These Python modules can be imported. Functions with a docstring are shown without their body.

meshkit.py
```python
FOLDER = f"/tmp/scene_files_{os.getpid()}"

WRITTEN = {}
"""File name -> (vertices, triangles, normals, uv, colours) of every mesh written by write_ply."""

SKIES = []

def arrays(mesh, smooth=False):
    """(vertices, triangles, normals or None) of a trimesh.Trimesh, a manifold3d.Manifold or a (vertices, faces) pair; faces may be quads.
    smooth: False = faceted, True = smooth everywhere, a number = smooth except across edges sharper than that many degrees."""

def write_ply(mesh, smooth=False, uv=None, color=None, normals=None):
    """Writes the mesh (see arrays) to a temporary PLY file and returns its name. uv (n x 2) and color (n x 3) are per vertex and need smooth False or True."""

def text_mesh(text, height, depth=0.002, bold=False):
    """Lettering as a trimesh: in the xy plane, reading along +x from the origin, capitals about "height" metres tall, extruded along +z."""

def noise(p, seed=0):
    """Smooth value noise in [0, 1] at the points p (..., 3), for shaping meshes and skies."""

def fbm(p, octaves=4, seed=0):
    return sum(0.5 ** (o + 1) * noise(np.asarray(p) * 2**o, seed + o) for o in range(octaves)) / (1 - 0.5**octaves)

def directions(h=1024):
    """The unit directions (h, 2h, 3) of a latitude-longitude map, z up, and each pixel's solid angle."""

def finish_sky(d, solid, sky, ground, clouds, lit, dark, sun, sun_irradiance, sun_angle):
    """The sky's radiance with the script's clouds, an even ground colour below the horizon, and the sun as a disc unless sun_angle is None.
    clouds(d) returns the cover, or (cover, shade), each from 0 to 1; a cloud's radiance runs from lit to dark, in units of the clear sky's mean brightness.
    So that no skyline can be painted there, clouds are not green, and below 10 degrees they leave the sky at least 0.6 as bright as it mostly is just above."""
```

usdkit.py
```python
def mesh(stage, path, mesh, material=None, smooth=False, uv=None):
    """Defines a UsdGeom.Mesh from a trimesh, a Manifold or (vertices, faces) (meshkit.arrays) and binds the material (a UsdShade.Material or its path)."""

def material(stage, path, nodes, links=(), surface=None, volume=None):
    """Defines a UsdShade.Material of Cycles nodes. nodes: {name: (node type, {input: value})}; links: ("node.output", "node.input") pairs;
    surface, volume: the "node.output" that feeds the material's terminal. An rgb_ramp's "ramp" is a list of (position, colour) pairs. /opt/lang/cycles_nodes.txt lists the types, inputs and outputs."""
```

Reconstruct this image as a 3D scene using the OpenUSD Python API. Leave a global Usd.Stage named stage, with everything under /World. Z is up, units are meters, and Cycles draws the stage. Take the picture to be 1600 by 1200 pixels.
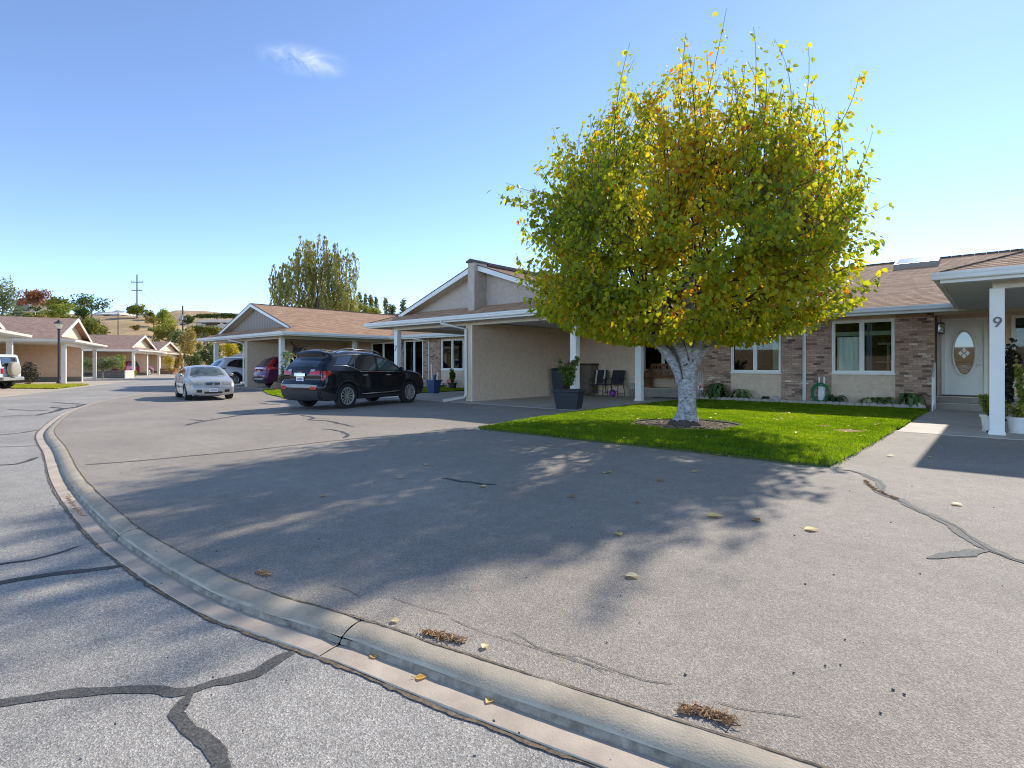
import math, random, re
import numpy as np, trimesh, shapely.geometry as sg, shapely.ops as so
from scipy.spatial import Delaunay
import usdkit, meshkit
from pxr import Usd, UsdGeom, UsdLux, UsdShade, Gf, Sdf, Vt

stage = Usd.Stage.CreateInMemory()
UsdGeom.SetStageUpAxis(stage, 'Z'); UsdGeom.SetStageMetersPerUnit(stage, 1.0)
UsdGeom.Xform.Define(stage, '/World'); UsdGeom.Scope.Define(stage, '/World/Looks')
random.seed(7); R = np.random.default_rng(7)

# ---------------------------------------------------------------- camera, sky, sun
EYE = 1.2; FPX = 850.0; CX = 800.0; HY = 570.0; CA, SA = 0.7454, 0.6666
cam = UsdGeom.Camera.Define(stage, '/World/camera')
cam.CreateHorizontalApertureAttr(36.0); cam.CreateVerticalApertureAttr(27.0)
cam.CreateFocalLengthAttr(36.0 * FPX / 1600); cam.CreateVerticalApertureOffsetAttr(-30 / 1600 * 36)
cam.CreateClippingRangeAttr(Gf.Vec2f(0.05, 6000))
cam.CreateExposureAttr(1.44)
cam.AddTransformOp().Set(Gf.Matrix4d(CA, SA, 0, 0, 0, 0, 1, 0, SA, -CA, 0, 0, 0, 0, EYE, 1))
SUN_EL = math.radians(35.5); SUN_AZ = -0.03          # the sun stands behind the houses
sd = np.array([math.sin(SUN_AZ) * math.cos(SUN_EL), math.cos(SUN_AZ) * math.cos(SUN_EL), math.sin(SUN_EL)])
sun = UsdLux.DistantLight.Define(stage, '/World/sun')
sun.CreateIntensityAttr(0.5); sun.CreateAngleAttr(1.0); sun.CreateColorAttr(Gf.Vec3f(1.0, 0.965, 0.90))
sun.CreateNormalizeAttr(True)
zx = np.cross([0, 0, 1.0], sd); zx /= np.linalg.norm(zx); zy = np.cross(sd, zx)
sun.AddTransformOp().Set(Gf.Matrix4d(*zx, 0, *zy, 0, *sd, 0, 0, 0, 0, 1))
sky = UsdLux.DomeLight.Define(stage, '/World/sky')
usdkit.material(stage, '/World/Looks/sky_air', {
    'sky': ('sky_texture', {'sky_type': 'single_scattering', 'sun_disc': False, 'sun_elevation': SUN_EL, 'sun_rotation': SUN_AZ, 'altitude': 400.0, 'air_density': 0.54, 'aerosol_density': 0.03, 'ozone_density': 3.4}),
    'tc': ('texture_coordinate', {}),
    # one thin wisp of cloud high in the north west, and nothing else
    'sub': ('vector_math', {'math_type': 'subtract', 'vector2': (-0.787, 0.406, 0.4625)}),
    'rot': ('vector_rotate', {'rotate_type': 'z_axis', 'angle': -0.9}),
    'str': ('vector_math', {'math_type': 'multiply', 'vector2': (12.5, 12.5, 42.0)}),
    'len': ('vector_math', {'math_type': 'length'}),
    'fall': ('map_range', {'range_type': 'smoothstep', 'from_min': 0.0, 'from_max': 1.0, 'to_min': 1.0, 'to_max': 0.0, 'clamp': True}),
    'map': ('mapping', {'scale': (12.0, 12.0, 30.0)}),
    'n': ('noise_texture', {'scale': 1.6, 'detail': 6.0, 'roughness': 0.62, 'distortion': 0.8}),
    'nr': ('map_range', {'from_min': 0.38, 'from_max': 0.75, 'to_min': 0.0, 'to_max': 0.42, 'clamp': True}),
    'mul': ('math', {'math_type': 'multiply'}),
    'mix': ('mix', {'mix_type': 'mix', 'color2': (5.2, 5.4, 5.8)}),
    'tint': ('mix', {'mix_type': 'multiply', 'fac': 1.0, 'color2': (0.955, 0.89, 0.83)}),      # the photograph's white balance
    'bg': ('background_shader', {'strength': 0.15})},
    [('tc.generated', 'sub.vector1'), ('sub.vector', 'rot.vector'), ('rot.vector', 'str.vector1'), ('str.vector', 'len.vector1'), ('len.value', 'fall.value'),
     ('tc.generated', 'map.vector'), ('map.vector', 'n.vector'), ('n.fac', 'nr.value'), ('nr.result', 'mul.value1'), ('fall.result', 'mul.value2'),
     ('mul.value', 'mix.fac'), ('sky.color', 'mix.color1'), ('mix.color', 'tint.color1'), ('tint.color', 'bg.color')], surface='bg.background')
UsdShade.MaterialBindingAPI.Apply(sky.GetPrim()).Bind(UsdShade.Material.Get(stage, '/World/Looks/sky_air'))

# ---------------------------------------------------------------- helpers: stage
used = {}
def numbered(parent, name):
    k = (parent, name); n = used.get(k, 0); used[k] = n + 1
    return f'{parent}/{name}' if n == 0 else f'{parent}/{name}_{n:03d}'

def cd(prim, **kw):
    for k, v in kw.items():
        if v: prim.SetCustomDataByKey(k, v)
    return prim

LOC = {}
def thing(name, label, cat, loc=(0, 0, 0), rotz=0, group=None, kind=None):
    p = numbered('/World', name); x = UsdGeom.Xform.Define(stage, p)
    x.AddTranslateOp().Set(Gf.Vec3d(*map(float, loc))); x.AddRotateZOp().Set(math.degrees(rotz))
    cd(x.GetPrim(), label=label, category=cat, group=group, kind=kind); LOC[p] = np.array(loc, float)
    return p

def obj(name, mesh, m, parent='/World', smooth=False, label=None, tone=None, world=False):
    """One mesh prim under parent; world=True: the mesh is given in world coordinates."""
    p = numbered(parent, name)
    if isinstance(mesh, (list,)): mesh = cat(mesh)
    if world and parent != '/World':
        root = '/'.join(parent.split('/')[:3]); v, f = mesh_vf(mesh); mesh = (v - LOC[root], f)
    pr = usdkit.mesh(stage, p, mesh, m, smooth=smooth)
    if tone is not None:
        n = len(pr.GetPointsAttr().Get()); t = np.full(n, tone) if np.ndim(tone) == 0 else np.asarray(tone)
        UsdGeom.PrimvarsAPI(pr).CreatePrimvar('tone', Sdf.ValueTypeNames.FloatArray, 'vertex').Set(Vt.FloatArray.FromNumpy(t.astype(np.float32)))
    if label: cd(pr.GetPrim(), label=label)
    return p

def solo(name, mesh, m, label, cat=None, group=None, kind=None, smooth=False, tone=None):
    p = obj(name, mesh, m, '/World', smooth, tone=tone); cd(stage.GetPrimAtPath(p), label=label, category=cat, group=group, kind=kind); LOC[p] = np.zeros(3); return p

def dup(src, loc, rotz=0, label=None, scale=None, group=None):
    """Another of the same: an Xform that references the first one with its parts."""
    s = stage.GetPrimAtPath(src); base = re.sub(r'_\d{3}$', '', src.rsplit('/', 1)[1])
    p = numbered('/World', base); x = UsdGeom.Xform.Define(stage, p); pr = x.GetPrim()
    pr.GetReferences().AddInternalReference(src)
    x.ClearXformOpOrder()
    x.AddTranslateOp().Set(Gf.Vec3d(*map(float, loc))); x.AddRotateZOp().Set(math.degrees(rotz))
    if scale: x.AddScaleOp().Set(Gf.Vec3f(*([scale] * 3 if np.ndim(scale) == 0 else scale)))
    was = s.GetCustomData(); cd(pr, label=label or was['label'], category=was['category'], group=group or was.get('group'))
    pr.SetInstanceable(True); LOC[p] = np.array(loc, float)
    return p

# ---------------------------------------------------------------- helpers: geometry
def mesh_vf(m):
    if isinstance(m, tuple): v, f = np.asarray(m[0], float), np.asarray(m[1], int)
    elif hasattr(m, 'to_mesh'): q = m.to_mesh(); v, f = np.array(q.vert_properties[:, :3]), np.array(q.tri_verts)
    else: v, f = np.array(m.vertices), np.array(m.faces)
    if len(f) and f.shape[1] == 4: f = np.vstack([f[:, [0, 1, 2]], f[:, [0, 2, 3]]])
    return v, f

def cat(ms):
    vs, fs, n = [], [], 0
    for m in ms:
        v, f = mesh_vf(m); vs.append(v); fs.append(f + n); n += len(v)
    return np.vstack(vs), np.vstack(fs)

BF = np.array([[0, 2, 3, 1], [4, 5, 7, 6], [0, 1, 5, 4], [2, 6, 7, 3], [0, 4, 6, 2], [1, 3, 7, 5]])
def box(x0, x1, y0, y1, z0, z1):
    v = np.array([(x, y, z) for z in (z0, z1) for y in (y0, y1) for x in (x0, x1)], float)
    return mesh_vf((v, BF))

def cbox(x0, x1, y0, y1, z0, z1, c=0.01):
    """Box with chamfered edges."""
    pts = []
    for sx in (0, 1):
        for sy in (0, 1):
            for sz in (0, 1):
                X = (x0, x1)[sx]; Y = (y0, y1)[sy]; Z = (z0, z1)[sz]
                dx = (1, -1)[sx] * c; dy = (1, -1)[sy] * c; dz = (1, -1)[sz] * c
                pts += [(X, Y + dy, Z + dz), (X + dx, Y, Z + dz), (X + dx, Y + dy, Z)]
    h = trimesh.convex.convex_hull(np.array(pts)); return mesh_vf(h)

def move(m, d=(0, 0, 0), rz=0, s=1):
    v, f = mesh_vf(m); v = v * s; c, q = math.cos(rz), math.sin(rz)
    return np.stack([v[:, 0] * c - v[:, 1] * q, v[:, 0] * q + v[:, 1] * c, v[:, 2]], 1) + np.array(d), f

def xform(m, M):
    v, f = mesh_vf(m); M = np.asarray(M, float); return v @ M[:3, :3].T + M[:3, 3], f

def tube(path, r, n=8, closed=False, cap=True):
    P = np.asarray(path, float); k = len(P); r = np.full(k, r) if np.ndim(r) == 0 else np.asarray(r, float)
    T = np.gradient(P, axis=0) if not closed else np.roll(P, -1, 0) - np.roll(P, 1, 0)
    T /= np.maximum(np.linalg.norm(T, axis=1, keepdims=True), 1e-9)
    up = np.array([0, 0, 1.0]) if abs(T[0, 2]) < 0.9 else np.array([1.0, 0, 0])
    N = np.cross(T[0], up); N /= np.linalg.norm(N); v = []
    a = np.arange(n) / n * 2 * math.pi
    for i in range(k):
        N = N - T[i] * (N @ T[i]); N /= max(np.linalg.norm(N), 1e-9); B = np.cross(T[i], N)
        v.append(P[i] + r[i] * (np.cos(a)[:, None] * N + np.sin(a)[:, None] * B))
    v = np.vstack(v); f = []
    for i in range(k if closed else k - 1):
        j = (i + 1) % k
        for q in range(n):
            w = (q + 1) % n; f += [(i * n + q, j * n + q, j * n + w), (i * n + q, j * n + w, i * n + w)]
    if cap and not closed:
        c0 = len(v); v = np.vstack([v, P[0], P[-1]])
        for q in range(n):
            w = (q + 1) % n; f += [(c0, q, w), (c0 + 1, (k - 1) * n + w, (k - 1) * n + q)]
    return v, np.array(f)[:, ::-1]

def lathe(prof, n=24, ctr=(0, 0)):
    """Profile of (radius, z) turned about a vertical axis."""
    prof = np.asarray(prof, float); k = len(prof); a = np.arange(n) / n * 2 * math.pi
    v = np.stack([ctr[0] + prof[:, 0, None] * np.cos(a), ctr[1] + prof[:, 0, None] * np.sin(a), np.repeat(prof[:, 1, None], n, 1)], -1).reshape(-1, 3); f = []
    for i in range(k - 1):
        for q in range(n):
            w = (q + 1) % n; f += [(i * n + q, i * n + w, (i + 1) * n + w), (i * n + q, (i + 1) * n + w, (i + 1) * n + q)]
    return v, np.array(f)

def prism(poly, h0, h1, axis='z'):
    """Extrudes a shapely polygon (or list of points) between two heights along an axis ('y': the polygon is in x, z; 'x': in y, z)."""
    if not hasattr(poly, 'geom_type'): poly = sg.Polygon(poly)
    geoms = getattr(poly, 'geoms', [poly]); out = []
    for g in geoms:
        if g.area < 1e-9: continue
        m = trimesh.creation.extrude_polygon(g, h1 - h0, engine='earcut'); v, f = np.array(m.vertices), np.array(m.faces); v[:, 2] += h0
        if axis == 'y': v = v[:, [0, 2, 1]]; f = f[:, ::-1]
        if axis == 'x': v = v[:, [2, 0, 1]]
        out.append((v, f))
    return cat(out)

def sheet(poly, z=0.0, step=None, zf=None):
    """A flat (or zf(x, y)) sheet of a polygon, cut into a grid where a step is given."""
    if not hasattr(poly, 'geom_type'): poly = sg.Polygon(poly)
    if step is None:
        v, f = trimesh.creation.triangulate_polygon(poly, engine='earcut'); v = np.column_stack([v, np.full(len(v), z)])
    else:
        b = poly.boundary; pts = [np.array(b.interpolate(d).coords[0]) for d in np.arange(0, b.length, step)]
        x0, y0, x1, y1 = poly.bounds; gx, gy = np.meshgrid(np.arange(x0, x1, step), np.arange(y0, y1, step)); g = np.column_stack([gx.ravel(), gy.ravel()])
        import shapely
        inner = poly.buffer(-step * 0.4); g = g[shapely.contains_xy(inner, g[:, 0], g[:, 1])]
        p = np.vstack([np.array(pts), g]); t = Delaunay(p).simplices; c = p[t].mean(1); t = t[shapely.contains_xy(poly.buffer(1e-6), c[:, 0], c[:, 1])]
        a = p[t]; cr = (a[:, 1, 0] - a[:, 0, 0]) * (a[:, 2, 1] - a[:, 0, 1]) - (a[:, 1, 1] - a[:, 0, 1]) * (a[:, 2, 0] - a[:, 0, 0]); t[cr < 0] = t[cr < 0][:, ::-1]
        v = np.column_stack([p, np.full(len(p), z)]); f = t
    if zf is not None: v[:, 2] = zf(v[:, 0], v[:, 1])
    return v, f

def spline(pts, n):
    from scipy.interpolate import PchipInterpolator, CubicSpline
    P = np.asarray(pts, float); d = np.r_[0, np.cumsum(np.linalg.norm(np.diff(P, axis=0), axis=1))]
    return CubicSpline(d, P)(np.linspace(0, d[-1], n))

def G(px, py, z=0.0):
    """The ground point that stood at a measured point of the survey photograph."""
    l = (px - CX) / FPX; t = (z - EYE) / ((HY - py) / FPX); return np.array([(CA * l - SA) * t, (SA * l + CA) * t])
def PY(px, py, Y):
    l = (px - CX) / FPX; t = Y / (SA * l + CA); return np.array([(CA * l - SA) * t, EYE + (HY - py) / FPX * t])
def AT(px, dist):
    """Plan position at a bearing and a distance in front of the camera."""
    l = (px - CX) / FPX; return np.array([(CA * l - SA) * dist, (SA * l + CA) * dist])
def HZ(py, dist): return EYE + (HY - py) / FPX * dist

# ---------------------------------------------------------------- helpers: materials
L = '/World/Looks/'
WB = np.array([1.04, 0.965, 0.83])                    # warm white balance of the materials
def mat(name, col, rough=0.6, var=0.12, scale=6.0, bump=0.0, bscale=None, col2=None, detail=4.0, metallic=0.0, spec=0.5, coat=0.0, dist=0.01, **kw):
    c1 = np.array(col, float) * WB; col2 = None if col2 is None else np.array(col2, float) * WB; lo = np.clip(c1 * (1 - var), 0, 1); hi = np.clip(np.array(col2, float) if col2 is not None else c1 * (1 + var), 0, 1)
    nodes = {'g': ('geometry', {}), 'n': ('noise_texture', {'scale': scale, 'detail': detail, 'roughness': 0.6}),
             'r': ('rgb_ramp', {'ramp': [(0.3, tuple(lo)), (0.7, tuple(hi))]}),
             'p': ('principled_bsdf', {'roughness': rough, 'metallic': metallic, 'specular_ior_level': spec, 'coat_weight': coat, **kw})}
    links = [('g.position', 'n.vector'), ('n.fac', 'r.fac'), ('r.color', 'p.base_color')]
    if bump:
        nodes['bn'] = ('noise_texture', {'scale': bscale or scale * 4, 'detail': 4.0, 'roughness': 0.6}); nodes['b'] = ('bump', {'strength': bump, 'distance': dist})
        links += [('g.position', 'bn.vector'), ('bn.fac', 'b.height'), ('b.normal', 'p.normal')]
    return usdkit.material(stage, L + name, nodes, links, surface='p.BSDF')

def toned(name, ramp, rough=0.7, transl=0.0, trcol=None, bump=0.0, bscale=60.0, spec=0.4, dist=0.004, nvar=0.0, nscale=30.0):
    """Material whose colour runs along a ramp by the mesh's 'tone' primvar (each piece has its own tone)."""
    ramp = [(q, tuple(np.clip(np.array(c) * WB, 0, 1))) for q, c in ramp]
    nodes = {'a': ('attribute', {'attribute': 'tone'}), 'r': ('rgb_ramp', {'ramp': ramp}), 'p': ('principled_bsdf', {'roughness': rough, 'specular_ior_level': spec})}
    links = [('a.fac', 'r.fac')]; src = 'r.color'
    if nvar:
        nodes['g'] = ('geometry', {}); nodes['vn'] = ('noise_texture', {'scale': nscale, 'detail': 4.0}); nodes['vr'] = ('map_range', {'from_min': 0.3, 'from_max': 0.7, 'to_min': 1 - nvar, 'to_max': 1 + nvar})
        nodes['vm'] = ('mix', {'mix_type': 'multiply', 'fac': 1.0}); nodes['vc'] = ('combine_color', {})
        links += [('g.position', 'vn.vector'), ('vn.fac', 'vr.value'), ('vr.result', 'vc.r'), ('vr.result', 'vc.g'), ('vr.result', 'vc.b'), ('r.color', 'vm.color1'), ('vc.color', 'vm.color2')]; src = 'vm.color'
    links.append((src, 'p.base_color'))
    if bump:
        nodes.setdefault('g', ('geometry', {})); nodes['bn'] = ('noise_texture', {'scale': bscale, 'detail': 4.0}); nodes['b'] = ('bump', {'strength': bump, 'distance': dist})
        links += [('g.position', 'bn.vector'), ('bn.fac', 'b.height'), ('b.normal', 'p.normal')]
    surf = 'p.BSDF'
    if transl:
        nodes['tc'] = ('mix', {'mix_type': 'multiply', 'fac': 1.0, 'color2': trcol or (1.5, 1.35, 0.6)}); nodes['t'] = ('translucent_bsdf', {}); nodes['m'] = ('mix_closure', {'fac': transl})
        links += [(src, 'tc.color1'), ('tc.color', 't.color'), ('p.BSDF', 'm.closure1'), ('t.BSDF', 'm.closure2')]; surf = 'm.closure'
    return usdkit.material(stage, L + name, nodes, links, surface=surf)

def asphalt(name, base, chip=90.0, contrast=0.5, tint=(1, 0.99, 0.97), patch=0.12, warm=None):
    """Worn asphalt: light and dark stone chips in binder, faint broad stains."""
    b = np.array(base) * np.array(tint) * WB
    nodes = {'g': ('geometry', {}), 'v': ('voronoi_texture', {'scale': chip, 'feature': 'f1', 'randomness': 1.0}),
             'sc': ('separate_color', {}), 'r': ('rgb_ramp', {'ramp': [(0.0, tuple(b * (1 - contrast))), (0.45, tuple(b * 0.95)), (0.75, tuple(b * 1.12)), (1.0, tuple(np.clip(b * (1 + 1.5 * contrast), 0, 0.85)))]}),
             'n': ('noise_texture', {'scale': 0.55, 'detail': 6.0, 'roughness': 0.6}), 'nr': ('map_range', {'from_min': 0.3, 'from_max': 0.7, 'to_min': 1 - patch, 'to_max': 1 + patch}),
             'n2': ('noise_texture', {'scale': 7.0, 'detail': 5.0, 'roughness': 0.7}), 'nr2': ('map_range', {'from_min': 0.3, 'from_max': 0.7, 'to_min': 0.88, 'to_max': 1.1}),
             'mm': ('math', {'math_type': 'multiply'}), 'cc': ('combine_color', {}), 'mx': ('mix', {'mix_type': 'multiply', 'fac': 1.0}),
             'b': ('bump', {'strength': 0.55, 'distance': 0.004}), 'p': ('principled_bsdf', {'roughness': 0.82, 'specular_ior_level': 0.35})}
    links = [('g.position', 'v.vector'), ('v.color', 'sc.color'), ('sc.r', 'r.fac'), ('g.position', 'n.vector'), ('n.fac', 'nr.value'), ('g.position', 'n2.vector'), ('n2.fac', 'nr2.value'),
             ('nr.result', 'mm.value1'), ('nr2.result', 'mm.value2'), ('mm.value', 'cc.r'), ('mm.value', 'cc.g'), ('mm.value', 'cc.b'), ('r.color', 'mx.color1'), ('cc.color', 'mx.color2'),
             ('mx.color', 'p.base_color'), ('v.distance', 'b.height'), ('b.normal', 'p.normal')]
    return usdkit.material(stage, L + name, nodes, links, surface='p.BSDF')

def glass(name, tint=(1, 1, 1), ior=1.5, refl=1.0, base=0.0):
    """Window pane: see-through, mirror-like at a slant."""
    nodes = {'f': ('fresnel', {'IOR': ior}), 'ad': ('math', {'math_type': 'add', 'value2': base}), 't': ('transparent_bsdf', {'color': tint}), 'g': ('glossy_bsdf', {'color': (refl, refl, refl), 'roughness': 0.02}), 'm': ('mix_closure', {})}
    return usdkit.material(stage, L + name, nodes, [('f.fac', 'ad.value1'), ('ad.value', 'm.fac'), ('t.BSDF', 'm.closure1'), ('g.BSDF', 'm.closure2')], surface='m.closure')

def grooved(name, col, period, axis='x', rough=0.6, depth=0.5):
    """Painted metal panels with narrow pressed grooves."""
    nodes = {'g': ('geometry', {}), 's': ('separate_xyz', {}), 'm': ('math', {'math_type': 'multiply', 'value2': 1 / period}), 'f': ('math', {'math_type': 'fraction'}), 'p1': ('math', {'math_type': 'greater_than', 'value2': 0.16}), 'cm': ('mix', {'mix_type': 'mix', 'color1': tuple(0.45 * k for k in col), 'color2': col}),  # shade inside the grooves is put into the colour as well
             'b': ('bump', {'strength': depth, 'distance': 0.012}), 'p': ('principled_bsdf', {'roughness': rough, 'base_color': col})}
    return usdkit.material(stage, L + name, nodes, [('g.position', 's.vector'), (f's.{axis}', 'm.value1'), ('m.value', 'f.value1'), ('f.value', 'p1.value1'), ('p1.value', 'b.height'), ('b.normal', 'p.normal'), ('p1.value', 'cm.fac'), ('cm.color', 'p.base_color')], surface='p.BSDF')

M_DRIVE = asphalt('driveway_asphalt', (0.335, 0.30, 0.272), chip=210, contrast=0.38, patch=0.15)
M_ROAD = asphalt('road_asphalt', (0.355, 0.335, 0.312), chip=185, contrast=0.42, tint=(0.98, 0.99, 1.02), patch=0.18)
M_TAR = mat('tar_seal', (0.05, 0.05, 0.05), 0.75, 0.4, 30, bump=0.6, bscale=180, dist=0.004, col2=(0.105, 0.103, 0.1))
M_TARL = mat('worn_tar', (0.095, 0.093, 0.09), 0.8, 0.45, 70, bump=0.8, bscale=200, dist=0.004, col2=(0.20, 0.19, 0.185))
M_TARG = mat('tar_gravel', (0.055, 0.053, 0.05), 0.8, 0.5, 110, bump=0.8, bscale=200, dist=0.004, col2=(0.16, 0.155, 0.15))
M_CONC = mat('slab_concrete', (0.52, 0.48, 0.43), 0.8, 0.14, 2.2, bump=0.25, bscale=60, dist=0.003, detail=8)
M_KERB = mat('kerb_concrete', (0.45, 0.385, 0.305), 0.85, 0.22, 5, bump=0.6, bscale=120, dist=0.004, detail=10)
M_KFACE = mat('kerb_face_dark', (0.25, 0.21, 0.165), 0.9, 0.5, 16, bump=0.6, bscale=120, dist=0.004, col2=(0.38, 0.335, 0.285), detail=10)  # lower kerb face: darker and more mottled than the top
M_PAN = mat('gutter_concrete', (0.50, 0.42, 0.35), 0.85, 0.2, 6, bump=0.5, bscale=120, dist=0.003, detail=10)
M_STEP = mat('step_concrete', (0.24, 0.22, 0.195), 0.8, 0.15, 4, bump=0.2)
M_NOSE = mat('step_nosing', (0.62, 0.55, 0.36), 0.6, 0.08)
M_STUCCO = mat('stucco', (0.64, 0.50, 0.39), 0.92, 0.11, 9, bump=0.9, bscale=55, dist=0.012, detail=8, spec=0.2)
M_STUC2 = mat('stucco_grey', (0.46, 0.40, 0.365), 0.92, 0.11, 9, bump=0.9, bscale=55, dist=0.012, detail=8, spec=0.2)
M_STUCL = mat('stucco_rose', (0.62, 0.45, 0.33), 0.92, 0.1, 4, bump=0.4, bscale=30, dist=0.012)
M_PLINTH = mat('plinth_paint', (0.17, 0.155, 0.13), 0.85, 0.1)
M_WHITE = mat('white_paint', (0.76, 0.76, 0.75), 0.5, 0.04, 3)
M_GUTTER = mat('gutter_metal', (0.70, 0.72, 0.73), 0.4, 0.05, 3)
M_BEAM = mat('beam_paint', (0.62, 0.58, 0.50), 0.6, 0.06, 3)
M_SOFFIT = grooved('soffit_panel', (0.60, 0.60, 0.57), 0.10, 'y')
M_VINYL = mat('vinyl_frame', (0.78, 0.78, 0.76), 0.4, 0.03)
M_DOOR = mat('door_paint', (0.74, 0.735, 0.71), 0.45, 0.02)
M_GLASS = glass('window_glass', (0.84, 0.88, 0.86), 1.45, 0.9, 0.0)
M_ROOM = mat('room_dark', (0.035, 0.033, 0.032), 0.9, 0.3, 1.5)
M_CURT = mat('curtain', (0.88, 0.93, 0.98), 0.9, 0.06, 2)
M_CURT2 = mat('curtain_green', (0.36, 0.40, 0.30), 0.9, 0.1, 2)
M_BLIND = mat('blind_slats', (0.035, 0.042, 0.06), 0.6, 0.1)
M_BLACK = mat('black_metal', (0.018, 0.018, 0.018), 0.45, 0.2)
M_BLKPL = mat('black_plastic', (0.022, 0.024, 0.028), 0.5, 0.25, 8, bump=0.1)
M_GREYM = mat('grey_metal', (0.33, 0.33, 0.33), 0.5, 0.15)
M_STEEL = mat('steel', (0.55, 0.55, 0.55), 0.35, 0.08, metallic=0.8)
M_SOIL = mat('soil', (0.085, 0.06, 0.042), 0.95, 0.4, 25, bump=1.0, bscale=60, dist=0.03)
M_MULCH = mat('mulch', (0.22, 0.16, 0.115), 0.95, 0.5, 45, bump=1.0, bscale=70, dist=0.02)
M_ROOFSHEET = mat('roof_sheet', (0.16, 0.10, 0.075), 0.95, 0.2)
M_RIDGE = mat('ridge_cap', (0.11, 0.072, 0.06), 0.9, 0.3, 8)
M_FLASH = mat('drip_edge', (0.06, 0.045, 0.05), 0.6, 0.1)
SHING = [(0.0, (0.31, 0.187, 0.122)), (0.35, (0.405, 0.253, 0.166)), (0.7, (0.485, 0.314, 0.212)), (1.0, (0.565, 0.388, 0.276))]
M_SHING = toned('asphalt_shingle', SHING, 0.95, bump=0.4, bscale=150, nvar=0.12, nscale=50, spec=0.2)
BRK = [(0.0, (0.13, 0.09, 0.075)), (0.12, (0.26, 0.165, 0.125)), (0.4, (0.41, 0.265, 0.20)), (0.75, (0.48, 0.33, 0.25)), (0.92, (0.54, 0.40, 0.32)), (1.0, (0.70, 0.62, 0.54))]
M_BRICK = toned('clay_brick', BRK, 0.9, bump=0.5, bscale=70, nvar=0.25, nscale=40, spec=0.2, dist=0.006)
M_MORTAR = mat('mortar', (0.30, 0.235, 0.195), 0.95, 0.2, 30)
M_LAMPGL = mat('lamp_glass', (0.72, 0.68, 0.5), 0.25, 0.1)
M_PLATE = mat('plate_white', (0.72, 0.74, 0.78), 0.5, 0.04)
M_DIGIT = mat('number_metal', (0.14, 0.125, 0.11), 0.4, 0.1, metallic=0.4)
# ================================================================ the setting: ground, hills, road, driveway, kerb
def smooth01(a, b, x): t = np.clip((np.asarray(x, float) - a) / (b - a), 0, 1); return t * t * (3 - 2 * t)
def terrain(x, y):
    lat = CA * x + SA * y; fwd = -SA * x + CA * y; px = CX + FPX * lat / np.maximum(fwd, 1e-3)
    px = np.where(fwd > 1, px, -4000); r = np.hypot(lat, fwd)
    d = np.where(fwd > 0.3 * r, fwd, 0.3 * r)
    sk = np.interp(px, [-1500, -200, 60, 180, 235, 262, 300, 345, 400, 520], [492, 489, 490, 491, 494, 502, 514, 521, 532, 566])
    h1 = (EYE + (HY - sk) / FPX * 150) * (0.55 * smooth01(78, 118, d) + 0.45 * smooth01(112, 152, d))
    sk2 = np.interp(px, [-1500, 120, 240, 275, 320, 375, 430, 520, 640, 800], [512, 512, 497, 489.5, 488.5, 491, 494.5, 505, 530, 566])
    h2 = (EYE + (HY - sk2) / FPX * 430) * smooth01(215, 430, d)
    z = np.maximum(h1 * (1 - 0.15 * smooth01(160, 230, d)), h2)
    bumpy = (meshkit.fbm(np.stack([x / 14, y / 14, 0 * x], -1), 4, 3) - 0.5) * 1.6 * smooth01(85, 130, d) + (meshkit.fbm(np.stack([x / 60, y / 60, 0 * x], -1), 3, 5) - 0.5) * 7 * smooth01(220, 330, d) * (z > 4)
    return z + bumpy - 0.16
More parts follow.
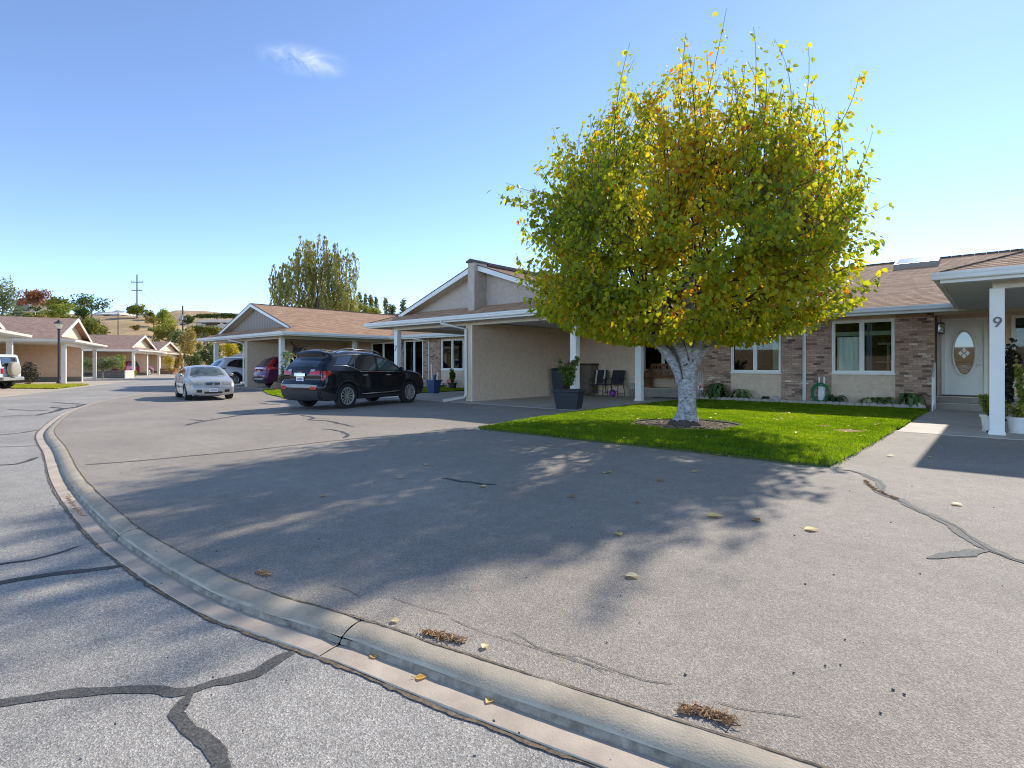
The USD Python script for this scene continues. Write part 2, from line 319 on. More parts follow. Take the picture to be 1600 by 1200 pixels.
th = np.radians(np.unique(np.r_[np.linspace(-62, 40, 200), np.linspace(40, 298, 70)])); rr = np.r_[1.0, np.geomspace(4, 70, 24), np.linspace(74, 240, 72), np.geomspace(248, 2500, 46)]
T, RR = np.meshgrid(th, rr); lat = RR * np.sin(T); fw = RR * np.cos(T)
gx = CA * lat - SA * fw; gy = SA * lat + CA * fw; gz = terrain(gx, gy)
nt = len(th); V = np.stack([gx, gy, gz], -1).reshape(-1, 3); ii, jj = np.meshgrid(np.arange(len(rr) - 1), np.arange(nt), indexing='ij'); j2 = (jj + 1) % nt
q = np.stack([ii * nt + jj, (ii + 1) * nt + jj, (ii + 1) * nt + j2, ii * nt + j2], -1).reshape(-1, 4)[:, ::-1]
V = np.vstack([V, [0, 0, -0.16]]); F_ = mesh_vf((V, q))[1]; F_ = np.vstack([F_, np.stack([np.full(nt, len(V) - 1), np.arange(nt), (np.arange(nt) + 1) % nt], 1)])
M_GROUND = mat('dry_grass_ground', (0.50, 0.33, 0.165), 0.95, 0.40, 0.16, bump=0.8, bscale=1.5, dist=0.3, col2=(0.60, 0.43, 0.23), detail=10)
solo('ground', (V, F_), M_GROUND, 'dry tan grass ground and hillside beyond the houses', kind='structure', smooth=True)
# a far range, the blue of distance haze put into its colour
px = np.linspace(60, 300, 60); zt = np.interp(px, [60, 120, 165, 190, 215, 250, 300], [500, 492, 486.5, 485.5, 488, 493, 500]) + 1.1 * np.sin(px * 0.23) + 0.6 * np.sin(px * 0.61)
P0 = np.array([AT(p, 2050) for p in px]); P1 = np.array([AT(p, 2350) for p in px]); top = (EYE + (HY - zt) / FPX * 2350)
v = np.vstack([np.column_stack([P0, np.full(60, 60.0)]), np.column_stack([P1, top]), np.column_stack([P1 * 1.1, np.full(60, 40.0)])])
f = [(a * 60 + i, (a + 1) * 60 + i, (a + 1) * 60 + i + 1, a * 60 + i + 1) for a in range(2) for i in range(59)]
solo('mountains', (v, np.array(f)[:, ::-1]), mat('hazed_range', (0.26, 0.30, 0.36), 1.0, 0.15, 0.004), 'far mountain range coloured with blue haze beyond the dry hill', kind='structure', smooth=True)

# kerb line (back edge, then offsets towards the road)
kin = [(330, 603), (250, 611.5), (205, 618.5), (160, 628), (120, 641), (105, 650), (91, 663), (85, 672), (90, 684), (100, 695), (130, 745), (175, 790), (230, 833), (310, 878), (400, 919), (560, 966), (700, 1013), (800, 1046), (1000, 1109)]
kpts = [tuple(G(*p)) for p in kin] + [(0.1, 1.93), (2.0, 2.35), (6, 3.2), (14, 5.2), (30, 10)]
KL = spline(kpts, 420)
KT = np.gradient(KL, axis=0); KT /= np.linalg.norm(KT, axis=1, keepdims=True); KN = np.column_stack([KT[:, 1], -KT[:, 0]])   # towards the road
def roadz(x): return -0.005 - 0.058 * smooth01(-30, -13.5, x)
KS = np.r_[0, np.cumsum(np.linalg.norm(np.diff(KL, axis=0), axis=1))]
drive_poly = sg.Polygon([tuple(p) for p in KL] + [(30, 12.2), (-30, 12.2)]).buffer(0)
road_poly = sg.Polygon([(-75, -14), (40, -14), (40, 12)] + [tuple(p) for p in (KL + KN * 0.2)[::-1]] + [(-30, 14), (-75, 42)]).buffer(0)
road = thing('road', 'grey asphalt road with dark tar sealed cracks curving away to the left', '', kind='structure'); cd(stage.GetPrimAtPath(road), category='')
obj('road_surface', sheet(road_poly, step=1.4, zf=lambda x, y: roadz(x)), M_ROAD, road, smooth=True)
drive = thing('driveway', 'lighter asphalt driveway apron in front of the carports', '', kind='structure')
obj('driveway_surface', sheet(drive_poly, 0.0), M_DRIVE, drive)
for q in (road, drive): stage.GetPrimAtPath(q).ClearCustomDataByKey('category')
kerb = thing('kerb', 'low rolled concrete kerb with a gutter pan curving along the driveway', '', kind='structure'); stage.GetPrimAtPath(kerb).ClearCustomDataByKey('category')
prof = np.array([(0, 0.002), (0.03, 0.002), (0.058, -0.001), (0.08, -0.006), (0.098, -0.013), (0.112, -0.0215), (0.122, -0.030)])
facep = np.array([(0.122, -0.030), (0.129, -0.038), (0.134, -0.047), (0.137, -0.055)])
pan = np.array([(0.135, -0.0535), (0.18, -0.051), (0.245, -0.053), (0.25, -0.075)])
jx = [-27, -24.3, -21.6, -18.9, -16.2, -13.6, -11.3, -9.1, -6.95, -4.72, -2.24, 0.3, 2.9, 5.5, 8.1]
js = np.interp(jx, KL[:, 0], KS); js = np.r_[KS[0], js, KS[-1]]
def sweep_profile(pr, a, b, wob=0.0, seed=0):
    n = max(4, int((b - a) / 0.09)); s = np.linspace(a, b, n)
    c = np.column_stack([np.interp(s, KS, KL[:, k]) for k in (0, 1)]); nn = np.column_stack([np.interp(s, KS, KN[:, k]) for k in (0, 1)])
    amp = (roadz(c[:, 0]) - roadz(-60.0)) / (roadz(10.0) - roadz(-60.0)); rows = []
    for k, (o, z) in enumerate(pr):
        w = (meshkit.noise(np.column_stack([s * 7, np.full(n, k * 3.1), np.full(n, seed)]), 2) - 0.5) * wob
        e = np.zeros(n); e[0] = e[-1] = -0.006 if k < len(pr) - 1 else 0
        rows.append(np.column_stack([c + nn * (o + w)[:, None], z * amp + e + w * 0.3]))
    v = np.vstack(rows); f = [(k * n + i, k * n + i + 1, (k + 1) * n + i + 1, (k + 1) * n + i) for k in range(len(pr) - 1) for i in range(n - 1)]
    return v, np.array(f)[:, ::-1]
for i in range(len(js) - 1):
    obj('kerb_segment', sweep_profile(prof, js[i] + 0.004, js[i + 1] - 0.004, 0.006, i), M_KERB, kerb, smooth=50)
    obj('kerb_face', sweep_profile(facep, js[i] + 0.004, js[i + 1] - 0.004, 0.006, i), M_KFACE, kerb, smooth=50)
    obj('gutter_pan', sweep_profile(pan, js[i] + 0.004, js[i + 1] - 0.004, 0.006, i + 50), M_PAN, kerb, smooth=50)

def ribbon(path, w, z, jag=0.25, seed=0, step=0.03, zf=None):
    """A ragged strip along a plan path."""
    P = np.asarray(path, float); d = np.r_[0, np.cumsum(np.linalg.norm(np.diff(P, axis=0), axis=1))]; n = max(4, int(d[-1] / step)); s = np.linspace(0, d[-1], n)
    c = np.column_stack([np.interp(s, d, P[:, k]) for k in (0, 1)]); w = np.interp(s, d, np.full(len(P), w) if np.ndim(w) == 0 else w)
    t = np.gradient(c, axis=0); t /= np.maximum(np.linalg.norm(t, axis=1, keepdims=True), 1e-9); nn = np.column_stack([-t[:, 1], t[:, 0]])
    ws = max(step * 3, 0.06)
    wob = (meshkit.fbm(np.column_stack([s / ws / 3, np.full(n, seed * 1.7), np.zeros(n)]), 3, seed) - 0.5) * w * 1.2
    a = 0.5 + (meshkit.fbm(np.column_stack([s / ws, np.full(n, seed + .3), np.ones(n)]), 3, seed + 5) - 0.5) * jag * 2; b = 0.5 + (meshkit.fbm(np.column_stack([s / ws, np.full(n, seed + .3), np.ones(n) * 9]), 3, seed + 9) - 0.5) * jag * 2
    taper = np.minimum(1, np.minimum(np.arange(n), np.arange(n)[::-1]) / 3 + 0.25)
    l = c + nn * (wob + w * a * taper)[:, None]; r = c + nn * (wob - w * b * taper)[:, None]
    zz = (lambda p: np.full(len(p), z)) if zf is None else (lambda p: zf(p[:, 0]) + z)
    v = np.vstack([np.column_stack([l, zz(l)]), np.column_stack([r, zz(r)])]); f = [(i, n + i, n + i + 1, i + 1) for i in range(n - 1)]
    return v, np.array(f)
def ptspl(px, z=0.0, n=40): P = np.array([G(x, y, z) for x, y in px]); return spline(P, n) if len(P) > 2 else P
RZ = -0.06
# tar sealed cracks in the driveway
M_HAIR = mat('hairline_crack', (0.12, 0.112, 0.105), 0.95, 0.3, 40)
for k, (pts, w) in enumerate([
    ([(133, 726), (190, 722), (250, 717), (330, 709.5), (400, 703), (480, 693.5), (560, 685), (660, 677), (752, 671.5)], 0.045),
    ([(290, 665), (303, 661.5), (318, 658), (350, 653), (378, 648.5), (402, 645)], 0.10), ([(297, 655.5), (308, 656.8), (320, 657.5)], 0.08),
    ([(468, 649), (482, 650.5), (488, 653.5), (484, 656), (510, 657.5), (530, 662), (553, 666.5)], 0.085),
    ([(503, 670), (518, 671.5), (534, 674.5), (546, 680.5), (536, 684.5)], 0.065), ([(438, 633), (420, 631.5), (405, 629.5)], 0.09),
    ([(688, 746.5), (704, 749.5), (722, 753.5), (736, 753.5), (752, 757), (775, 757)], [0.02, 0.045, 0.05, 0.04, 0.055, 0.05]),
    ([(1308, 734), (1330, 736), (1350, 742), (1372, 752), (1381, 761), (1376, 769), (1398, 779), (1436, 799), (1470, 813), (1494, 823), (1519, 843), (1545, 860), (1575, 872), (1640, 889)], [0.03, 0.05, 0.06, 0.07, 0.075, 0.075, 0.085, 0.07, 0.075, 0.085, 0.085, 0.08, 0.055, 0.055]),
    ([(1450, 873.5), (1480, 869), (1512, 865), (1545, 861)], [0.05, 0.085, 0.085, 0.06])]):
    P = np.array([G(*p) for p in pts]); obj('crack_seal', ribbon(P, w, 0.0022 + 0.0003 * k, 0.3, k), M_TARL if k in (7, 8) else M_TAR, drive, world=True)
    if k == 7: obj('crack', ribbon(P, 0.007, 0.006, 0.5, 77, 0.02), M_HAIR, drive, world=True)
# hairline cracks beside the kerb
for k, pts in enumerate([[(610, 933), (640, 944), (680, 956), (700, 962)], [(700, 966), (730, 978), (760, 990), (800, 1002), (850, 1018), (893, 1033), (960, 1052), (985, 1062)], [(800, 988), (820, 994), (842, 1010), (880, 1022), (920, 1036), (944, 1050)],
                          [(520, 912), (545, 919), (565, 930)], [(852, 1020), (905, 1026), (960, 1048), (1010, 1066), (1060, 1074)], [(1120, 1096), (1160, 1108), (1200, 1112), (1260, 1120)]]):
    P = np.array([G(*p) for p in pts]); obj('hairline_crack', ribbon(P + np.cumsum(np.random.default_rng(k).normal(0, 0.006, P.shape), 0), 0.0035, 0.003, 0.45, 20 + k, 0.012), M_HAIR, drive, world=True)
# tar sealed cracks in the road
for k, (pts, w) in enumerate([
    ([(-160, 1135), (-60, 1112), (0, 1099), (60, 1090), (120, 1081), (200, 1078), (270, 1083), (300, 1077), (340, 1062), (400, 1049), (440, 1028), (470, 1014)], [0.06, 0.06, 0.062, 0.06, 0.058, 0.052, 0.05, 0.055, 0.06, 0.065, 0.065, 0.055]),
    ([(300, 1080), (287, 1096), (277, 1115), (290, 1132), (310, 1150), (335, 1185), (350, 1230)], [0.045, 0.05, 0.055, 0.055, 0.055, 0.055, 0.055]),
    ([(-140, 925), (-60, 917), (0, 909), (60, 899), (120, 892), (170, 886), (210, 880)], [0.07, 0.07, 0.065, 0.065, 0.06, 0.055, 0.04]),
    ([(-80, 892), (0, 881), (50, 874), (95, 862), (128, 851)], [0.03, 0.03, 0.028, 0.025, 0.012]),
    ([(-60, 732), (0, 726.5), (25, 725), (45, 720), (60, 714)], 0.06), ([(-30, 682), (0, 680), (30, 676.5), (60, 672)], 0.05), ([(-40, 699), (20, 698), (60, 696)], 0.03),
    ([(55, 648.5), (80, 643.5), (100, 639), (115, 636.5), (140, 632.5), (172, 634)], [0.10, 0.12, 0.14, 0.2, 0.18, 0.05]), ([(78, 636.3), (90, 637.5), (103, 639)], 0.13), ([(80, 629.5), (110, 631), (135, 632.5)], 0.12), ([(0, 650), (40, 648.5), (62, 647.5)], 0.06), ([(10, 640), (50, 641), (75, 641)], 0.06)]):
    P = np.array([G(x, y, RZ if y > 660 else -0.04) for x, y in pts]); obj('crack_seal', ribbon(P, w, 0.0026 + 0.0003 * k, 0.3, 40 + k, zf=roadz), M_TARG if k in (0, 1) else M_TAR, road, world=True)
# the dirty joints either side of the kerb
M_JOINT = mat('joint_dirt', (0.14, 0.105, 0.08), 0.95, 0.5, 35, col2=(0.27, 0.20, 0.13))
sub = KL[(KL[:, 0] > -28) & (KL[:, 0] < 12)]; sn = KN[(KL[:, 0] > -28) & (KL[:, 0] < 12)]
obj('edge_joint', ribbon(sub, 0.009, 0.005, 0.7, 3, 0.012), M_JOINT, drive, world=True)
obj('edge_joint', ribbon(sub + sn * 0.257, 0.017, 0.0045, 0.75, 4, 0.016, zf=roadz), M_JOINT, road, world=True)

# ---------------------------------------------------------------- slabs, aprons, lawns
def struct(name, mesh, m, label): return solo(name, mesh, m, label, kind='structure')
struct('carport_slab', prism(sg.Polygon([(-18.2, 11.75), (-8.25, 11.75), (-7.95, 15.0), (-7.85, 18.6), (-18.2, 18.6)]), -0.1, 0.006), M_CONC, 'pale concrete slab under the middle carport')
struct('walkway', prism(sg.Polygon([(-1.36, 11.88), (8, 11.88), (8, 18.75), (-1.36, 18.75)]), -0.1, 0.006), M_CONC, 'pale concrete walkway and slab before the white door')
struct('carport_slab', prism(sg.Polygon([(-36.2, 11.6), (-25.4, 11.6), (-25.4, 19), (-36.2, 19)]), -0.1, 0.006), M_CONC, 'concrete slab under the left carport')
for x in (3.0,): pass
ap = [tuple(G(0, 620.5, -0.004)), tuple(G(60, 613.5, -0.004)), tuple(G(100, 608.5, -0.004)), tuple(G(150, 602, -0.004)), tuple(G(185, 597.5, -0.004)), tuple(G(225, 593.5, -0.004)), tuple(G(285, 590, -0.004)), tuple(AT(285, 90)), tuple(AT(-150, 60)), tuple(AT(-300, 22)), tuple(G(-120, 634, -0.004))]
struct('apron', prism(sg.Polygon(ap), -0.15, 0.004), mat('pale_concrete', (0.47, 0.41, 0.345), 0.85, 0.1, 0.8), 'pale concrete apron before the houses across the road')

M_GRASS = toned('grass_blade', [(0.0, (0.08, 0.155, 0.010)), (0.4, (0.18, 0.295, 0.014)), (0.75, (0.29, 0.38, 0.02)), (0.9, (0.36, 0.37, 0.06)), (1.0, (0.50, 0.42, 0.18))], 0.6, transl=0.58, trcol=(1.6, 1.6, 0.5), spec=0.25)
M_LAWN = mat('lawn_soil', (0.055, 0.075, 0.018), 0.95, 0.4, 12, bump=0.6, bscale=60, dist=0.02)
import shapely
def grass(poly, n, h=0.045, w=0.006, holes=(), seed=1, yellow=0.0, z0=0.03, patchy=None):
    rg = np.random.default_rng(seed); x0, y0, x1, y1 = poly.bounds; out = []
    p = np.column_stack([rg.uniform(x0, x1, int(n * 1.35)), rg.uniform(y0, y1, int(n * 1.35))]); p = p[shapely.contains_xy(poly, p[:, 0], p[:, 1])]
    for (cx, cy, r) in holes:
        d = np.hypot(p[:, 0] - cx, p[:, 1] - cy); e = r * (0.85 + 0.35 * meshkit.noise(np.column_stack([p * 3.1, 0 * d]), 4)); p = p[d > e]
    p = p[:n]; k = len(p); dist = np.hypot(p[:, 0], p[:, 1])
    nz = meshkit.fbm(np.column_stack([p * 0.9, np.zeros(k)]), 3, 7); n2 = meshkit.fbm(np.column_stack([p * 5, np.zeros(k)]), 2, 9)
    hh = h * (0.55 + 0.5 * rg.random(k) + 0.5 * (n2 - 0.4)); ww = w * (0.6 + dist / 13) * (0.7 + 0.6 * rg.random(k)); a = rg.uniform(0, 2 * np.pi, k); la = rg.uniform(0, 2 * np.pi, k); le = hh * rg.uniform(0.1, 0.9, k)
    b = np.column_stack([p, np.full(k, z0)]); s = np.column_stack([np.cos(a) * ww / 2, np.sin(a) * ww / 2, 0 * a])
    tip = b + np.column_stack([np.cos(la) * le, np.sin(la) * le, hh])
    mid = b * 0.5 + tip * 0.5 + np.column_stack([0 * a, 0 * a, hh * 0.15])
    v = np.stack([b - s, b + s, mid + s * 0.8, mid - s * 0.8, tip], 1).reshape(-1, 3); i = np.arange(k)[:, None] * 5
    f = np.concatenate([i + [[0, 1, 2]], i + [[0, 2, 3]], i + [[3, 2, 4]]], 0)
    tone = np.clip(0.36 + 0.55 * (nz - 0.5) + 0.5 * (n2 - 0.5) + rg.normal(0, 0.13, k) + yellow + (rg.random(k) < 0.05) * 0.4, 0, 1)
    return (v, f), np.repeat(tone, 5)
def wob_poly(pts, amp, seed, step=0.12):
    P = sg.Polygon(pts).exterior; s = np.arange(0, P.length, step); q = np.array([P.interpolate(t).coords[0] for t in s])
    return sg.Polygon(q + (np.column_stack([meshkit.fbm(np.column_stack([q * 2.2, 0 * s]), 3, seed), meshkit.fbm(np.column_stack([q * 2.2, 0 * s]), 3, seed + 9)]) - 0.5) * amp).buffer(0)
TREE = np.array([-4.62, 10.32]); HOLES = [(TREE[0], TREE[1], 1.02), (-1.95, 11.05, 0.24), (-2.45, 11.6, 0.14)]
L1 = wob_poly([(-7.2, 7.14), (-1.46, 7.2), (-1.42, 12.0), (-1.38, 17.72), (-7.75, 17.72), (-7.85, 15.0), (-7.72, 10.5)], 0.09, 1)
L1b = L1.difference(sg.Point(*TREE).buffer(1.0)).buffer(0)
struct('lawn', prism(L1b, -0.05, 0.034), M_LAWN, 'mown green lawn round the birch tree')
gm, tn = grass(L1.buffer(0.03), 230000, holes=HOLES, seed=11); solo('grass', gm, M_GRASS, 'short green grass blades of the lawn round the tree', kind='stuff', tone=tn)
gm, tn = grass(L1.buffer(0.055).difference(L1.buffer(-0.07)), 17000, h=0.065, w=0.007, seed=14, z0=0.012, yellow=-0.05); solo('grass', gm, M_GRASS, 'ragged longer grass blades along the lawn edges', kind='stuff', tone=tn)
L2 = wob_poly([(-25.4, 11.1), (-22.5, 10.0), (-17.9, 8.75), (-18.3, 18.3), (-25.2, 18.3)], 0.12, 4, 0.3)
struct('lawn', prism(L2, -0.05, 0.03), M_LAWN, 'small lawn left of the black car')
gm, tn = grass(L2.buffer(0.03), 60000, h=0.055, w=0.009, seed=12, yellow=0.13); solo('grass', gm, M_GRASS, 'yellow green grass of the lawn left of the black car', kind='stuff', tone=tn)
L3 = sg.Polygon([tuple(G(18, 607.5)), tuple(G(90, 608)), tuple(G(138, 602)), tuple(G(130, 601.2)), tuple(G(15, 602))]).buffer(0)
struct('lawn', prism(L3, -0.05, 0.02), M_LAWN, 'narrow dry lawn strip below the lamp post')
gm, tn = grass(L3, 26000, h=0.08, w=0.012, seed=13, yellow=0.5, z0=0.015); solo('grass', gm, M_GRASS, 'dry grass of the strip below the lamp post', kind='stuff', tone=tn)
struct('lawn_border', prism(sg.Polygon([(-7.30, 7.12), (-7.16, 7.12), (-7.72, 10.5), (-7.85, 15.0), (-7.80, 17.7), (-7.95, 17.7), (-8.0, 15.0), (-7.86, 10.5)]), -0.05, 0.012), M_CONC, 'thin pale concrete strip down the left side of the lawn')
struct('bare_patch', prism(sg.Point(-1.95, 11.05).buffer(0.27).union(sg.Point(-2.45, 11.6).buffer(0.16)), 0.0, 0.04), mat('dry_thatch', (0.40, 0.25, 0.11), 0.95, 0.3, 20, bump=0.8, bscale=80, dist=0.02), 'dry orange brown bare patch in the lawn')
# mulch ring
gx = R.normal(0, 0.5, 2600); gy = R.normal(0, 0.5, 2600); ok = np.hypot(gx, gy) < 1.06; gx = gx[ok]; gy = gy[ok]; parts = []
struct('tree_pit', prism(sg.Point(*TREE).buffer(1.03), -0.03, 0.012), M_MULCH, 'bare mulch ring under the birch')
cm = trimesh.creation.icosphere(0); cv = np.array(cm.vertices); cf = np.array(cm.faces)
for x, y in zip(gx[:1500], gy[:1500]):
    s = R.uniform(0.008, 0.022); a = R.uniform(0, 6.3); v = cv * (s * R.uniform(0.9, 1.9), s, s * 0.45); c, q = math.cos(a), math.sin(a)
    parts.append((np.column_stack([v[:, 0] * c - v[:, 1] * q + TREE[0] + x, v[:, 0] * q + v[:, 1] * c + TREE[1] + y, v[:, 2] + 0.016]), cf))
solo('bark_mulch', cat(parts), toned('mulch_chip', [(0, (0.07, 0.05, 0.035)), (0.6, (0.24, 0.18, 0.13)), (1, (0.42, 0.34, 0.26))], 0.95), 'loose bark mulch chips round the birch trunk', kind='stuff', tone=np.repeat(R.random(len(parts)), len(cv)))
bed = sg.Polygon([(-7.75, 17.8), (-1.40, 17.8), (-1.40, 18.6), (-7.75, 18.6)]); struct('flower_bed', prism(bed, -0.02, 0.05), M_SOIL, 'dark soil bed along the brick wall')
# ================================================================ buildings
def roof_slab(poly, zf, t=0.09):
    """Solid roof plane over a plan polygon."""
    v, f = trimesh.creation.triangulate_polygon(poly, engine='earcut'); n = len(v); f = np.array(f)
    a = v[f]; cr = (a[:, 1, 0] - a[:, 0, 0]) * (a[:, 2, 1] - a[:, 0, 1]) - (a[:, 1, 1] - a[:, 0, 1]) * (a[:, 2, 0] - a[:, 0, 0]); f[cr < 0] = f[cr < 0][:, ::-1]
    z = zf(v[:, 0], v[:, 1]); V = np.vstack([np.column_stack([v, z]), np.column_stack([v, z - t])]); F = [f, f[:, ::-1] + n]
    ring = np.array(poly.exterior.coords)[:-1]
    if not poly.exterior.is_ccw: ring = ring[::-1]
    k = len(ring); b = len(V); zr = zf(ring[:, 0], ring[:, 1]); V = np.vstack([V, np.column_stack([ring, zr]), np.column_stack([ring, zr - t])])
    i = np.arange(k); j = (i + 1) % k; F.append(np.stack([b + i, b + k + i, b + k + j], 1)); F.append(np.stack([b + i, b + k + j, b + j], 1))
    return V, np.vstack(F)

def shingles(poly, zf, axis, e0, sg_, seed, expo=0.137, wid=0.31, th=0.011):
    """Overlapping shingle tabs over a roof plane, each with its own edges; returns meshes and tones."""
    rg = np.random.default_rng(seed); out = []; tones = []; cen = []
    x0, y0, x1, y1 = poly.bounds; prep = shapely.prepared.prep(poly)
    lo, hi = (y0, y1) if axis == 'x' else (x0, x1); u0, u1 = (x0, x1) if axis == 'x' else (y0, y1)
    L_ = max(abs(hi - e0), abs(lo - e0)); nc = int(L_ / expo) + 1
    for c in range(nc):
        va, vb = c * expo, (c + 1) * expo + 0.02; off = rg.uniform(0, wid); u = u0 - off; row = rg.normal(0, 0.06)
        while u < u1:
            w = wid * rg.choice([0.6, 0.8, 1.0, 1.0, 1.25]); drop = rg.uniform(-0.006, 0.006)
            a, b = e0 + sg_ * (va - 0.012 + drop), e0 + sg_ * vb
            r = sg.box(u + 0.003, min(a, b), u + w - 0.003, max(a, b)) if axis == 'x' else sg.box(min(a, b), u + 0.003, max(a, b), u + w - 0.003)
            u += w
            if prep.contains(r): g = r
            elif prep.intersects(r):
                g = r.intersection(poly)
                if g.geom_type != 'Polygon' or g.area < 4e-4: continue
            else: continue
            P = np.array(g.exterior.coords)[:-1]
            if not g.exterior.is_ccw: P = P[::-1]
            k = len(P); vv = sg_ * ((P[:, 1] if axis == 'x' else P[:, 0]) - e0); h = 0.003 + th * np.clip(1 - (vv - va) / (vb - va), 0, 1)
            z = zf(P[:, 0], P[:, 1]); V = np.vstack([np.column_stack([P, z + h]), np.column_stack([P, z + 0.0005])])
            F = [(0, i, i + 1) for i in range(1, k - 1)]
            for i in range(k): j = (i + 1) % k; F += [(i, k + i, k + j), (i, k + j, j)]
            out.append((V, np.array(F))); tones.append(np.clip(rg.beta(2.2, 2.2) * 0.8 + 0.1 + row, 0, 1)); cen.append(V[:k].mean(0))
    return out, np.array(tones), np.array(cen).reshape(-1, 3)

def put_pieces(parent, name, pieces, tones, m, keep, stuff):
    """The pieces in keep become parts of their own, the rest one part of kind 'stuff'."""
    keep = set(int(k) for k in keep)
    for k in sorted(keep): obj(name, pieces[k], m, parent, tone=float(tones[k]), world=True)
    rest = [k for k in range(len(pieces)) if k not in keep]
    if rest:
        p = obj(stuff, cat([pieces[k] for k in rest]), m, parent, tone=np.concatenate([np.full(len(pieces[k][0]), tones[k]) for k in rest]), world=True)
        cd(stage.GetPrimAtPath(p), kind='stuff')

GP = np.array([(0, 0), (0.10, 0), (0.10, 0.115), (0.0, 0.13), (-0.015, 0.13), (-0.015, 0.115), (0.0, 0.05)])      # gutter section: outward, up
def gutter(a, b, out, z):
    """A run of gutter from plan point a to b, hanging outwards along 'out'."""
    a, b, out = (np.array(q, float) for q in (a, b, out)); pr = np.array([(0.0, 0.0), (0.085, 0.0), (0.10, 0.02), (0.105, 0.06), (0.12, 0.09), (0.12, 0.125), (0.108, 0.125), (0.105, 0.115), (0.0, 0.115)])
    rows = [np.column_stack([np.tile(q, (len(pr), 1)) + out * pr[:, :1], z + pr[:, 1]]) for q in (a, b)]; k = len(pr)
    v = np.vstack(rows); f = [(i, (i + 1) % k, k + (i + 1) % k) for i in range(k)] + [(i, k + (i + 1) % k, k + i) for i in range(k)]
    f += [(0, i, i + 1) for i in range(1, k - 1)] + [(k, k + i + 1, k + i) for i in range(1, k - 1)]
    m = trimesh.Trimesh(v, np.array(f), process=False); m.fix_normals(); return np.array(m.vertices), np.array(m.faces)

def window(parent, x0, x1, z0, z1, y, mull=0.5, curtain=None, room=1.2, sill=True, fw=0.05):
    """White sliding window set in a wall whose face is at y."""
    f = [box(x0, x1, y - 0.03, y + 0.07, z1 - fw, z1), box(x0, x1, y - 0.03, y + 0.07, z0, z0 + fw), box(x0, x0 + fw, y - 0.028, y + 0.07, z0 + fw, z1 - fw), box(x1 - fw, x1, y - 0.028, y + 0.07, z0 + fw, z1 - fw)]
    p = obj('window', f, M_VINYL, parent, world=True); xm = x0 + (x1 - x0) * mull
    obj('mullion', box(xm - 0.03, xm + 0.03, y - 0.015, y + 0.065, z0 + fw, z1 - fw), M_VINYL, p, world=True)
    s = 0.03; sash = []
    for a, b, dy in ((x0 + fw, xm - 0.03, 0.0), (xm + 0.03, x1 - fw, 0.02)):
        sash += [box(a, b, y + 0.005 + dy, y + 0.04 + dy, z1 - fw - s, z1 - fw), box(a, b, y + 0.005 + dy, y + 0.04 + dy, z0 + fw, z0 + fw + s), box(a, a + s, y + 0.006 + dy, y + 0.039 + dy, z0 + fw + s, z1 - fw - s), box(b - s, b, y + 0.006 + dy, y + 0.039 + dy, z0 + fw + s, z1 - fw - s)]
        obj('pane', box(a + s, b - s, y + 0.02 + dy, y + 0.024 + dy, z0 + fw + s, z1 - fw - s), M_GLASS, p, world=True)
    obj('sash', sash, M_VINYL, p, world=True)
    if sill: obj('sill', box(x0 - 0.03, x1 + 0.03, y - 0.055, y + 0.0, z0 - 0.035, z0 - 0.002), M_VINYL, p, world=True)
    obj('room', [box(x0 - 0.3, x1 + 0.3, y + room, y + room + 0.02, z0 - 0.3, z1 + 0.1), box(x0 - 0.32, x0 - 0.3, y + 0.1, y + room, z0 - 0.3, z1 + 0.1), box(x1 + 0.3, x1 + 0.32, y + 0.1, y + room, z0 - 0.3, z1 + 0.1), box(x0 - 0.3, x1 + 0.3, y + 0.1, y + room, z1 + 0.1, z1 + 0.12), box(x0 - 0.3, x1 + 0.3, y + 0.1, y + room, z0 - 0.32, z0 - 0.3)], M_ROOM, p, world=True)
    for (ca, cb, cm, ct) in (curtain or []):
        n = int((cb - ca) * 80) + 4; xs = np.linspace(ca, cb, n); ys = y + 0.13 + 0.025 * np.sin(xs * 52) + 0.012 * np.sin(xs * 23 + 1)
        v = np.vstack([np.column_stack([xs, ys, np.full(n, z0 + 0.03)]), np.column_stack([xs, ys, np.full(n, ct)])]); ff = [(i, i + 1, n + i + 1, n + i) for i in range(n - 1)]
        obj('curtain', (v, np.array(ff)), cm, p, smooth=True, world=True)
    return p

def downspout(parent, path, r=0.038):
    P = np.asarray(path, float); return obj('downspout', tube(P, r, 4), M_WHITE, parent, world=True)

def lantern(parent, x, y, z, s=1.0):
    """Black carriage wall lamp; (x, y, z) is its top, its back plate is towards +y."""
    p = obj('wall_lantern', [move(m, (x, y, z), 0, s) for m in ([box(-0.012, 0.012, -0.011, 0.011, -0.03, 0.0), box(-0.07, 0.07, -0.07, 0.07, -0.06, -0.03), box(-0.095, 0.095, -0.095, 0.095, -0.075, -0.06), box(-0.07, 0.07, -0.07, 0.07, -0.34, -0.31), box(-0.04, 0.04, 0.07, 0.12, -0.28, -0.06)] + [box(sx * 0.065 - 0.008, sx * 0.065 + 0.008, sy * 0.065 - 0.008, sy * 0.065 + 0.008, -0.31, -0.075) for sx in (-1, 1) for sy in (-1, 1)])], M_BLACK, parent, world=True)
    obj('lamp_glass', move(box(-0.055, 0.055, -0.055, 0.055, -0.305, -0.08), (x, y, z), 0, s), M_LAMPCLEAR, p, world=True)
    obj('bulb', move(box(-0.018, 0.018, -0.018, 0.018, -0.26, -0.14), (x, y, z), 0, s), M_PLATE, p, world=True)
M_LAMPCLEAR = glass('lantern_glass', (0.85, 0.85, 0.8), 1.5, 1.0, 0.05)

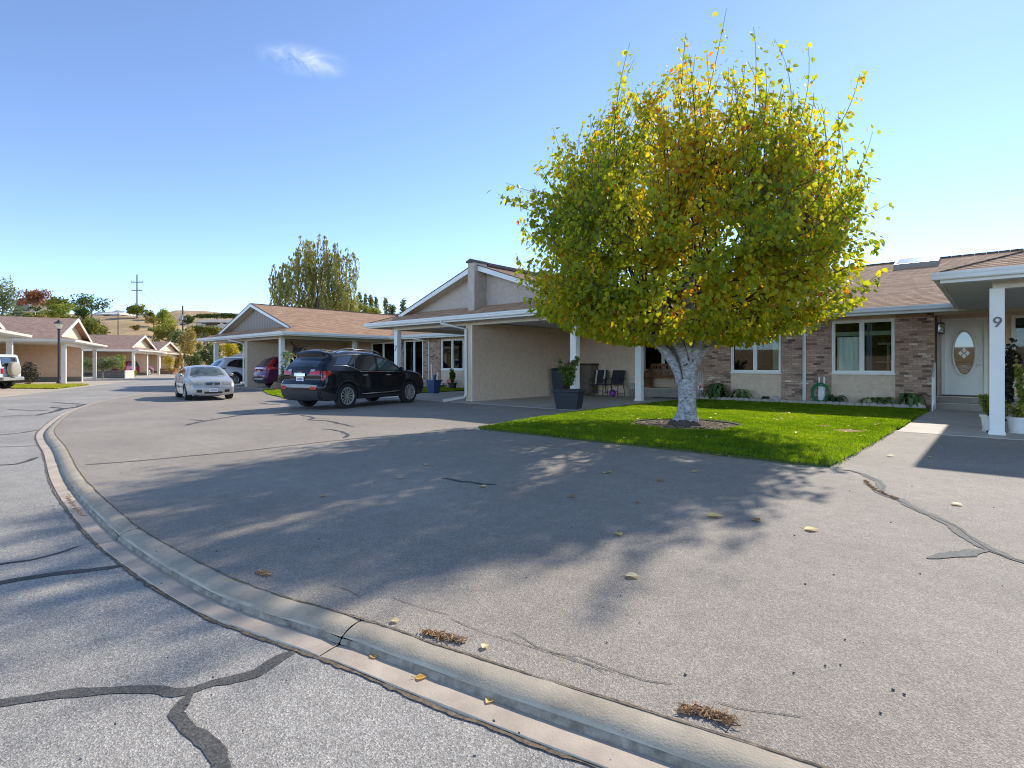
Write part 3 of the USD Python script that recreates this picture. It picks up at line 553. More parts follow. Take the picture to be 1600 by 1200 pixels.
FY = 18.5                        # the face of the long row
WT = 2.60                        # underside of the eaves
EAVE, EZ, SL = 17.9, 2.78, 0.345  # main eave, its height, the roof slope
ROW = thing('row_house', 'long single storey row house with brick and stucco front and brown shingle roof', 'house', (-12, FY, 0))
# --- walls: stucco panels with openings
OP = [(-27.7, -25.4, 0.95, 2.5), (-24.52, -22.92, 0.08, 2.52), (-21.42, -19.75, 0.95, 2.5), (-10.02, -7.62, -0.2, 2.9), (-6.68, -5.13, 0.95, 2.5), (-3.71, -2.17, 0.95, 2.5), (-1.29, 9.0, -0.2, 2.54)]
wallp = sg.box(-36, -0.1, 9, WT + 0.05)
for a in OP: wallp = wallp.difference(sg.box(*[a[0], a[2], a[1], a[3]]))
obj('wall', prism(wallp, FY, FY + 0.16, 'y'), M_STUCCO, ROW, world=True)
obj('end_wall', [box(-36, -35.84, FY + 0.16, 30.2, -0.1, 2.7), box(-36, 9, 30.2, 30.36, -0.1, 2.7)], M_STUCCO, ROW, world=True)
# porch recess (bench) and door recess
obj('porch_wall', [prism(sg.box(-11.1, 0.2, -7.6, 2.9).difference(sg.box(-10.52, 0.96, -8.84, 2.5)), 19.6, 19.76, 'y'), box(-7.62, -7.46, FY + 0.16, 19.6, 0, 2.9)], M_STUCCO, ROW, world=True)
obj('porch_wall', [prism(sg.box(-1.45, 0.2, 3.0, 2.9).difference(sg.box(-1.19, 0.34, -0.22, 2.48)).difference(sg.box(0.25, 0.9, 1.9, 2.5)), 19.4, 19.56, 'y')], M_STUCCO, ROW, world=True)
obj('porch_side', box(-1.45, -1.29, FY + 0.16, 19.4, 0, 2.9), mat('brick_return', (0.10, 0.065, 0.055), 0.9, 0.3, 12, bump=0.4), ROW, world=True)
obj('porch_ceiling', box(-11.1, -7.46, FY + 0.16, 19.6, 2.62, 2.66), M_SOFFIT, ROW, world=True); obj('porch_ceiling', box(-1.45, 3.0, FY + 0.16, 19.4, 2.62, 2.66), M_SOFFIT, ROW, world=True)
obj('header', box(-1.29, 9.0, FY - 0.02, FY + 0.16, 2.55, 2.68), M_BEAM, ROW, world=True)
# --- openings
window(ROW, -27.7, -25.4, 0.95, 2.5, FY, 0.5, [(-26.5, -25.45, M_CURT2, 1.9)])
window(ROW, -21.42, -19.75, 0.95, 2.5, FY, 0.48, [(-21.35, -20.75, mat('curtain_brown', (0.16, 0.11, 0.09), 0.9), 2.2)])
window(ROW, -6.68, -5.13, 0.95, 2.5, FY, 0.49, [(-5.42, -5.16, M_CURT2, 2.4)])
window(ROW, -3.71, -2.17, 0.95, 2.5, FY, 0.49, [(-3.6, -3.0, M_CURT, 2.02), (-2.86, -2.72, mat('curtain_blue', (0.16, 0.17, 0.26), 0.9), 2.4)])
window(ROW, -10.52, -8.84, 0.96, 2.5, 19.6, 0.49)
window(ROW, 0.25, 1.9, 0.9, 2.5, 19.4, 0.5, None)
obj('blind', [box(0.31, 1.84, 19.47, 19.50, 0.95 + k * 0.045, 0.985 + k * 0.045) for k in range(34)], M_BLIND, ROW, world=True)
# things behind window 2: pale shelf unit and a valance
obj('valance', [box(-3.64, -2.24, FY + 0.10, FY + 0.115, 2.05, 2.17)], mat('valance_cloth', (0.30, 0.36, 0.30), 0.9), ROW, world=True)
obj('chair_frame', [box(-2.62, -2.28, 18.9, 18.93, 1.78, 1.84), box(-2.40, -2.34, 18.9, 18.93, 1.0, 1.78), box(-2.66, -2.26, 18.95, 18.98, 1.26, 1.30)], mat('pale_wood', (0.26, 0.25, 0.20), 0.8), ROW, world=True)
# sliding door of the far unit
def slider():
    x0, x1, z0, z1, y = -24.52, -22.92, 0.08, 2.52, FY; f = 0.06
    p = obj('sliding_door', [box(x0, x1, y - 0.02, y + 0.08, z1 - f, z1), box(x0, x1, y - 0.02, y + 0.08, z0, z0 + f), box(x0, x0 + f, y - 0.019, y + 0.08, z0 + f, z1 - f), box(x1 - f, x1, y - 0.019, y + 0.08, z0 + f, z1 - f), box(-23.74, -23.66, y - 0.01, y + 0.07, z0 + f, z1 - f)], M_VINYL, ROW, world=True)
    obj('pane', box(x0 + f, -23.74, y + 0.03, y + 0.034, z0 + f, z1 - f), M_GLASS, p, world=True); obj('pane', box(-23.66, x1 - f, y + 0.05, y + 0.054, z0 + f, z1 - f), M_GLASS, p, world=True)
    obj('screen', box(x0 + f, -23.74, y + 0.06, y + 0.065, z0 + f, z1 - f), mat('insect_screen', (0.05, 0.055, 0.075), 0.8), p, world=True)
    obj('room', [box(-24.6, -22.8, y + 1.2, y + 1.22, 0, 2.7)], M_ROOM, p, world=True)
    obj('curtain', [box(-23.5, -23.0, y + 0.2, y + 0.22, 1.35, 1.9)], M_CURT, p, world=True)
slider()
# white front door with an oval glass
def front_door():
    x0, x1, z0, z1, y = -1.19, -0.22, 0.34, 2.48, 19.4
    p = obj('front_door', [box(x0, x0 + 0.07, y - 0.03, y + 0.1, z0, z1), box(x1 - 0.07, x1, y - 0.03, y + 0.1, z0, z1), box(x0, x1, y - 0.031, y + 0.1, z1 - 0.07, z1)], M_DOOR, ROW, label='white front door with an oval leaded glass', world=True)
    a, b, ce, cz = 0.235, 0.60, (x0 + x1) / 2 + 0.0, 1.52
    t = np.linspace(0, 2 * np.pi, 48, endpoint=False)
    leaf = sg.box(x0 + 0.072, z0 + 0.03, x1 - 0.072, z1 - 0.072).difference(sg.Polygon(np.column_stack([ce + a * np.cos(t), cz + b * np.sin(t)])))
    obj('door_leaf', prism(leaf, y + 0.02, y + 0.065, 'y'), M_DOOR, p, world=True)
    obj('oval_frame', tube(np.column_stack([ce + a * 1.03 * np.cos(t), np.full(48, y + 0.018), cz + b * 1.02 * np.sin(t)]), 0.028, 8, closed=True), M_DOOR, p, smooth=True, world=True)
    obj('oval_frame', tube(np.column_stack([ce + a * 1.28 * np.cos(t), np.full(48, y + 0.02), cz + b * 1.12 * np.sin(t)]), 0.009, 6, closed=True), M_DOOR, p, smooth=True, world=True)
    obj('oval_pane', prism(sg.Polygon(np.column_stack([ce + a * np.cos(t), cz + b * np.sin(t)])), y + 0.04, y + 0.046, 'y'), glass('door_glass', (0.5, 0.55, 0.52), 1.6, 1.0, 0.05), p, world=True)
    M_LEAD = mat('lead_came', (0.05, 0.05, 0.05), 0.4)
    dia = [tube([(ce + dx + 0.05 * c_, y + 0.034, cz + dz + 0.07 * s_) for c_, s_ in ((1, 0), (0, 1), (-1, 0), (0, -1))], 0.006, 5, closed=True) for dx, dz in ((0, 0.08), (0, -0.08), (0.075, 0), (-0.075, 0))]
    dia += [prism(sg.Polygon([(ce + dx + 0.05 * c_, cz + dz + 0.07 * s_) for c_, s_ in ((1, 0), (0, 1), (-1, 0), (0, -1))]), y + 0.033, y + 0.036, 'y') for dx, dz in ((0, 0.08), (0, -0.08), (0.075, 0), (-0.075, 0))]
    dia += [tube([(ce - a * 0.93, y + 0.034, cz - 0.27), (ce, y + 0.034, cz - 0.25), (ce + a * 0.9, y + 0.034, cz - 0.29)], 0.008, 5)]
    dia += [tube([(ce + 0.10 * math.cos(u) * k, y + 0.034, cz - 0.43 + 0.07 * math.sin(u) * k) for u in np.linspace(0, 6.0, 16)], 0.007, 5) for k in (0.45, 0.9, 1.35)]
    obj('leading', dia, mat('bevel_lead', (0.35, 0.35, 0.34), 0.25, metallic=0.7), p, world=True)
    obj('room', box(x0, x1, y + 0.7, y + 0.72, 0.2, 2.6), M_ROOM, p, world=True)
    obj('threshold', box(x0, x1, y - 0.08, y + 0.06, 0.335, 0.37), mat('threshold_bronze', (0.06, 0.045, 0.04), 0.5), p, world=True)
    obj('door_handle', [tube([(x1 - 0.14, y - 0.04, 1.32), (x1 - 0.14, y + 0.02, 1.32)], 0.025, 10), tube([(x1 - 0.14, y - 0.045, 1.20), (x1 - 0.14, y + 0.02, 1.20)], 0.03, 10)], M_STEEL, p, world=True)
front_door()
lantern(ROW, -1.17, 18.86, 2.38); lantern(ROW, -24.72, FY - 0.12, 2.45)
obj('wall_lamp', [move(trimesh.creation.icosphere(2, 0.07), (-0.03, 19.28, 1.92)), move(trimesh.creation.icosphere(2, 0.06), (0.03, 19.28, 2.05))], mat('amber_glass', (0.75, 0.5, 0.18), 0.25), ROW, smooth=True, world=True)
# steps
obj('step', cbox(-1.29, 1.2, 18.42, 18.80, 0.0, 0.185, 0.008), M_STEP, ROW, world=True); obj('landing', cbox(-1.29, 3.0, 18.74, 19.4, 0.0, 0.335, 0.008), M_STEP, ROW, world=True)
obj('nosing', box(-1.285, 1.2, 18.735, 18.80, 0.3345, 0.352), M_NOSE, ROW, world=True); obj('nosing', box(-1.20, 1.2, 18.414, 18.46, 0.178, 0.19), mat('pale_nosing', (0.5, 0.48, 0.44), 0.7), ROW, world=True)
obj('landing', [cbox(-11.0, -7.68, 18.56, 19.6, 0.0, 0.325, 0.008)], M_STEP, ROW, world=True); obj('nosing', box(-10.0, -7.7, 18.553, 18.62, 0.324, 0.342), M_NOSE, ROW, world=True)
# --- brick piers: bricks one by one on a mortar bed
BL, BH, MJ = 0.19, 0.056, 0.011
def brickwork(x0, x1, z0, z1, seed):
    rg = np.random.default_rng(seed); out, tn, ce = [], [], []; k = 0; z = z0
    while z + BH <= z1 + 1e-6:
        x = x0 - (BL / 2 if k % 2 else 0)
        while x < x1 - 0.02:
            a, b = max(x, x0), min(x + BL, x1)
            if b - a > 0.03:
                pr = rg.uniform(-0.003, 0.006); out.append(cbox(a, b, FY - 0.032 - pr, FY - 0.012, z + rg.uniform(-.002, .002), z + BH + rg.uniform(-.002, .002), 0.004)); ce.append(((a + b) / 2, FY, z))
                tn.append(rg.choice([rg.uniform(0.0, 0.14), rg.uniform(0.25, 0.9), rg.uniform(0.9, 1.0)], p=[0.13, 0.83, 0.04]))
            x += BL + MJ
        z += BH + MJ; k += 1
    return out, np.array(tn), np.array(ce)
near_b, near_t, near_c = [], [], []
for i, (a, b) in enumerate([(-7.62, -6.70), (-5.11, -3.73), (-2.15, -1.29)]):
    obj('mortar_bed', box(a, b, FY - 0.02, FY - 0.001, 0.0, WT), M_MORTAR, ROW, world=True)
    o, t, c = brickwork(a, b, 0.06, WT - 0.005, 30 + i); near_b += o; near_t += list(t); near_c.append(c)
near_c = np.vstack(near_c); vis = (near_c[:, 2] < 1.9) | (near_c[:, 0] > -4.4)
order = np.argsort(np.hypot(near_c[:, 0], near_c[:, 1]) + np.where(vis, 0, 100) + np.where((near_c[:, 2] > 0.25), 0, 50))[:300]
put_pieces(ROW, 'brick', near_b, np.array(near_t), M_BRICK, order, 'brickwork')
far_b, far_t = [], []
for i, (a, b) in enumerate([(-25.2, -24.56), (-22.88, -21.46), (-19.68, -18.2)]):
    obj('mortar_bed', box(a, b, FY - 0.02, FY - 0.001, 0.0, WT), M_MORTAR, ROW, world=True)
    o, t, c = brickwork(a, b, 0.06, WT - 0.005, 60 + i); far_b += o; far_t += list(np.clip(t * 0.8 + 0.2 * (R.random(len(t)) < 0.15), 0, 1))
p = obj('brickwork', cat(far_b), M_BRICK, ROW, tone=np.concatenate([np.full(len(b[0]), t) for b, t in zip(far_b, far_t)]), world=True); cd(stage.GetPrimAtPath(p), kind='stuff')
# --- main roof
zmain = lambda x, y: EZ + SL * (np.minimum(y, 2 * 24.1 - y) - EAVE)
mp = sg.box(-36.6, EAVE - 0.02, 12, 24.1); obj('roof', [roof_slab(mp, zmain), roof_slab(sg.box(-36.6, 24.1, 12, 30.7), zmain)], M_ROOFSHEET, ROW, world=True)
pc, tn, ce = shingles(sg.box(-36.6, EAVE - 0.03, 9, 24.08), zmain, 'x', EAVE - 0.03, 1, 5)
d = np.hypot(ce[:, 0], ce[:, 1]); keep = np.argsort(d + np.where((ce[:, 0] > -6.2) & (ce[:, 0] < 0.1) & (ce[:, 1] < 20.5), 0, 100))[:300]
put_pieces(ROW, 'shingle', pc, tn, M_SHING, keep, 'shingles')
obj('ridge_cap', [cbox(x, x + 0.29, 23.96, 24.24, zmain(0, 24.1) - 0.03, zmain(0, 24.1) + 0.022, 0.006) for x in np.arange(-36.6, 9, 0.3)], M_RIDGE, ROW, world=True)
for a, b in ((-25.0, -18.2), (-7.8, -0.6)):
    obj('soffit', box(a, b, EAVE + 0.02, FY, WT, WT + 0.02), M_BEAM, ROW, world=True); obj('fascia', box(a, b, EAVE, EAVE + 0.025, WT - 0.02, EZ - 0.03), M_GUTTER, ROW, world=True)
obj('gutter', gutter((-25.0, EAVE), (-18.2, EAVE), (0, -1), 2.655), M_GUTTER, ROW, world=True); obj('gutter', gutter((-7.8, EAVE), (-0.62, EAVE), (0, -1), 2.655), M_GUTTER, ROW, world=True)
downspout(ROW, [(-4.44, EAVE - 0.05, 2.66), (-4.44, EAVE - 0.05, 2.6), (-4.44, FY - 0.09, 2.42), (-4.44, FY - 0.09, 0.10)], 0.05)
obj('pipe_strap', [box(-4.54, -4.34, FY - 0.06, FY - 0.03, 0.62, 0.65), box(-4.54, -4.34, FY - 0.06, FY - 0.03, 2.1, 2.13)], M_WHITE, ROW, world=True)
downspout(ROW, [(-23.0, EAVE - 0.05, 2.66), (-22.95, EAVE - 0.05, 2.58), (-22.35, FY - 0.08, 2.44), (-22.35, FY - 0.08, 0.05)], 0.04)
# skylight near the ridge, vents
def on_roof(y): return float(zmain(0, y))
sx = PY(1433, 410, 23.4)[0]
sk = obj('skylight', [roof_slab(sg.box(sx - 0.62, 22.95, sx + 0.62, 23.95).difference(sg.box(sx - 0.55, 23.02, sx + 0.55, 23.88)), lambda x, y: zmain(x, y) + 0.16, 0.16), ], mat('skylight_frame', (0.20, 0.19, 0.18), 0.5), ROW, world=True)
obj('skylight_glass', roof_slab(sg.box(sx - 0.55, 23.02, sx + 0.55, 23.88), lambda x, y: zmain(x, y) + 0.17, 0.02), mat('skylight_pane', (0.45, 0.5, 0.5), 0.12, spec=0.9), sk, world=True)
def roof_vent(x, y, s=1.0): z = on_roof(y); obj('roof_vent', [cbox(x - 0.2 * s, x + 0.2 * s, y - 0.2 * s, y + 0.2 * s, z - 0.08, z + 0.13 * s, 0.02), cbox(x - 0.26 * s, x + 0.26 * s, y - 0.26 * s, y + 0.26 * s, z + 0.13 * s, z + 0.19 * s, 0.02)], M_BLACK, ROW, world=True)

def carport(cx, half, sl, label, pre, posts, wall=True, pilaster=False, shing=True, seed=1, siding=False, gut=True, back=23.3, g=1.15):
    """Double carport with a hipped front and a gable above it, its posts, beam and party wall."""
    t = thing('carport', label, 'carport', (cx, 12.5, 0)); e = 11.9; xl, xr = cx - half, cx + half; yb = 12.68 + (g - 1.15)
    rz = EZ + sl * half; zf = lambda x, y: EZ + sl * (y - e); zl = lambda x, y: EZ + sl * (x - xl); zr = lambda x, y: EZ + sl * (xr - x)
    pf = sg.Polygon([(xl, e), (xr, e), (xr - g, e + g), (xl + g, e + g)])
    pl = sg.Polygon([(xl, e), (xl + g, e + g), (xl + g, yb), (cx, yb), (cx, back), (xl, back)]) if yb > e + g else sg.Polygon([(xl, e), (xl + (yb - e), yb), (cx, yb), (cx, back), (xl, back)])
    pr_ = sg.Polygon([(2 * cx - x, y) for x, y in pl.exterior.coords[:-1]])
    obj('roof', [roof_slab(pf, zf), roof_slab(pl.buffer(0), zl), roof_slab(pr_.buffer(0), zr)], M_ROOFSHEET, t, world=True)
    if shing:
        a = shingles(pf, zf, 'x', e, 1, seed); b = shingles(pl.buffer(0), zl, 'y', xl, 1, seed + 1); c = shingles(pr_.buffer(0), zr, 'y', xr, -1, seed + 2)
        pieces = a[0] + b[0] + c[0]; tn = np.concatenate([a[1], b[1], c[1]]); ce = np.vstack([a[2], b[2], c[2]])
        d = np.hypot(ce[:, 0], ce[:, 1]); na = len(a[0]); vis = np.zeros(len(pieces), bool)
        px = CX + FPX * (CA * ce[:, 0] + SA * ce[:, 1]) / (-SA * ce[:, 0] + CA * ce[:, 1]); vis[:na] = (px[:na] > 560) & (px[:na] < 840)
        if cx < 0: vis[na + len(b[0]):] = (px[na + len(b[0]):] < 840) & (ce[na + len(b[0]):, 1] < 20)
        else: vis[:na] = px[:na] < 1620
        keep = np.argsort(d + np.where(vis, 0, 1000))[:min(300, int(vis.sum()))] if cx > -20 else []
        put_pieces(t, 'shingle', pieces, tn, M_SHING, keep, 'shingles')
    # gable wall and barge boards
    zb = EZ + sl * g; yg = e + g + 0.03; hw = half - g
    tri = sg.Polygon([(cx - hw, zb - 0.05), (cx + hw, zb - 0.05), (cx, rz - 0.08)]); obj('gable_wall', prism(tri, yg, yg + 0.1, 'y'), M_SIDING if siding else M_STUC2, t, world=True)
    for s in (-1, 1):
        q = [(cx + s * (hw + 0.25), zb - sl * 0.25 - 0.0), (cx, rz), (cx, rz - 0.17), (cx + s * (hw + 0.10), zb - sl * 0.1 - 0.17 + 0.04)]
        obj('barge_board', prism(sg.Polygon(q).buffer(0), yb - 0.03, yb - 0.003, 'y'), M_GUTTER, t, world=True)
        q2 = [(cx + s * (hw + 0.27), zb - sl * 0.27 + 0.0), (cx, rz + 0.0), (cx, rz + 0.03), (cx + s * (hw + 0.27), zb - sl * 0.27 + 0.03)]
        obj('drip_edge', prism(sg.Polygon(q2).buffer(0), yb - 0.045, yb + 0.02, 'y'), M_FLASH, t, world=True)
    obj('gable_soffit', roof_slab(sg.box(cx - hw, yb, cx, yg), lambda x, y: zl(x, y) - 0.1, 0.01), M_BEAM, t, world=True); obj('gable_soffit', roof_slab(sg.box(cx, yb, cx + hw, yg), lambda x, y: zr(x, y) - 0.1, 0.01), M_BEAM, t, world=True)
    obj('ridge_cap', [cbox(cx - 0.13, cx + 0.13, y, y + 0.29, rz - 0.05, rz + 0.02, 0.006) for y in np.arange(yb, back - 0.3, 0.3)], M_RIDGE, t, world=True)
    hip = []
    for s in (-1, 1):
        for k in range(int(g / 0.2)):
            a = np.array([cx + s * (half - k * 0.2), e + k * 0.2, EZ + sl * k * 0.2]); b = a + np.array([-s * 0.24, 0.24, sl * 0.24]); hip.append(tube([a + [0, 0, 0.012], b + [0, 0, 0.012]], 0.02, 5))
    obj('hip_cap', hip, M_RIDGE, t, world=True)
    if pilaster:
        obj('pilaster', cbox(cx - 0.16, cx + 0.16, 12.5, yg + 0.02, EZ + 0.15, rz + 0.04, 0.01), M_STUC2, t, label='stucco fin at the gable peak', world=True)
        obj('pilaster_cap', [prism(sg.Polygon([(cx - 0.2, rz + 0.04), (cx + 0.2, rz + 0.04), (cx + 0.2, rz + 0.1), (cx, rz + 0.17), (cx - 0.2, rz + 0.1)]), 12.46, yg + 0.06, 'y'), cbox(cx - 0.17, cx + 0.17, yg + 0.06, back - 2, rz + 0.0, rz + 0.11, 0.01)], M_FLASH, t, world=True)
    # eaves: ceiling, fascia, gutter, beams
    obj('ceiling', box(xl + 0.03, xr - 0.03, e + 0.03, FY - 0.06, WT + 0.02, WT + 0.035), M_SOFFIT, t, world=True)
    for q in ((xl, xr, e, e + 0.025), (xl, xl + 0.025, e + 0.025, EAVE), (xr - 0.025, xr, e + 0.025, EAVE)): obj('fascia', box(*q, WT, EZ - 0.03), M_GUTTER, t, world=True)
    obj('gutter', gutter((xl - 0.11, e), (xr + 0.11, e), (0, -1), 2.655), M_GUTTER, t, world=True)
    obj('gutter', gutter((xl, e), (xl, EAVE - 0.1), (-1, 0), 2.655), M_GUTTER, t, world=True); obj('gutter', gutter((xr, e), (xr, EAVE - 0.1), (1, 0), 2.655), M_GUTTER, t, world=True)
    bl, br = cx - pre, cx + pre
    obj('beam', [box(bl - 0.1, br + 0.1, 12.43, 12.58, 2.50, WT + 0.02)], M_BEAM, t, world=True); obj('beam', [box(bl - 0.08, bl + 0.08, 12.58, FY - 0.06, 2.502, WT + 0.02)], M_BEAM, t, world=True); obj('beam', [box(br - 0.08, br + 0.08, 12.58, FY - 0.06, 2.502, WT + 0.02)], M_BEAM, t, world=True)
    if wall: obj('party_wall', [box(cx - 0.14, cx + 0.14, 12.42, FY - 0.005, -0.05, 2.5 + 0.1)], M_STUCCO, t, world=True); obj('corner_trim', [box(cx + 0.09, cx + 0.146, 12.412, 12.48, 0.0, 2.499), box(cx - 0.146, cx - 0.09, 12.412, 12.48, 0.0, 2.499)], M_BEAM, t, world=True)
    for (x, y, w) in posts:
        pp = obj('post', [cbox(x - w, x + w, y - w, y + w, 0.0, 2.51, 0.012)], M_WHITE, t, world=True)
        obj('post_base', cbox(x - w - 0.012, x + w + 0.012, y - w - 0.012, y + w + 0.012, 0.004, 0.055, 0.006), M_WHITE, pp, world=True)
    return t
M_SIDING = grooved('gable_siding', (0.30, 0.235, 0.185), 0.2, 'x', 0.8)
C_MID = carport(-13.0, 5.1, SL, 'double carport with stucco party wall and gable fin left of the birch tree', 4.12, [(-17.0, 12.5, 0.1), (-17.0, 16.6, 0.1), (-8.82, 12.5, 0.1), (-8.9, 16.3, 0.11)], pilaster=True, seed=100)
C_LEFT = carport(-30.55, 5.45, 0.325, 'far double carport with a pale red car and a plain gable, left end of the row', 4.15, [(-35.0, 12.5, 0.11), (-26.5, 12.5, 0.11), (-26.5, 16.6, 0.11)], seed=120, siding=True)
C_R = carport(4.42, 5.17, SL, 'carport corner with a white post numbered nine, at the right edge', 4.40, [(-0.02, 12.5, 0.1), (-0.02, 16.9, 0.1)], wall=False, seed=140, g=2.4)
cd(stage.GetPrimAtPath(C_LEFT), label='far double carport with a plain gable sheltering a white car and a dark red car')
# downspouts of the two carports
downspout(C_MID, [(-13.75, 11.84, 2.66), (-13.75, 11.84, 2.57), (-13.10, 12.36, 2.38), (-13.10, 12.36, 0.22), (-13.12, 12.30, 0.14), (-13.30, 11.55, 0.05)], 0.045)
downspout(C_LEFT, [(-31.4, 11.84, 2.66), (-31.4, 11.84, 2.57), (-30.72, 12.36, 2.36), (-30.72, 12.36, 0.22), (-30.75, 12.2, 0.14), (-31.0, 11.3, 0.05)], 0.045)
# house numbers: meshes of the numerals on their posts
def numeral(post, txt, x, y, z, h):
    m = meshkit.text_mesh(txt, h, 0.012, True); v, f = mesh_vf(m); v = v - [v[:, 0].mean(), 0, 0]
    obj('house_number', (np.column_stack([x + v[:, 0], y - v[:, 2], z + v[:, 1]]), f), M_DIGIT, post, world=True)
numeral(C_R + '/post', '9', -0.01, 12.4, 1.845, 0.165); numeral(C_MID + '/post', '7', -17.0, 12.4, 1.72, 0.2)
numeral(C_R, '9', 1.05, FY - 0.022, 2.585, 0.09)
roof_vent(*[PY(513, 487, 22.8)[0], 22.8], 1.0)
z_ = on_roof(22.6); x_ = PY(539.5, 487, 22.6)[0]; obj('vent_pipe', tube([(x_, 22.6, z_ - .1), (x_, 22.6, z_ + 0.42)], 0.06, 10), M_BLACK, ROW, world=True)
x_ = PY(567, 498, 20.6)[0]; z_ = on_roof(20.6); obj('roof_vent', [lathe([(0.0, z_ - 0.05), (0.16, z_ - 0.05), (0.16, z_ + 0.2), (0.24, z_ + 0.24), (0.24, z_ + 0.36), (0.0, z_ + 0.42)], 16, (x_, 20.6))], M_STEEL, ROW, smooth=40, world=True)
# ================================================================ the birch tree on the lawn
def cam_off(side, depth): return np.array([CA * side - SA * depth, SA * side + CA * depth, 0.0])      # sideways / away as the lawn is seen
def limb(path, r0, r1, n=9, seed=0, k=14, wob=0.03):
    P = spline(path, k); rg = np.random.default_rng(seed); P[1:-1] += rg.normal(0, wob, (k - 2, 3)) * np.linspace(0.3, 1, k - 2)[:, None]
    return tube(P, np.linspace(r0, r1, k), n)
M_BARK = usdkit.material(stage, L + 'birch_bark', {
    'g': ('geometry', {}), 'mp': ('mapping', {'scale': (4.0, 4.0, 10.0)}), 'n': ('noise_texture', {'scale': 2.6, 'detail': 9.0, 'roughness': 0.75, 'distortion': 1.2}),
    'r': ('rgb_ramp', {'ramp': [(0.33, (0.06, 0.05, 0.045)), (0.41, (0.22, 0.195, 0.18)), (0.49, (0.42, 0.39, 0.365)), (0.7, (0.62, 0.585, 0.55))]}),
    'n2': ('noise_texture', {'scale': 14.0, 'detail': 6.0}), 'r2': ('map_range', {'from_min': 0.3, 'from_max': 0.7, 'to_min': 0.55, 'to_max': 1.15}), 'c2': ('combine_color', {}), 'mx': ('mix', {'mix_type': 'multiply', 'fac': 1.0}),
    'b': ('bump', {'strength': 1.0, 'distance': 0.02}), 'p': ('principled_bsdf', {'roughness': 0.85, 'specular_ior_level': 0.25})},
    [('g.position', 'mp.vector'), ('mp.vector', 'n.vector'), ('n.fac', 'r.fac'), ('g.position', 'n2.vector'), ('n2.fac', 'r2.value'), ('r2.result', 'c2.r'), ('r2.result', 'c2.g'), ('r2.result', 'c2.b'), ('r.color', 'mx.color1'), ('c2.color', 'mx.color2'), ('mx.color', 'p.base_color'), ('n.fac', 'b.height'), ('b.normal', 'p.normal')], surface='p.BSDF')
M_LIMB = mat('birch_limb', (0.16, 0.125, 0.10), 0.9, 0.55, 9, bump=0.7, bscale=30, dist=0.015, col2=(0.34, 0.29, 0.24))
M_TWIG = mat('birch_twig', (0.055, 0.038, 0.03), 0.85, 0.3, 20)
M_LEAF = toned('birch_leaf', [(0.0, (0.12, 0.19, 0.022)), (0.3, (0.24, 0.33, 0.026)), (0.55, (0.38, 0.43, 0.028)), (0.75, (0.55, 0.46, 0.028)), (0.9, (0.64, 0.40, 0.025)), (1.0, (0.52, 0.20, 0.02))], 0.42, transl=0.68, trcol=(1.65, 1.5, 0.55), spec=0.5)
LEAF_ARR = {}
def leaf_shape(fold=0.18, curl=0.2):
    """One ovate leaf with a pointed tip, folded along its midrib; hangs along -z from its stalk."""
    out = np.array([(0, 0.0), (0.30, -0.16), (0.42, -0.36), (0.30, -0.64), (0, -1.0), (-0.30, -0.64), (-0.42, -0.36), (-0.30, -0.16)])
    mid = np.array([(0, -0.16), (0, -0.38), (0, -0.66)])
    P = np.vstack([out, mid]); y = fold * np.abs(P[:, 0]) * 1.3 + curl * (P[:, 1] ** 2) * 0.5
    v = np.column_stack([P[:, 0], y, P[:, 1]]); f = [(0, 8, 1), (1, 8, 9), (1, 9, 2), (2, 9, 3), (3, 9, 10), (3, 10, 4), (0, 7, 8), (7, 9, 8), (7, 6, 9), (6, 5, 9), (5, 10, 9), (5, 4, 10)]
    return v, np.array(f)
LS = leaf_shape()
def leaves_at(P, out_dir, size, rg, droop=0.8):
    """Leaf meshes (k, 11, 3) at stalk points, facing roughly outwards and hanging down."""
    k = len(P); nrm = out_dir * 0.7 + rg.normal(0, 0.55, (k, 3)); nrm[:, 2] = nrm[:, 2] * 0.5 + 0.25
    dn = np.tile([0, 0, -droop], (k, 1)) + out_dir * 0.35 + rg.normal(0, 0.42, (k, 3)); dn /= np.linalg.norm(dn, axis=1, keepdims=True)
    nrm -= dn * (nrm * dn).sum(1, keepdims=True); nrm /= np.maximum(np.linalg.norm(nrm, axis=1, keepdims=True), 1e-6); sd_ = np.cross(nrm, dn)
    v = LS[0] * size[:, None, None] if np.ndim(size) else LS[0][None] * size
    return P[:, None] + v[..., :1] * sd_[:, None] * 0.98 + v[..., 1:2] * nrm[:, None] - v[..., 2:3] * dn[:, None]

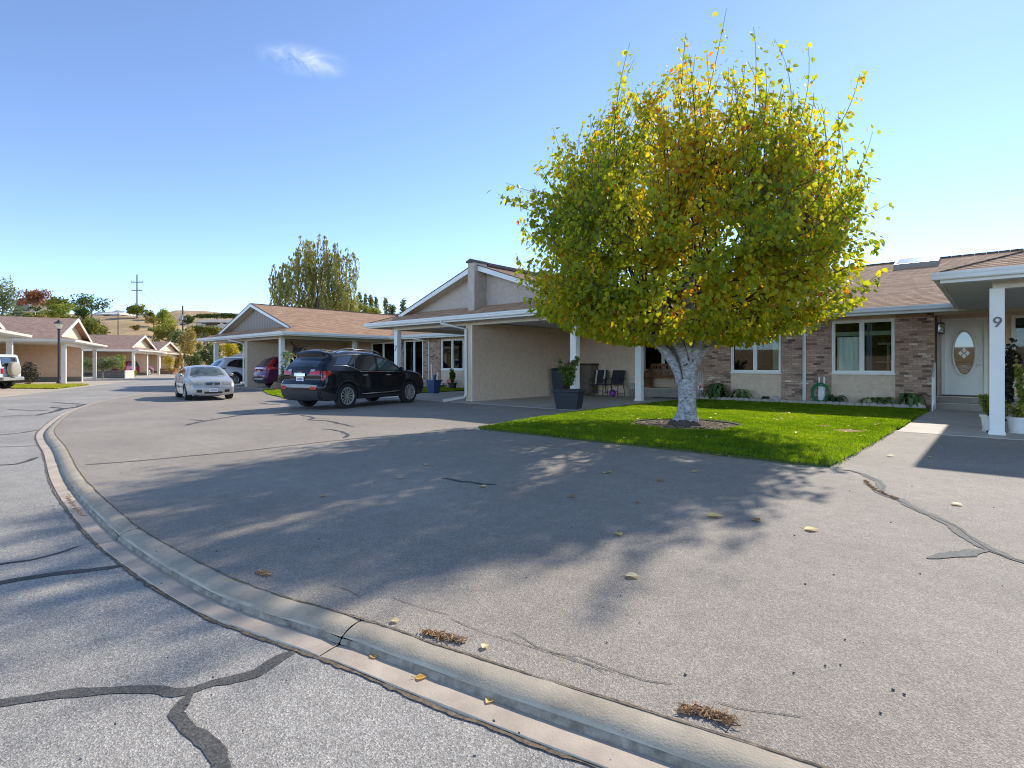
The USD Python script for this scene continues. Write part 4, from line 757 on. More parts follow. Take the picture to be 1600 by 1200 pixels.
BT = thing('birch_tree', 'bushy birch tree with yellow green leaves and a thick white trunk on the lawn', 'tree', (*TREE, 0))
tx, ty = TREE
def trunk():
    zs = np.array([-0.05, 0.02, 0.08, 0.16, 0.28, 0.45, 0.65, 0.85, 1.0, 1.12, 1.22, 1.32]); rr = np.array([0.31, 0.30, 0.27, 0.232, 0.192, 0.170, 0.170, 0.178, 0.19, 0.20, 0.205, 0.15]); n = 40; v = []
    a = np.arange(n) / n * 2 * np.pi
    for z, r in zip(zs, rr):
        lob = 1 + 0.10 * np.exp(-max(z, 0) * 6) * np.cos(5 * a + 1.0) + 0.05 * (meshkit.noise(np.column_stack([np.cos(a) * 2, np.sin(a) * 2, np.full(n, z * 4)]), 3) - 0.5) * 2
        cx = 0.02 * math.sin(z * 3) + 0.03 * z
        v.append(np.column_stack([tx + cx * CA + r * lob * np.cos(a), ty + cx * SA + r * lob * np.sin(a), np.full(n, z)]))
    v = np.vstack(v); k = len(zs); f = [(i * n + j, i * n + (j + 1) % n, (i + 1) * n + (j + 1) % n, (i + 1) * n + j) for i in range(k - 1) for j in range(n)]
    top = len(v); v = np.vstack([v, [tx + 0.04 * CA, ty + 0.04 * SA, 1.36]]); f = mesh_vf((v, np.array(f)))[1]
    f = np.vstack([f, [((k - 1) * n + j, (k - 1) * n + (j + 1) % n, top) for j in range(n)]]); return v, f
rt = np.random.default_rng(21)
base = np.array([tx, ty, 0.0])
obj('trunk', trunk(), M_BARK, BT, smooth=True, world=True)
M_DARKB = mat('dark_bark', (0.045, 0.034, 0.03), 0.95, 0.5, 20, bump=1.0, bscale=40, dist=0.02, col2=(0.12, 0.095, 0.085))
av = np.linspace(0, 2 * np.pi, 48, endpoint=False); colr = []
for zz_, ra_ in ((-0.03, 0.335), (0.03, 0.31), (0.075, 0.288), (0.10, 0.262)): colr.append(np.column_stack([tx + (ra_ * (1 + 0.10 * np.cos(5 * av + 1))) * np.cos(av), ty + (ra_ * (1 + 0.10 * np.cos(5 * av + 1))) * np.sin(av), zz_ + (0.09 * meshkit.noise(np.column_stack([np.cos(av) * 3, np.sin(av) * 3, 0 * av]), 8) - 0.03) * (zz_ > 0.05)]))
obj('root_collar', (np.vstack(colr), np.array([(i * 48 + j, i * 48 + (j + 1) % 48, (i + 1) * 48 + (j + 1) % 48, (i + 1) * 48 + j) for i in range(3) for j in range(48)])), M_DARKB, BT, smooth=True, world=True)
for pts_ in ([(-0.30, 1.56), (-0.21, 1.33), (-0.15, 1.12), (-0.11, 0.92)], [(-0.09, 1.62), (-0.02, 1.42), (0.02, 1.25), (0.045, 1.08)], [(0.19, 1.60), (0.13, 1.42), (0.085, 1.26), (0.07, 1.14)], [(-0.02, 1.22), (-0.07, 1.19), (-0.10, 1.20)]):
    q_ = np.array([np.array([tx, ty, 0]) + cam_off(s_, -0.175 + 0.12 * max(0, z_ - 1.15)) + [0, 0, z_] for s_, z_ in pts_]); obj('bark_ridge', tube(spline(q_, 14), np.linspace(0.035, 0.008, 14), 6), M_DARKB, BT, smooth=True, world=True)
prim = []
for (s0, z0, s1, d1, z1, s2, d2, z2, r) in [(-0.12, 1.0, -0.42, 0.05, 1.52, -0.95, 0.1, 2.3, 0.095), (-0.03, 1.15, -0.25, -0.2, 1.65, -0.55, -0.7, 2.6, 0.09), (0.03, 1.1, 0.05, 0.0, 1.9, 0.1, 0.05, 3.1, 0.135), (0.13, 1.05, 0.42, 0.05, 1.55, 1.1, 0.2, 2.1, 0.075),
                                          (0.1, 1.15, 0.25, -0.25, 1.75, 0.6, -0.8, 2.7, 0.08), (0.05, 1.15, 0.2, 0.4, 1.75, 0.6, 0.9, 2.8, 0.085), (-0.08, 1.15, -0.2, 0.4, 1.7, -0.6, 1.0, 2.6, 0.08)]:
    path = [base + cam_off(s0 * 0.4, 0) + [0, 0, z0 - 0.18], base + cam_off(s0, d1 * 0.2) + [0, 0, z0 + 0.08], base + cam_off(s1, d1) + [0, 0, z1], base + cam_off(s2, d2) + [0, 0, z2]]
    r *= 1.4; P = spline(path, 16); obj('limb', tube(P, np.linspace(r, r * 0.5, 16), 12), M_BARK, BT, smooth=True, world=True); prim.append((P, r * 0.5))
# crown envelope: radius by height, then a few hundred upright shoots that carry the leaves
ZR = np.array([(1.55, 0.5), (1.8, 1.7), (2.0, 2.3), (2.3, 2.8), (2.8, 3.2), (3.5, 3.4), (4.3, 3.1), (5.1, 2.7), (5.8, 2.2), (6.4, 1.65), (6.9, 1.15)])
crown_r = lambda z: np.interp(z, ZR[:, 0], ZR[:, 1])
shoots, twigs = [], []
nodes_ = []
for P, r in prim:
    e = P[-1]
    for j in range(9):
        a = rt.uniform(0, 2 * np.pi); z = np.clip(e[2] + rt.uniform(-0.4, 2.0), 1.9, 4.6); rad = crown_r(z) * rt.uniform(0.25, 0.72)
        ang = math.atan2(e[1] - ty, e[0] - tx) + rt.normal(0, 0.75); q = np.array([tx + rad * math.cos(ang), ty + rad * math.sin(ang), z])
        mid = (P[rt.integers(9, 16)] + q) / 2 + [0, 0, -0.1 + rt.normal(0, 0.1)]; path = [P[rt.integers(8, 15)], mid, q]
        twigs.append(tube(spline(path, 8), np.linspace(0.032, 0.014, 8), 6)); nodes_.append(q)
nodes_ = np.array(nodes_)
LP, LO, LT_ = [], [], []
n_sh = 1330
for i in range(n_sh):
    z = 1.72 + (6.75 - 1.72) * rt.beta(1.25, 1.5); u = rt.random(); rad = crown_r(z) * (0.45 + 0.57 * math.sqrt(u)) * rt.normal(1.0, 0.05); a = rt.uniform(0, 2 * np.pi)
    sd_off = CA * math.cos(a) + SA * math.sin(a); rad *= 1 - 0.085 * max(0, sd_off)
    end = np.array([tx + rad * math.cos(a), ty + rad * math.sin(a), z]) + cam_off(0.10 * max(0, z - 4.3), 0)
    if rt.random() < 0.14: end += np.array([math.cos(a) * 0.30, math.sin(a) * 0.30, rt.uniform(0.25, 0.7)])       # whips that stand out
    d = np.linalg.norm((nodes_ - end) * [1, 1, 0.7], axis=1) + 2.5 * np.maximum(0, nodes_[:, 2] - end[2] + 0.1); st = nodes_[np.argsort(d)[rt.integers(0, 3)]]
    v = end - st; ln = np.linalg.norm(v); mid = st + v * 0.5 + np.array([math.cos(a), math.sin(a), 0]) * 0.12 * ln + [0, 0, -0.06 * ln]
    P = spline([st, mid, end], 12); twigs.append(tube(P, np.linspace(0.011, 0.003, 12), 4, cap=False))
    L_ = min(ln, 1.5); k = int(L_ / (0.029 if z < 5.4 else 0.042)); s = 1 - rt.random(k) ** 1.0 * min(1.0, L_ / ln)
    q = np.column_stack([np.interp(s, np.linspace(0, 1, 12), P[:, c]) for c in range(3)]) + rt.normal(0, 0.055 + 0.045 * (1 - s)[:, None], (k, 3))
    o = np.tile([math.cos(a), math.sin(a), 0.15], (k, 1)); LP.append(q); LO.append(o)
    depth = np.hypot(q[:, 0] - tx, q[:, 1] - ty) / np.maximum(crown_r(q[:, 2]), 0.3)
    yel = 0.45 + 0.30 * (meshkit.fbm(q * 0.8, 2, 12) - 0.5) * 2 + rt.normal(0, 0.13, k) + (rt.normal(0, 0.07)) + np.clip(0.9 - depth, 0, 1) * 0.22 + 0.03 * (q[:, 2] > 5.2)
    hot = np.exp(-((q[:, 2] - 5.0) ** 2) / 0.5 - ((CA * (q[:, 0] - tx) + SA * (q[:, 1] - ty) + 0.3) ** 2) / 0.5); yel += 0.15 * hot * (rt.random(k) < 0.7) + (rt.random(k) < 0.045) * 0.4
    LT_.append(np.clip(yel, 0.0, 1))
# skirt of hanging leaves under the crown
k = 3400; a = rt.uniform(0, 2 * np.pi, k); rad = 3.0 * np.sqrt(rt.uniform(0.03, 1, k)); zz = np.interp(rad, [0, 0.6, 1.4, 2.2, 2.9, 3.3], [1.78, 1.62, 1.62, 1.85, 2.25, 2.8]) + rt.exponential(0.18, k)
q = np.column_stack([tx + rad * np.cos(a), ty + rad * np.sin(a), zz]); LP.append(q); LO.append(np.column_stack([np.cos(a), np.sin(a), 0 * a])); LT_.append(np.clip(0.42 + rt.normal(0, 0.17, k) + (rt.random(k) < 0.05) * 0.4, 0, 1))
LP, LO, LT_ = np.vstack(LP), np.vstack(LO), np.concatenate(LT_); nl = len(LP)
fl = CA * (LP[:, 0] - tx) + SA * (LP[:, 1] - ty)
LV = leaves_at(LP, LO, rt.uniform(0.068, 0.115, nl), rt)
near = np.argsort(np.linalg.norm(LP - [0, 0, EYE], axis=1))[:300]; m_ = np.ones(nl, bool); m_[near] = False
p = obj('twigs', cat(twigs), M_TWIG, BT, world=True); cd(stage.GetPrimAtPath(p), kind='stuff')
cr = obj('crown', (LV[m_].reshape(-1, 3), (np.arange(m_.sum())[:, None, None] * 11 + LS[1]).reshape(-1, 3)), M_LEAF, BT, tone=np.repeat(LT_[m_], 11), world=True); cd(stage.GetPrimAtPath(cr), kind='stuff')
for k in near: obj('leaf', (LV[k], LS[1]), M_LEAF, BT, tone=float(LT_[k]), world=True)
print('birch leaves', nl)

# fallen leaves, each lying on its own
def fallen(px, py, size, tone, rot, label, z=0.0, curl=0.18):
    g = G(px, py, z); size *= 0.82; v = leaf_shape(0.25, curl)[0]; v = np.column_stack([v[:, 0], v[:, 2] + 0.5, v[:, 1] * 0.8]) * size; c, s = math.cos(rot), math.sin(rot); v = np.column_stack([v[:, 0] * c - v[:, 1] * s, v[:, 0] * s + v[:, 1] * c, v[:, 2]])
    t = thing('fallen_leaf', label, 'leaf', (g[0], g[1], z), group='fallen leaves on the asphalt'); v[:, 2] += 0.008; obj('blade', (v, LS[1]), M_FALL, t, tone=tone); obj('stalk', tube([(0.5 * size * -s, 0.5 * size * c, 0.01), (0.8 * size * -s, 0.8 * size * c, 0.016)], 0.0018, 4), M_FALL, t, tone=tone)
M_FALL = toned('fallen_leaf_skin', [(0, (0.36, 0.16, 0.05)), (0.4, (0.68, 0.40, 0.09)), (0.75, (0.76, 0.58, 0.20)), (1, (0.80, 0.72, 0.50))], 0.5, transl=0.2, spec=0.4)
for a in [(757, 1013, 0.055, 0.95, 0.4, 'pale cream leaf on the asphalt beside the brown debris by the kerb'), (618, 972, 0.055, 0.9, 2.0, 'pale leaf lying just behind the kerb at its open joint'), (584, 1029, 0.05, 0.5, 1.2, 'golden leaf on the gutter pan nearest the kerb joint', -0.058), (658, 1062, 0.06, 0.45, 2.4, 'orange leaf on the gutter pan, middle of three', -0.058),
          (765, 1098, 0.06, 0.7, 0.2, 'golden leaf on the gutter pan, lowest of three', -0.058), (297, 904, 0.075, 0.75, 2.6, 'tan leaf in the kerb gutter at left', -0.058), (967, 836.5, 0.10, 0.8, 0.9, 'lone yellow leaf in the middle of the driveway'), (988, 902, 0.10, 0.95, 1.8, 'pale leaf in the lower middle of the driveway'),
          (1118, 808, 0.15, 0.8, 2.2, 'large yellow leaf on the driveway left of a brown one'), (1182, 814, 0.10, 0.05, 1.0, 'brown leaf between two yellow leaves on the driveway'), (1268, 829, 0.12, 0.7, 2.0, 'yellow leaf on the driveway right of the brown leaf'), (1032, 752, 0.11, 0.3, 0.5, 'orange leaf on the driveway below the tree'), (1087, 738, 0.10, 0.7, 2.6, 'yellow leaf on the driveway just below the lawn edge'),
          (945, 740, 0.10, 0.9, 0.3, 'small leaf on the driveway left of the orange leaf'), (893, 777, 0.09, 0.15, 2.0, 'rusty leaf on the driveway in the tree shadow'), (952, 739, 0.10, 0.6, 1.3, 'yellow leaf touching another below the lawn'), (755, 761.5, 0.11, 0.8, 1.7, 'yellow leaf below the short tar streak'), (625, 748, 0.10, 0.9, 0.7, 'pale leaf at left of the tree shadow'), (666, 727, 0.10, 0.85, 0.2, 'pale leaf above the short tar streak'), (504, 776, 0.08, 0.2, 1.0, 'brown leaf at the left end of the tree shadow'),
          (1392, 713.5, 0.12, 0.95, 1.5, 'pale leaf right of the lawn corner'), (1451, 715, 0.11, 0.9, 0.5, 'pale leaf in the carport shadow'), (1495, 789.5, 0.11, 0.9, 1.1, 'pale leaf right of the long tar crack'), (1112, 713, 0.12, 0.5, 0.2, 'yellow leaf against the lawn edge, left of the row'), (1127, 712.5, 0.12, 0.75, 1.9, 'curled leaf against the lawn edge, second of the row'), (1143, 714, 0.12, 0.9, 2.9, 'pale leaf against the lawn edge, third of the row'), (1163, 716, 0.12, 0.6, 0.9, 'yellow leaf against the lawn edge, fourth of the row'), (1175, 717, 0.12, 0.8, 1.4, 'yellow leaf against the lawn edge, last of the row'), (997, 786, 0.07, 0.1, 0.4, 'small rusty leaf in the upper driveway'), (860, 698, 0.10, 0.85, 2.0, 'pale leaf by the left part of the lawn edge')]: fallen(*a)
rl = np.random.default_rng(31); k = 150; q = np.column_stack([rl.uniform(-7.2, -1.6, k), rl.uniform(7.3, 15, k), np.full(k, 0.075)]); v = leaf_shape(0.3, 0.4)[0]
LV2 = np.stack([np.column_stack([x * c - y * s, x * s + y * c, z]) * sz + b for b, sz, (x, y, z), (c, s) in ((q[i], rl.uniform(0.04, 0.075), (v[:, 0], v[:, 2] + .5, v[:, 1]), (lambda t: (math.cos(t), math.sin(t)))(rl.uniform(0, 6.3))) for i in range(k))])
solo('leaf_litter', (LV2.reshape(-1, 3), (np.arange(k)[:, None, None] * 11 + LS[1]).reshape(-1, 3)), M_FALL, 'small fallen leaves strewn through the lawn grass', kind='stuff', tone=np.repeat(rl.uniform(0.2, 0.9, k), 11))
# dry brown debris against the kerb
def debris(pts, n, lab, seed):
    rg = np.random.default_rng(seed); P = spline(np.array([G(*p) for p in pts]), 40); out = []
    for i in range(n):
        c = P[rg.integers(0, 40)] + rg.normal(0, 0.009, 2) * rg.uniform(0.3, 1.8); a = rg.uniform(0, 6.3); l = rg.uniform(0.006, 0.02); z = rg.uniform(0.004, 0.016)
        out.append(tube([(c[0] - l * math.cos(a), c[1] - l * math.sin(a), z), (c[0] + l * math.cos(a), c[1] + l * math.sin(a), z + rg.uniform(-.004, .006))], 0.0022, 4))
    solo('dry_debris', cat(out), M_DEB, lab, kind='stuff', tone=np.repeat(rg.random(n), [len(o[0]) for o in out]))
M_DEB = toned('dry_needles', [(0, (0.18, 0.09, 0.045)), (0.6, (0.45, 0.25, 0.12)), (1, (0.6, 0.40, 0.21))], 0.9)
debris([(664, 990), (690, 996), (722, 1003)], 190, 'brown dry debris beside the kerb near the pale leaf', 1); debris([(1062, 1110), (1090, 1114), (1142, 1130)], 230, 'brown dry debris at the kerb, lower middle', 2)
debris([(402, 894), (412, 898), (420, 901)], 60, 'wisp of dry moss at the kerb edge', 3); debris([(104, 776), (115, 792), (126, 808)], 90, 'dry moss along the road side of the kerb', 4)
debris([(1352, 752), (1372, 768), (1400, 780)], 220, 'rusty debris lying in the long tar crack', 5)

rg = np.random.default_rng(77); pb = []
for i in range(60):
    g = G(rg.uniform(150, 1590), rg.uniform(700, 1150)); v = cv * (rg.uniform(0.002, 0.0055) * np.array([1.3, 1, 0.8])); pb.append((v + [g[0], g[1], 0.004], cf))
solo('pebbles', cat(pb), M_TAR, 'scattered small dark pebbles on the driveway', kind='stuff')
# ================================================================ things near the houses
M_WOOD = mat('bench_wood', (0.21, 0.085, 0.035), 0.6, 0.3, 18)
M_ROSE = mat('rose_petal', (0.20, 0.03, 0.06), 0.7, 0.3)
M_PLANT = toned('plant_leaf', [(0, (0.045, 0.085, 0.016)), (0.5, (0.13, 0.21, 0.035)), (0.8, (0.25, 0.29, 0.05)), (1, (0.46, 0.35, 0.08))], 0.5, transl=0.3, trcol=(1.4, 1.3, 0.5))
M_HOSTA = toned('hosta_leaf', [(0, (0.045, 0.095, 0.03)), (0.5, (0.11, 0.19, 0.06)), (0.8, (0.24, 0.31, 0.14)), (1, (0.50, 0.54, 0.34))], 0.4, transl=0.25, trcol=(1.3, 1.3, 0.6))
def leafcloud(pts, dirs, size, rg, droop=0.5):
    LVq = leaves_at(np.asarray(pts), np.asarray(dirs), size, rg, droop); n = len(pts)
    return LVq.reshape(-1, 3), (np.arange(n)[:, None, None] * 11 + LS[1]).reshape(-1, 3)
def strap_leaf(base, az, length, width, rise, seed_curl):
    t = np.linspace(0, 1, 7); x = length * t; z = rise * np.sin(np.pi * np.minimum(t * seed_curl, 1.0)) * 1.0; w = width * np.sin(np.pi * np.clip(t * 0.92 + 0.06, 0, 1)) ** 0.8
    c, s = math.cos(az), math.sin(az); L_ = np.column_stack([c * x - s * w, s * x + c * w, z + 0.25 * w]); Rr = np.column_stack([c * x + s * w, s * x - c * w, z + 0.25 * w]); C = np.column_stack([c * x, s * x, z])
    v = np.vstack([L_, C, Rr]) + base; f = [(i, 7 + i, 8 + i, i + 1) for i in range(6)] + [(7 + i, 14 + i, 15 + i, 8 + i) for i in range(6)]
    return mesh_vf((v, np.array(f)))
def hosta(x, y, r, n, label, seed, tone0=0.3, h=0.3, wid=0.07, name='hosta'):
    rg = np.random.default_rng(seed); t = thing(name, label, 'plant', (x, y, 0.05)); out = []
    for i in range(n): out.append(strap_leaf(np.array([0, 0, 0.0]) + rg.normal(0, 0.03, 3) * [1, 1, 0], rg.uniform(0, 6.3), r * rg.uniform(0.6, 1.1), wid * rg.uniform(0.7, 1.2), h * rg.uniform(0.6, 1.2), rg.uniform(0.75, 1.15)))
    for o in out: obj('leaf', o, M_HOSTA, t, tone=float(np.clip(tone0 + rg.normal(0, 0.22), 0, 1)), smooth=True)
    obj('stem', tube([(0, 0, -0.05), (0.01, 0, h * 0.5)], 0.012, 5), M_PLANT, t, tone=0.3)
hosta(-6.98, 18.08, 0.44, 70, 'big dark green hosta by the warning sign', 1, 0.42, 0.44, 0.085); hosta(-6.22, 18.1, 0.38, 55, 'yellow green leafy clump under the smaller brick window', 2, 0.72, 0.30, 0.06)
hosta(-5.5, 18.15, 0.16, 14, 'tiny dark plant under the right half of the smaller window', 3, 0.1, 0.14, 0.03, 'small_plant'); hosta(-3.55, 18.12, 0.3, 24, 'dark low plant right of the green hose', 4, 0.15, 0.24, 0.05, 'small_plant')
hosta(-2.75, 18.1, 0.27, 24, 'pale edged hosta under the large window, left one', 5, 0.75, 0.2, 0.06); hosta(-2.35, 18.12, 0.28, 24, 'pale edged hosta under the large window, right one', 6, 0.7, 0.22, 0.06); hosta(-1.75, 18.1, 0.36, 34, 'blue green hosta against the brick by the steps', 7, 0.45, 0.34, 0.08)
# scalloped edging blocks and a few loose rocks
ed = thing('stone_edging', 'row of scalloped grey edging blocks between lawn and flower bed', 'edging', (-4.5, 17.8, 0))
def edging_block(x, rg):
    w, h, d = 0.17, 0.115 + rg.uniform(-.01, .01), 0.07; t = np.linspace(0, np.pi, 7); P = [(-w / 2, 0), (w / 2, 0)] + [(w / 2 * math.cos(q), h * 0.72 + h * 0.28 * math.sin(q)) for q in t]
    v, f = prism(sg.Polygon(P), -d / 2, d / 2, 'y'); v = v + [0, 0, 0.03]; return move((v, f), (x, 17.8 + rg.uniform(-.012, .012), 0), rg.normal(0, 0.05))
M_EDGE = mat('edging_stone', (0.36, 0.33, 0.30), 0.9, 0.25, 14, bump=0.8, bscale=60)
rg = np.random.default_rng(3)
for x in np.arange(-7.55, -1.45, 0.178): obj('edging_block', edging_block(x, rg), M_EDGE, ed, world=True)
def rock(x, y, s, label, seed, z=0.06, col=None):
    m = trimesh.creation.icosphere(2, 1.0); v = np.array(m.vertices); v = v * (0.75 + 0.5 * meshkit.noise(v * 1.6 + seed * 7.7, seed))[:, None] * np.array(s)
    t = thing('rock', label, 'rock', (x, y, z)); obj('stone', (v, np.array(m.faces)), col or M_ROCK, t, smooth=30)
M_ROCK = mat('pale_rock', (0.46, 0.41, 0.37), 0.9, 0.25, 12, bump=0.6, bscale=40)
rock(-5.15, 18.0, (0.15, 0.1, 0.13), 'larger pale rock in the bed left of the downspout', 1, 0.1); rock(-4.95, 17.98, (0.09, 0.08, 0.07), 'smaller pale rock in the bed by the downspout', 2); rock(-1.62, 17.95, (0.13, 0.1, 0.11), 'rounded grey rock at the end of the bed by the steps', 3, 0.1)
# red and white triangular sign
t = thing('warning_sign', 'small white triangular sign with red border by the hosta', 'sign', (-7.52, 17.96, 0.07))
obj('board', prism(sg.Polygon([(-0.13, 0.28), (0.13, 0.28), (0, 0.60)]), -0.006, 0.006, 'y'), M_PLATE, t); obj('red_mark', prism(sg.Polygon([(-0.05, 0.32), (0.07, 0.34), (0.02, 0.47), (-0.02, 0.46)]), -0.009, -0.007, 'y'), mat('sign_red', (0.5, 0.06, 0.05), 0.5), t); obj('stake', box(-0.012, 0.012, 0.006, 0.02, 0.0, 0.45), M_GREYM, t)
obj('red_rim', [prism(sg.Polygon([(-0.13, 0.28), (0.13, 0.28), (0, 0.60)]).difference(sg.Polygon([(-0.105, 0.294), (0.105, 0.294), (0, 0.555)])), -0.0095, -0.0065, 'y')], mat('sign_pink', (0.55, 0.25, 0.22), 0.5), t)
# hose on its stand
hx, hy = -3.93, 18.22
t = thing('hose_stand', 'white twin post hose hanger against the brick wall', 'hose hanger', (hx, hy, 0.04)); obj('post', box(-0.085, -0.045, 0.02, 0.05, 0, 0.80), M_WHITE, t); obj('post', box(0.045, 0.085, 0.02, 0.05, 0, 0.80), M_WHITE, t); obj('plate', box(-0.085, 0.085, -0.005, 0.019, 0.1, 0.60), M_WHITE, t)
t = thing('garden_hose', 'coiled green garden hose hanging on the white hanger', 'hose', (hx, hy, 0.04)); rg = np.random.default_rng(8)
M_HOSE = mat('hose_green', (0.02, 0.17, 0.07), 0.35, 0.15)
for k in range(9):
    a = np.linspace(0, 2 * np.pi, 30, endpoint=False); r = 0.235 + rg.uniform(-0.045, 0.03)
    obj('coil', tube(np.column_stack([r * np.cos(a) + rg.normal(0, .012), np.full(30, -0.03 - 0.012 * k) + 0.01 * np.sin(2 * a + k), 0.33 + (r + 0.02) * 1.1 * np.sin(a) + rg.normal(0, .012)]), 0.011, 6, closed=True), M_HOSE, t, smooth=True)
obj('loose_end', tube(spline([(0.2, -0.05, 0.25), (0.27, -0.06, 0.12), (0.2, -0.08, 0.0), (-0.1, -0.1, 0.0)], 16), 0.011, 6), M_HOSE, t, smooth=True)
# handrails
def handrail(x, y0, y1, ztop0, ztop1, label, nb, curl=True, zb0=0.0, zb1=0.0):
    t = thing('handrail', label, 'handrail', (x, y0, 0)); w = 0.016
    obj('post', box(-w, w, -w, w, zb0, ztop0 + 0.03), M_WHITE, t); obj('post', box(-w, w, y1 - y0 - w, y1 - y0 + w, zb1, ztop1 + 0.03), M_WHITE, t)
    obj('top_rail', tube([(0, -0.05, ztop0), (0, 0, ztop0 + 0.01), (0, y1 - y0, ztop1 + 0.02)], 0.022, 6), M_WHITE, t); obj('bottom_rail', tube([(0, 0, zb0 + 0.12), (0, y1 - y0, zb1 + 0.12)], 0.012, 5), M_WHITE, t)
    for k in range(1, nb):
        u = k / nb; y = (y1 - y0) * u; a = zb0 + 0.12 + (zb1 - zb0) * u; b = ztop0 + (ztop1 - ztop0) * u
        obj('baluster', box(-0.008, 0.008, y - 0.008, y + 0.008, a, b), M_WHITE, t)
        if curl: obj('scroll', tube([(0, y + 0.035 * math.cos(q), (a + b) / 2 + 0.07 * math.sin(q)) for q in np.linspace(0, 5.5, 12)], 0.007, 4), M_WHITE, t)
handrail(-1.27, 17.72, 18.42, 0.86, 1.22, 'white wrought iron handrail with scrolls by the steps of the white door', 5)
handrail(-7.66, 17.75, 19.35, 0.75, 1.25, 'white railing with plain balusters beside the bench porch', 11, False, 0.0, 0.33)
# bench on the porch
t = thing('bench', 'varnished wooden bench with slatted back on the porch behind the tree', 'bench', (-9.35, 19.2, 0.326)); bw = 0.72
for k in range(4): obj('seat_slat', cbox(-bw, bw, -0.28 + k * 0.13, -0.17 + k * 0.13, 0.40, 0.43, 0.006), M_WOOD, t)
for k in range(10): obj('back_slat', cbox(-bw + 0.08 + k * 0.146, -bw + 0.16 + k * 0.146, 0.235, 0.255, 0.47, 0.83, 0.005), M_WOOD, t)
obj('top_rail', cbox(-bw, bw, 0.225, 0.265, 0.83, 0.92, 0.01), M_WOOD, t); obj('back_rail', cbox(-bw, bw, 0.225, 0.265, 0.43, 0.48, 0.008), M_WOOD, t)
for s in (-1, 1):
    P = [(s * bw, -0.30, 0.0), (s * bw, -0.30, 0.30), (s * bw, -0.34, 0.50), (s * bw, -0.20, 0.62), (s * bw, 0.23, 0.62)]; obj('arm', tube(spline(P, 14), 0.04, 6), M_WOOD, t); obj('leg', cbox(s * bw - 0.04, s * bw + 0.04, 0.2, 0.27, 0, 0.9, 0.008), M_WOOD, t); obj('side_rail', cbox(s * bw - 0.03, s * bw + 0.03, -0.28, 0.2, 0.34, 0.40, 0.006), M_WOOD, t)
tag_mat = thing('door_mat', 'black door mat before the bench porch', 'mat', (-8.9, 18.25, 0.007)); obj('rubber', cbox(-0.45, 0.45, -0.22, 0.22, 0, 0.015, 0.005), M_BLACK, tag_mat); obj('rim', [box(-0.45, 0.45, -0.22, -0.19, 0.0155, 0.02), box(-0.45, 0.45, 0.19, 0.22, 0.0155, 0.02)], M_BLKPL, tag_mat)
# bins
M_EMBL = mat('bin_emblem', (0.10, 0.10, 0.11), 0.6)
def bin_(x, y, rz, label):
    t = thing('wheelie_bin', label, 'bin', (x, y, 0.006), rz)
    v, f = box(-0.26, 0.26, -0.3, 0.3, 0.06, 0.98); k = np.where(v[:, 2] < 0.5, 0.8, 1.0); v = v * np.column_stack([k, k, np.ones(8)]); obj('tub', trimesh.convex.convex_hull(v), M_BLKPL, t)
    obj('lid', trimesh.convex.convex_hull(np.vstack([cbox(-0.29, 0.29, -0.33, 0.33, 0.985, 1.02)[0], cbox(-0.24, 0.24, -0.25, 0.3, 1.02, 1.07)[0]])), M_BLKPL, t); obj('handle', tube([(-0.22, 0.33, 0.98), (-0.22, 0.38, 0.98), (0.22, 0.38, 0.98), (0.22, 0.33, 0.98)], 0.014, 6), M_BLACK, t)
    for s in (-1, 1): obj('wheel', xform(lathe([(0.0, -0.02), (0.1, -0.02), (0.1, 0.02), (0.0, 0.02)], 16), [[0, 0, 1, s * 0.23], [1, 0, 0, 0.27], [0, 1, 0, 0.10], [0, 0, 0, 1]]), M_BLACK, t)
    obj('sticker', box(0.02, 0.12, -0.272, -0.262, 0.72, 0.79), M_PLATE, t); obj('emblem', box(-0.2, -0.06, -0.27, -0.262, 0.72, 0.77), M_EMBL, t)
bin_(-12.48, 16.75, 0.25, 'black wheelie bin against the stucco party wall'); bin_(-14.05, 15.2, 0.1, 'black wheelie bin beside the far side of the party wall')
# brown storage cabinet
M_CAB = mat('cabinet_board', (0.16, 0.12, 0.095), 0.7, 0.2, 8)
t = thing('cabinet', 'brown storage cabinet with dark top against the carport back wall', 'cabinet', (-12.36, 18.15, 0.006)); obj('carcass', cbox(-0.46, 0.46, -0.2, 0.3, 0.05, 1.18, 0.01), M_CAB, t); obj('top', cbox(-0.49, 0.49, -0.26, 0.33, 1.18, 1.25, 0.01), mat('cabinet_top', (0.06, 0.022, 0.018), 0.6), t)
for k in (0, 1): obj('cabinet_door', cbox(-0.44 + k * 0.45, -0.01 + k * 0.45, -0.222, -0.203, 0.1, 1.14, 0.006), M_CAB, t); obj('knob', move(trimesh.creation.icosphere(1, 0.02), (-0.07 + k * 0.14, -0.24, 0.65)), M_STEEL, t)
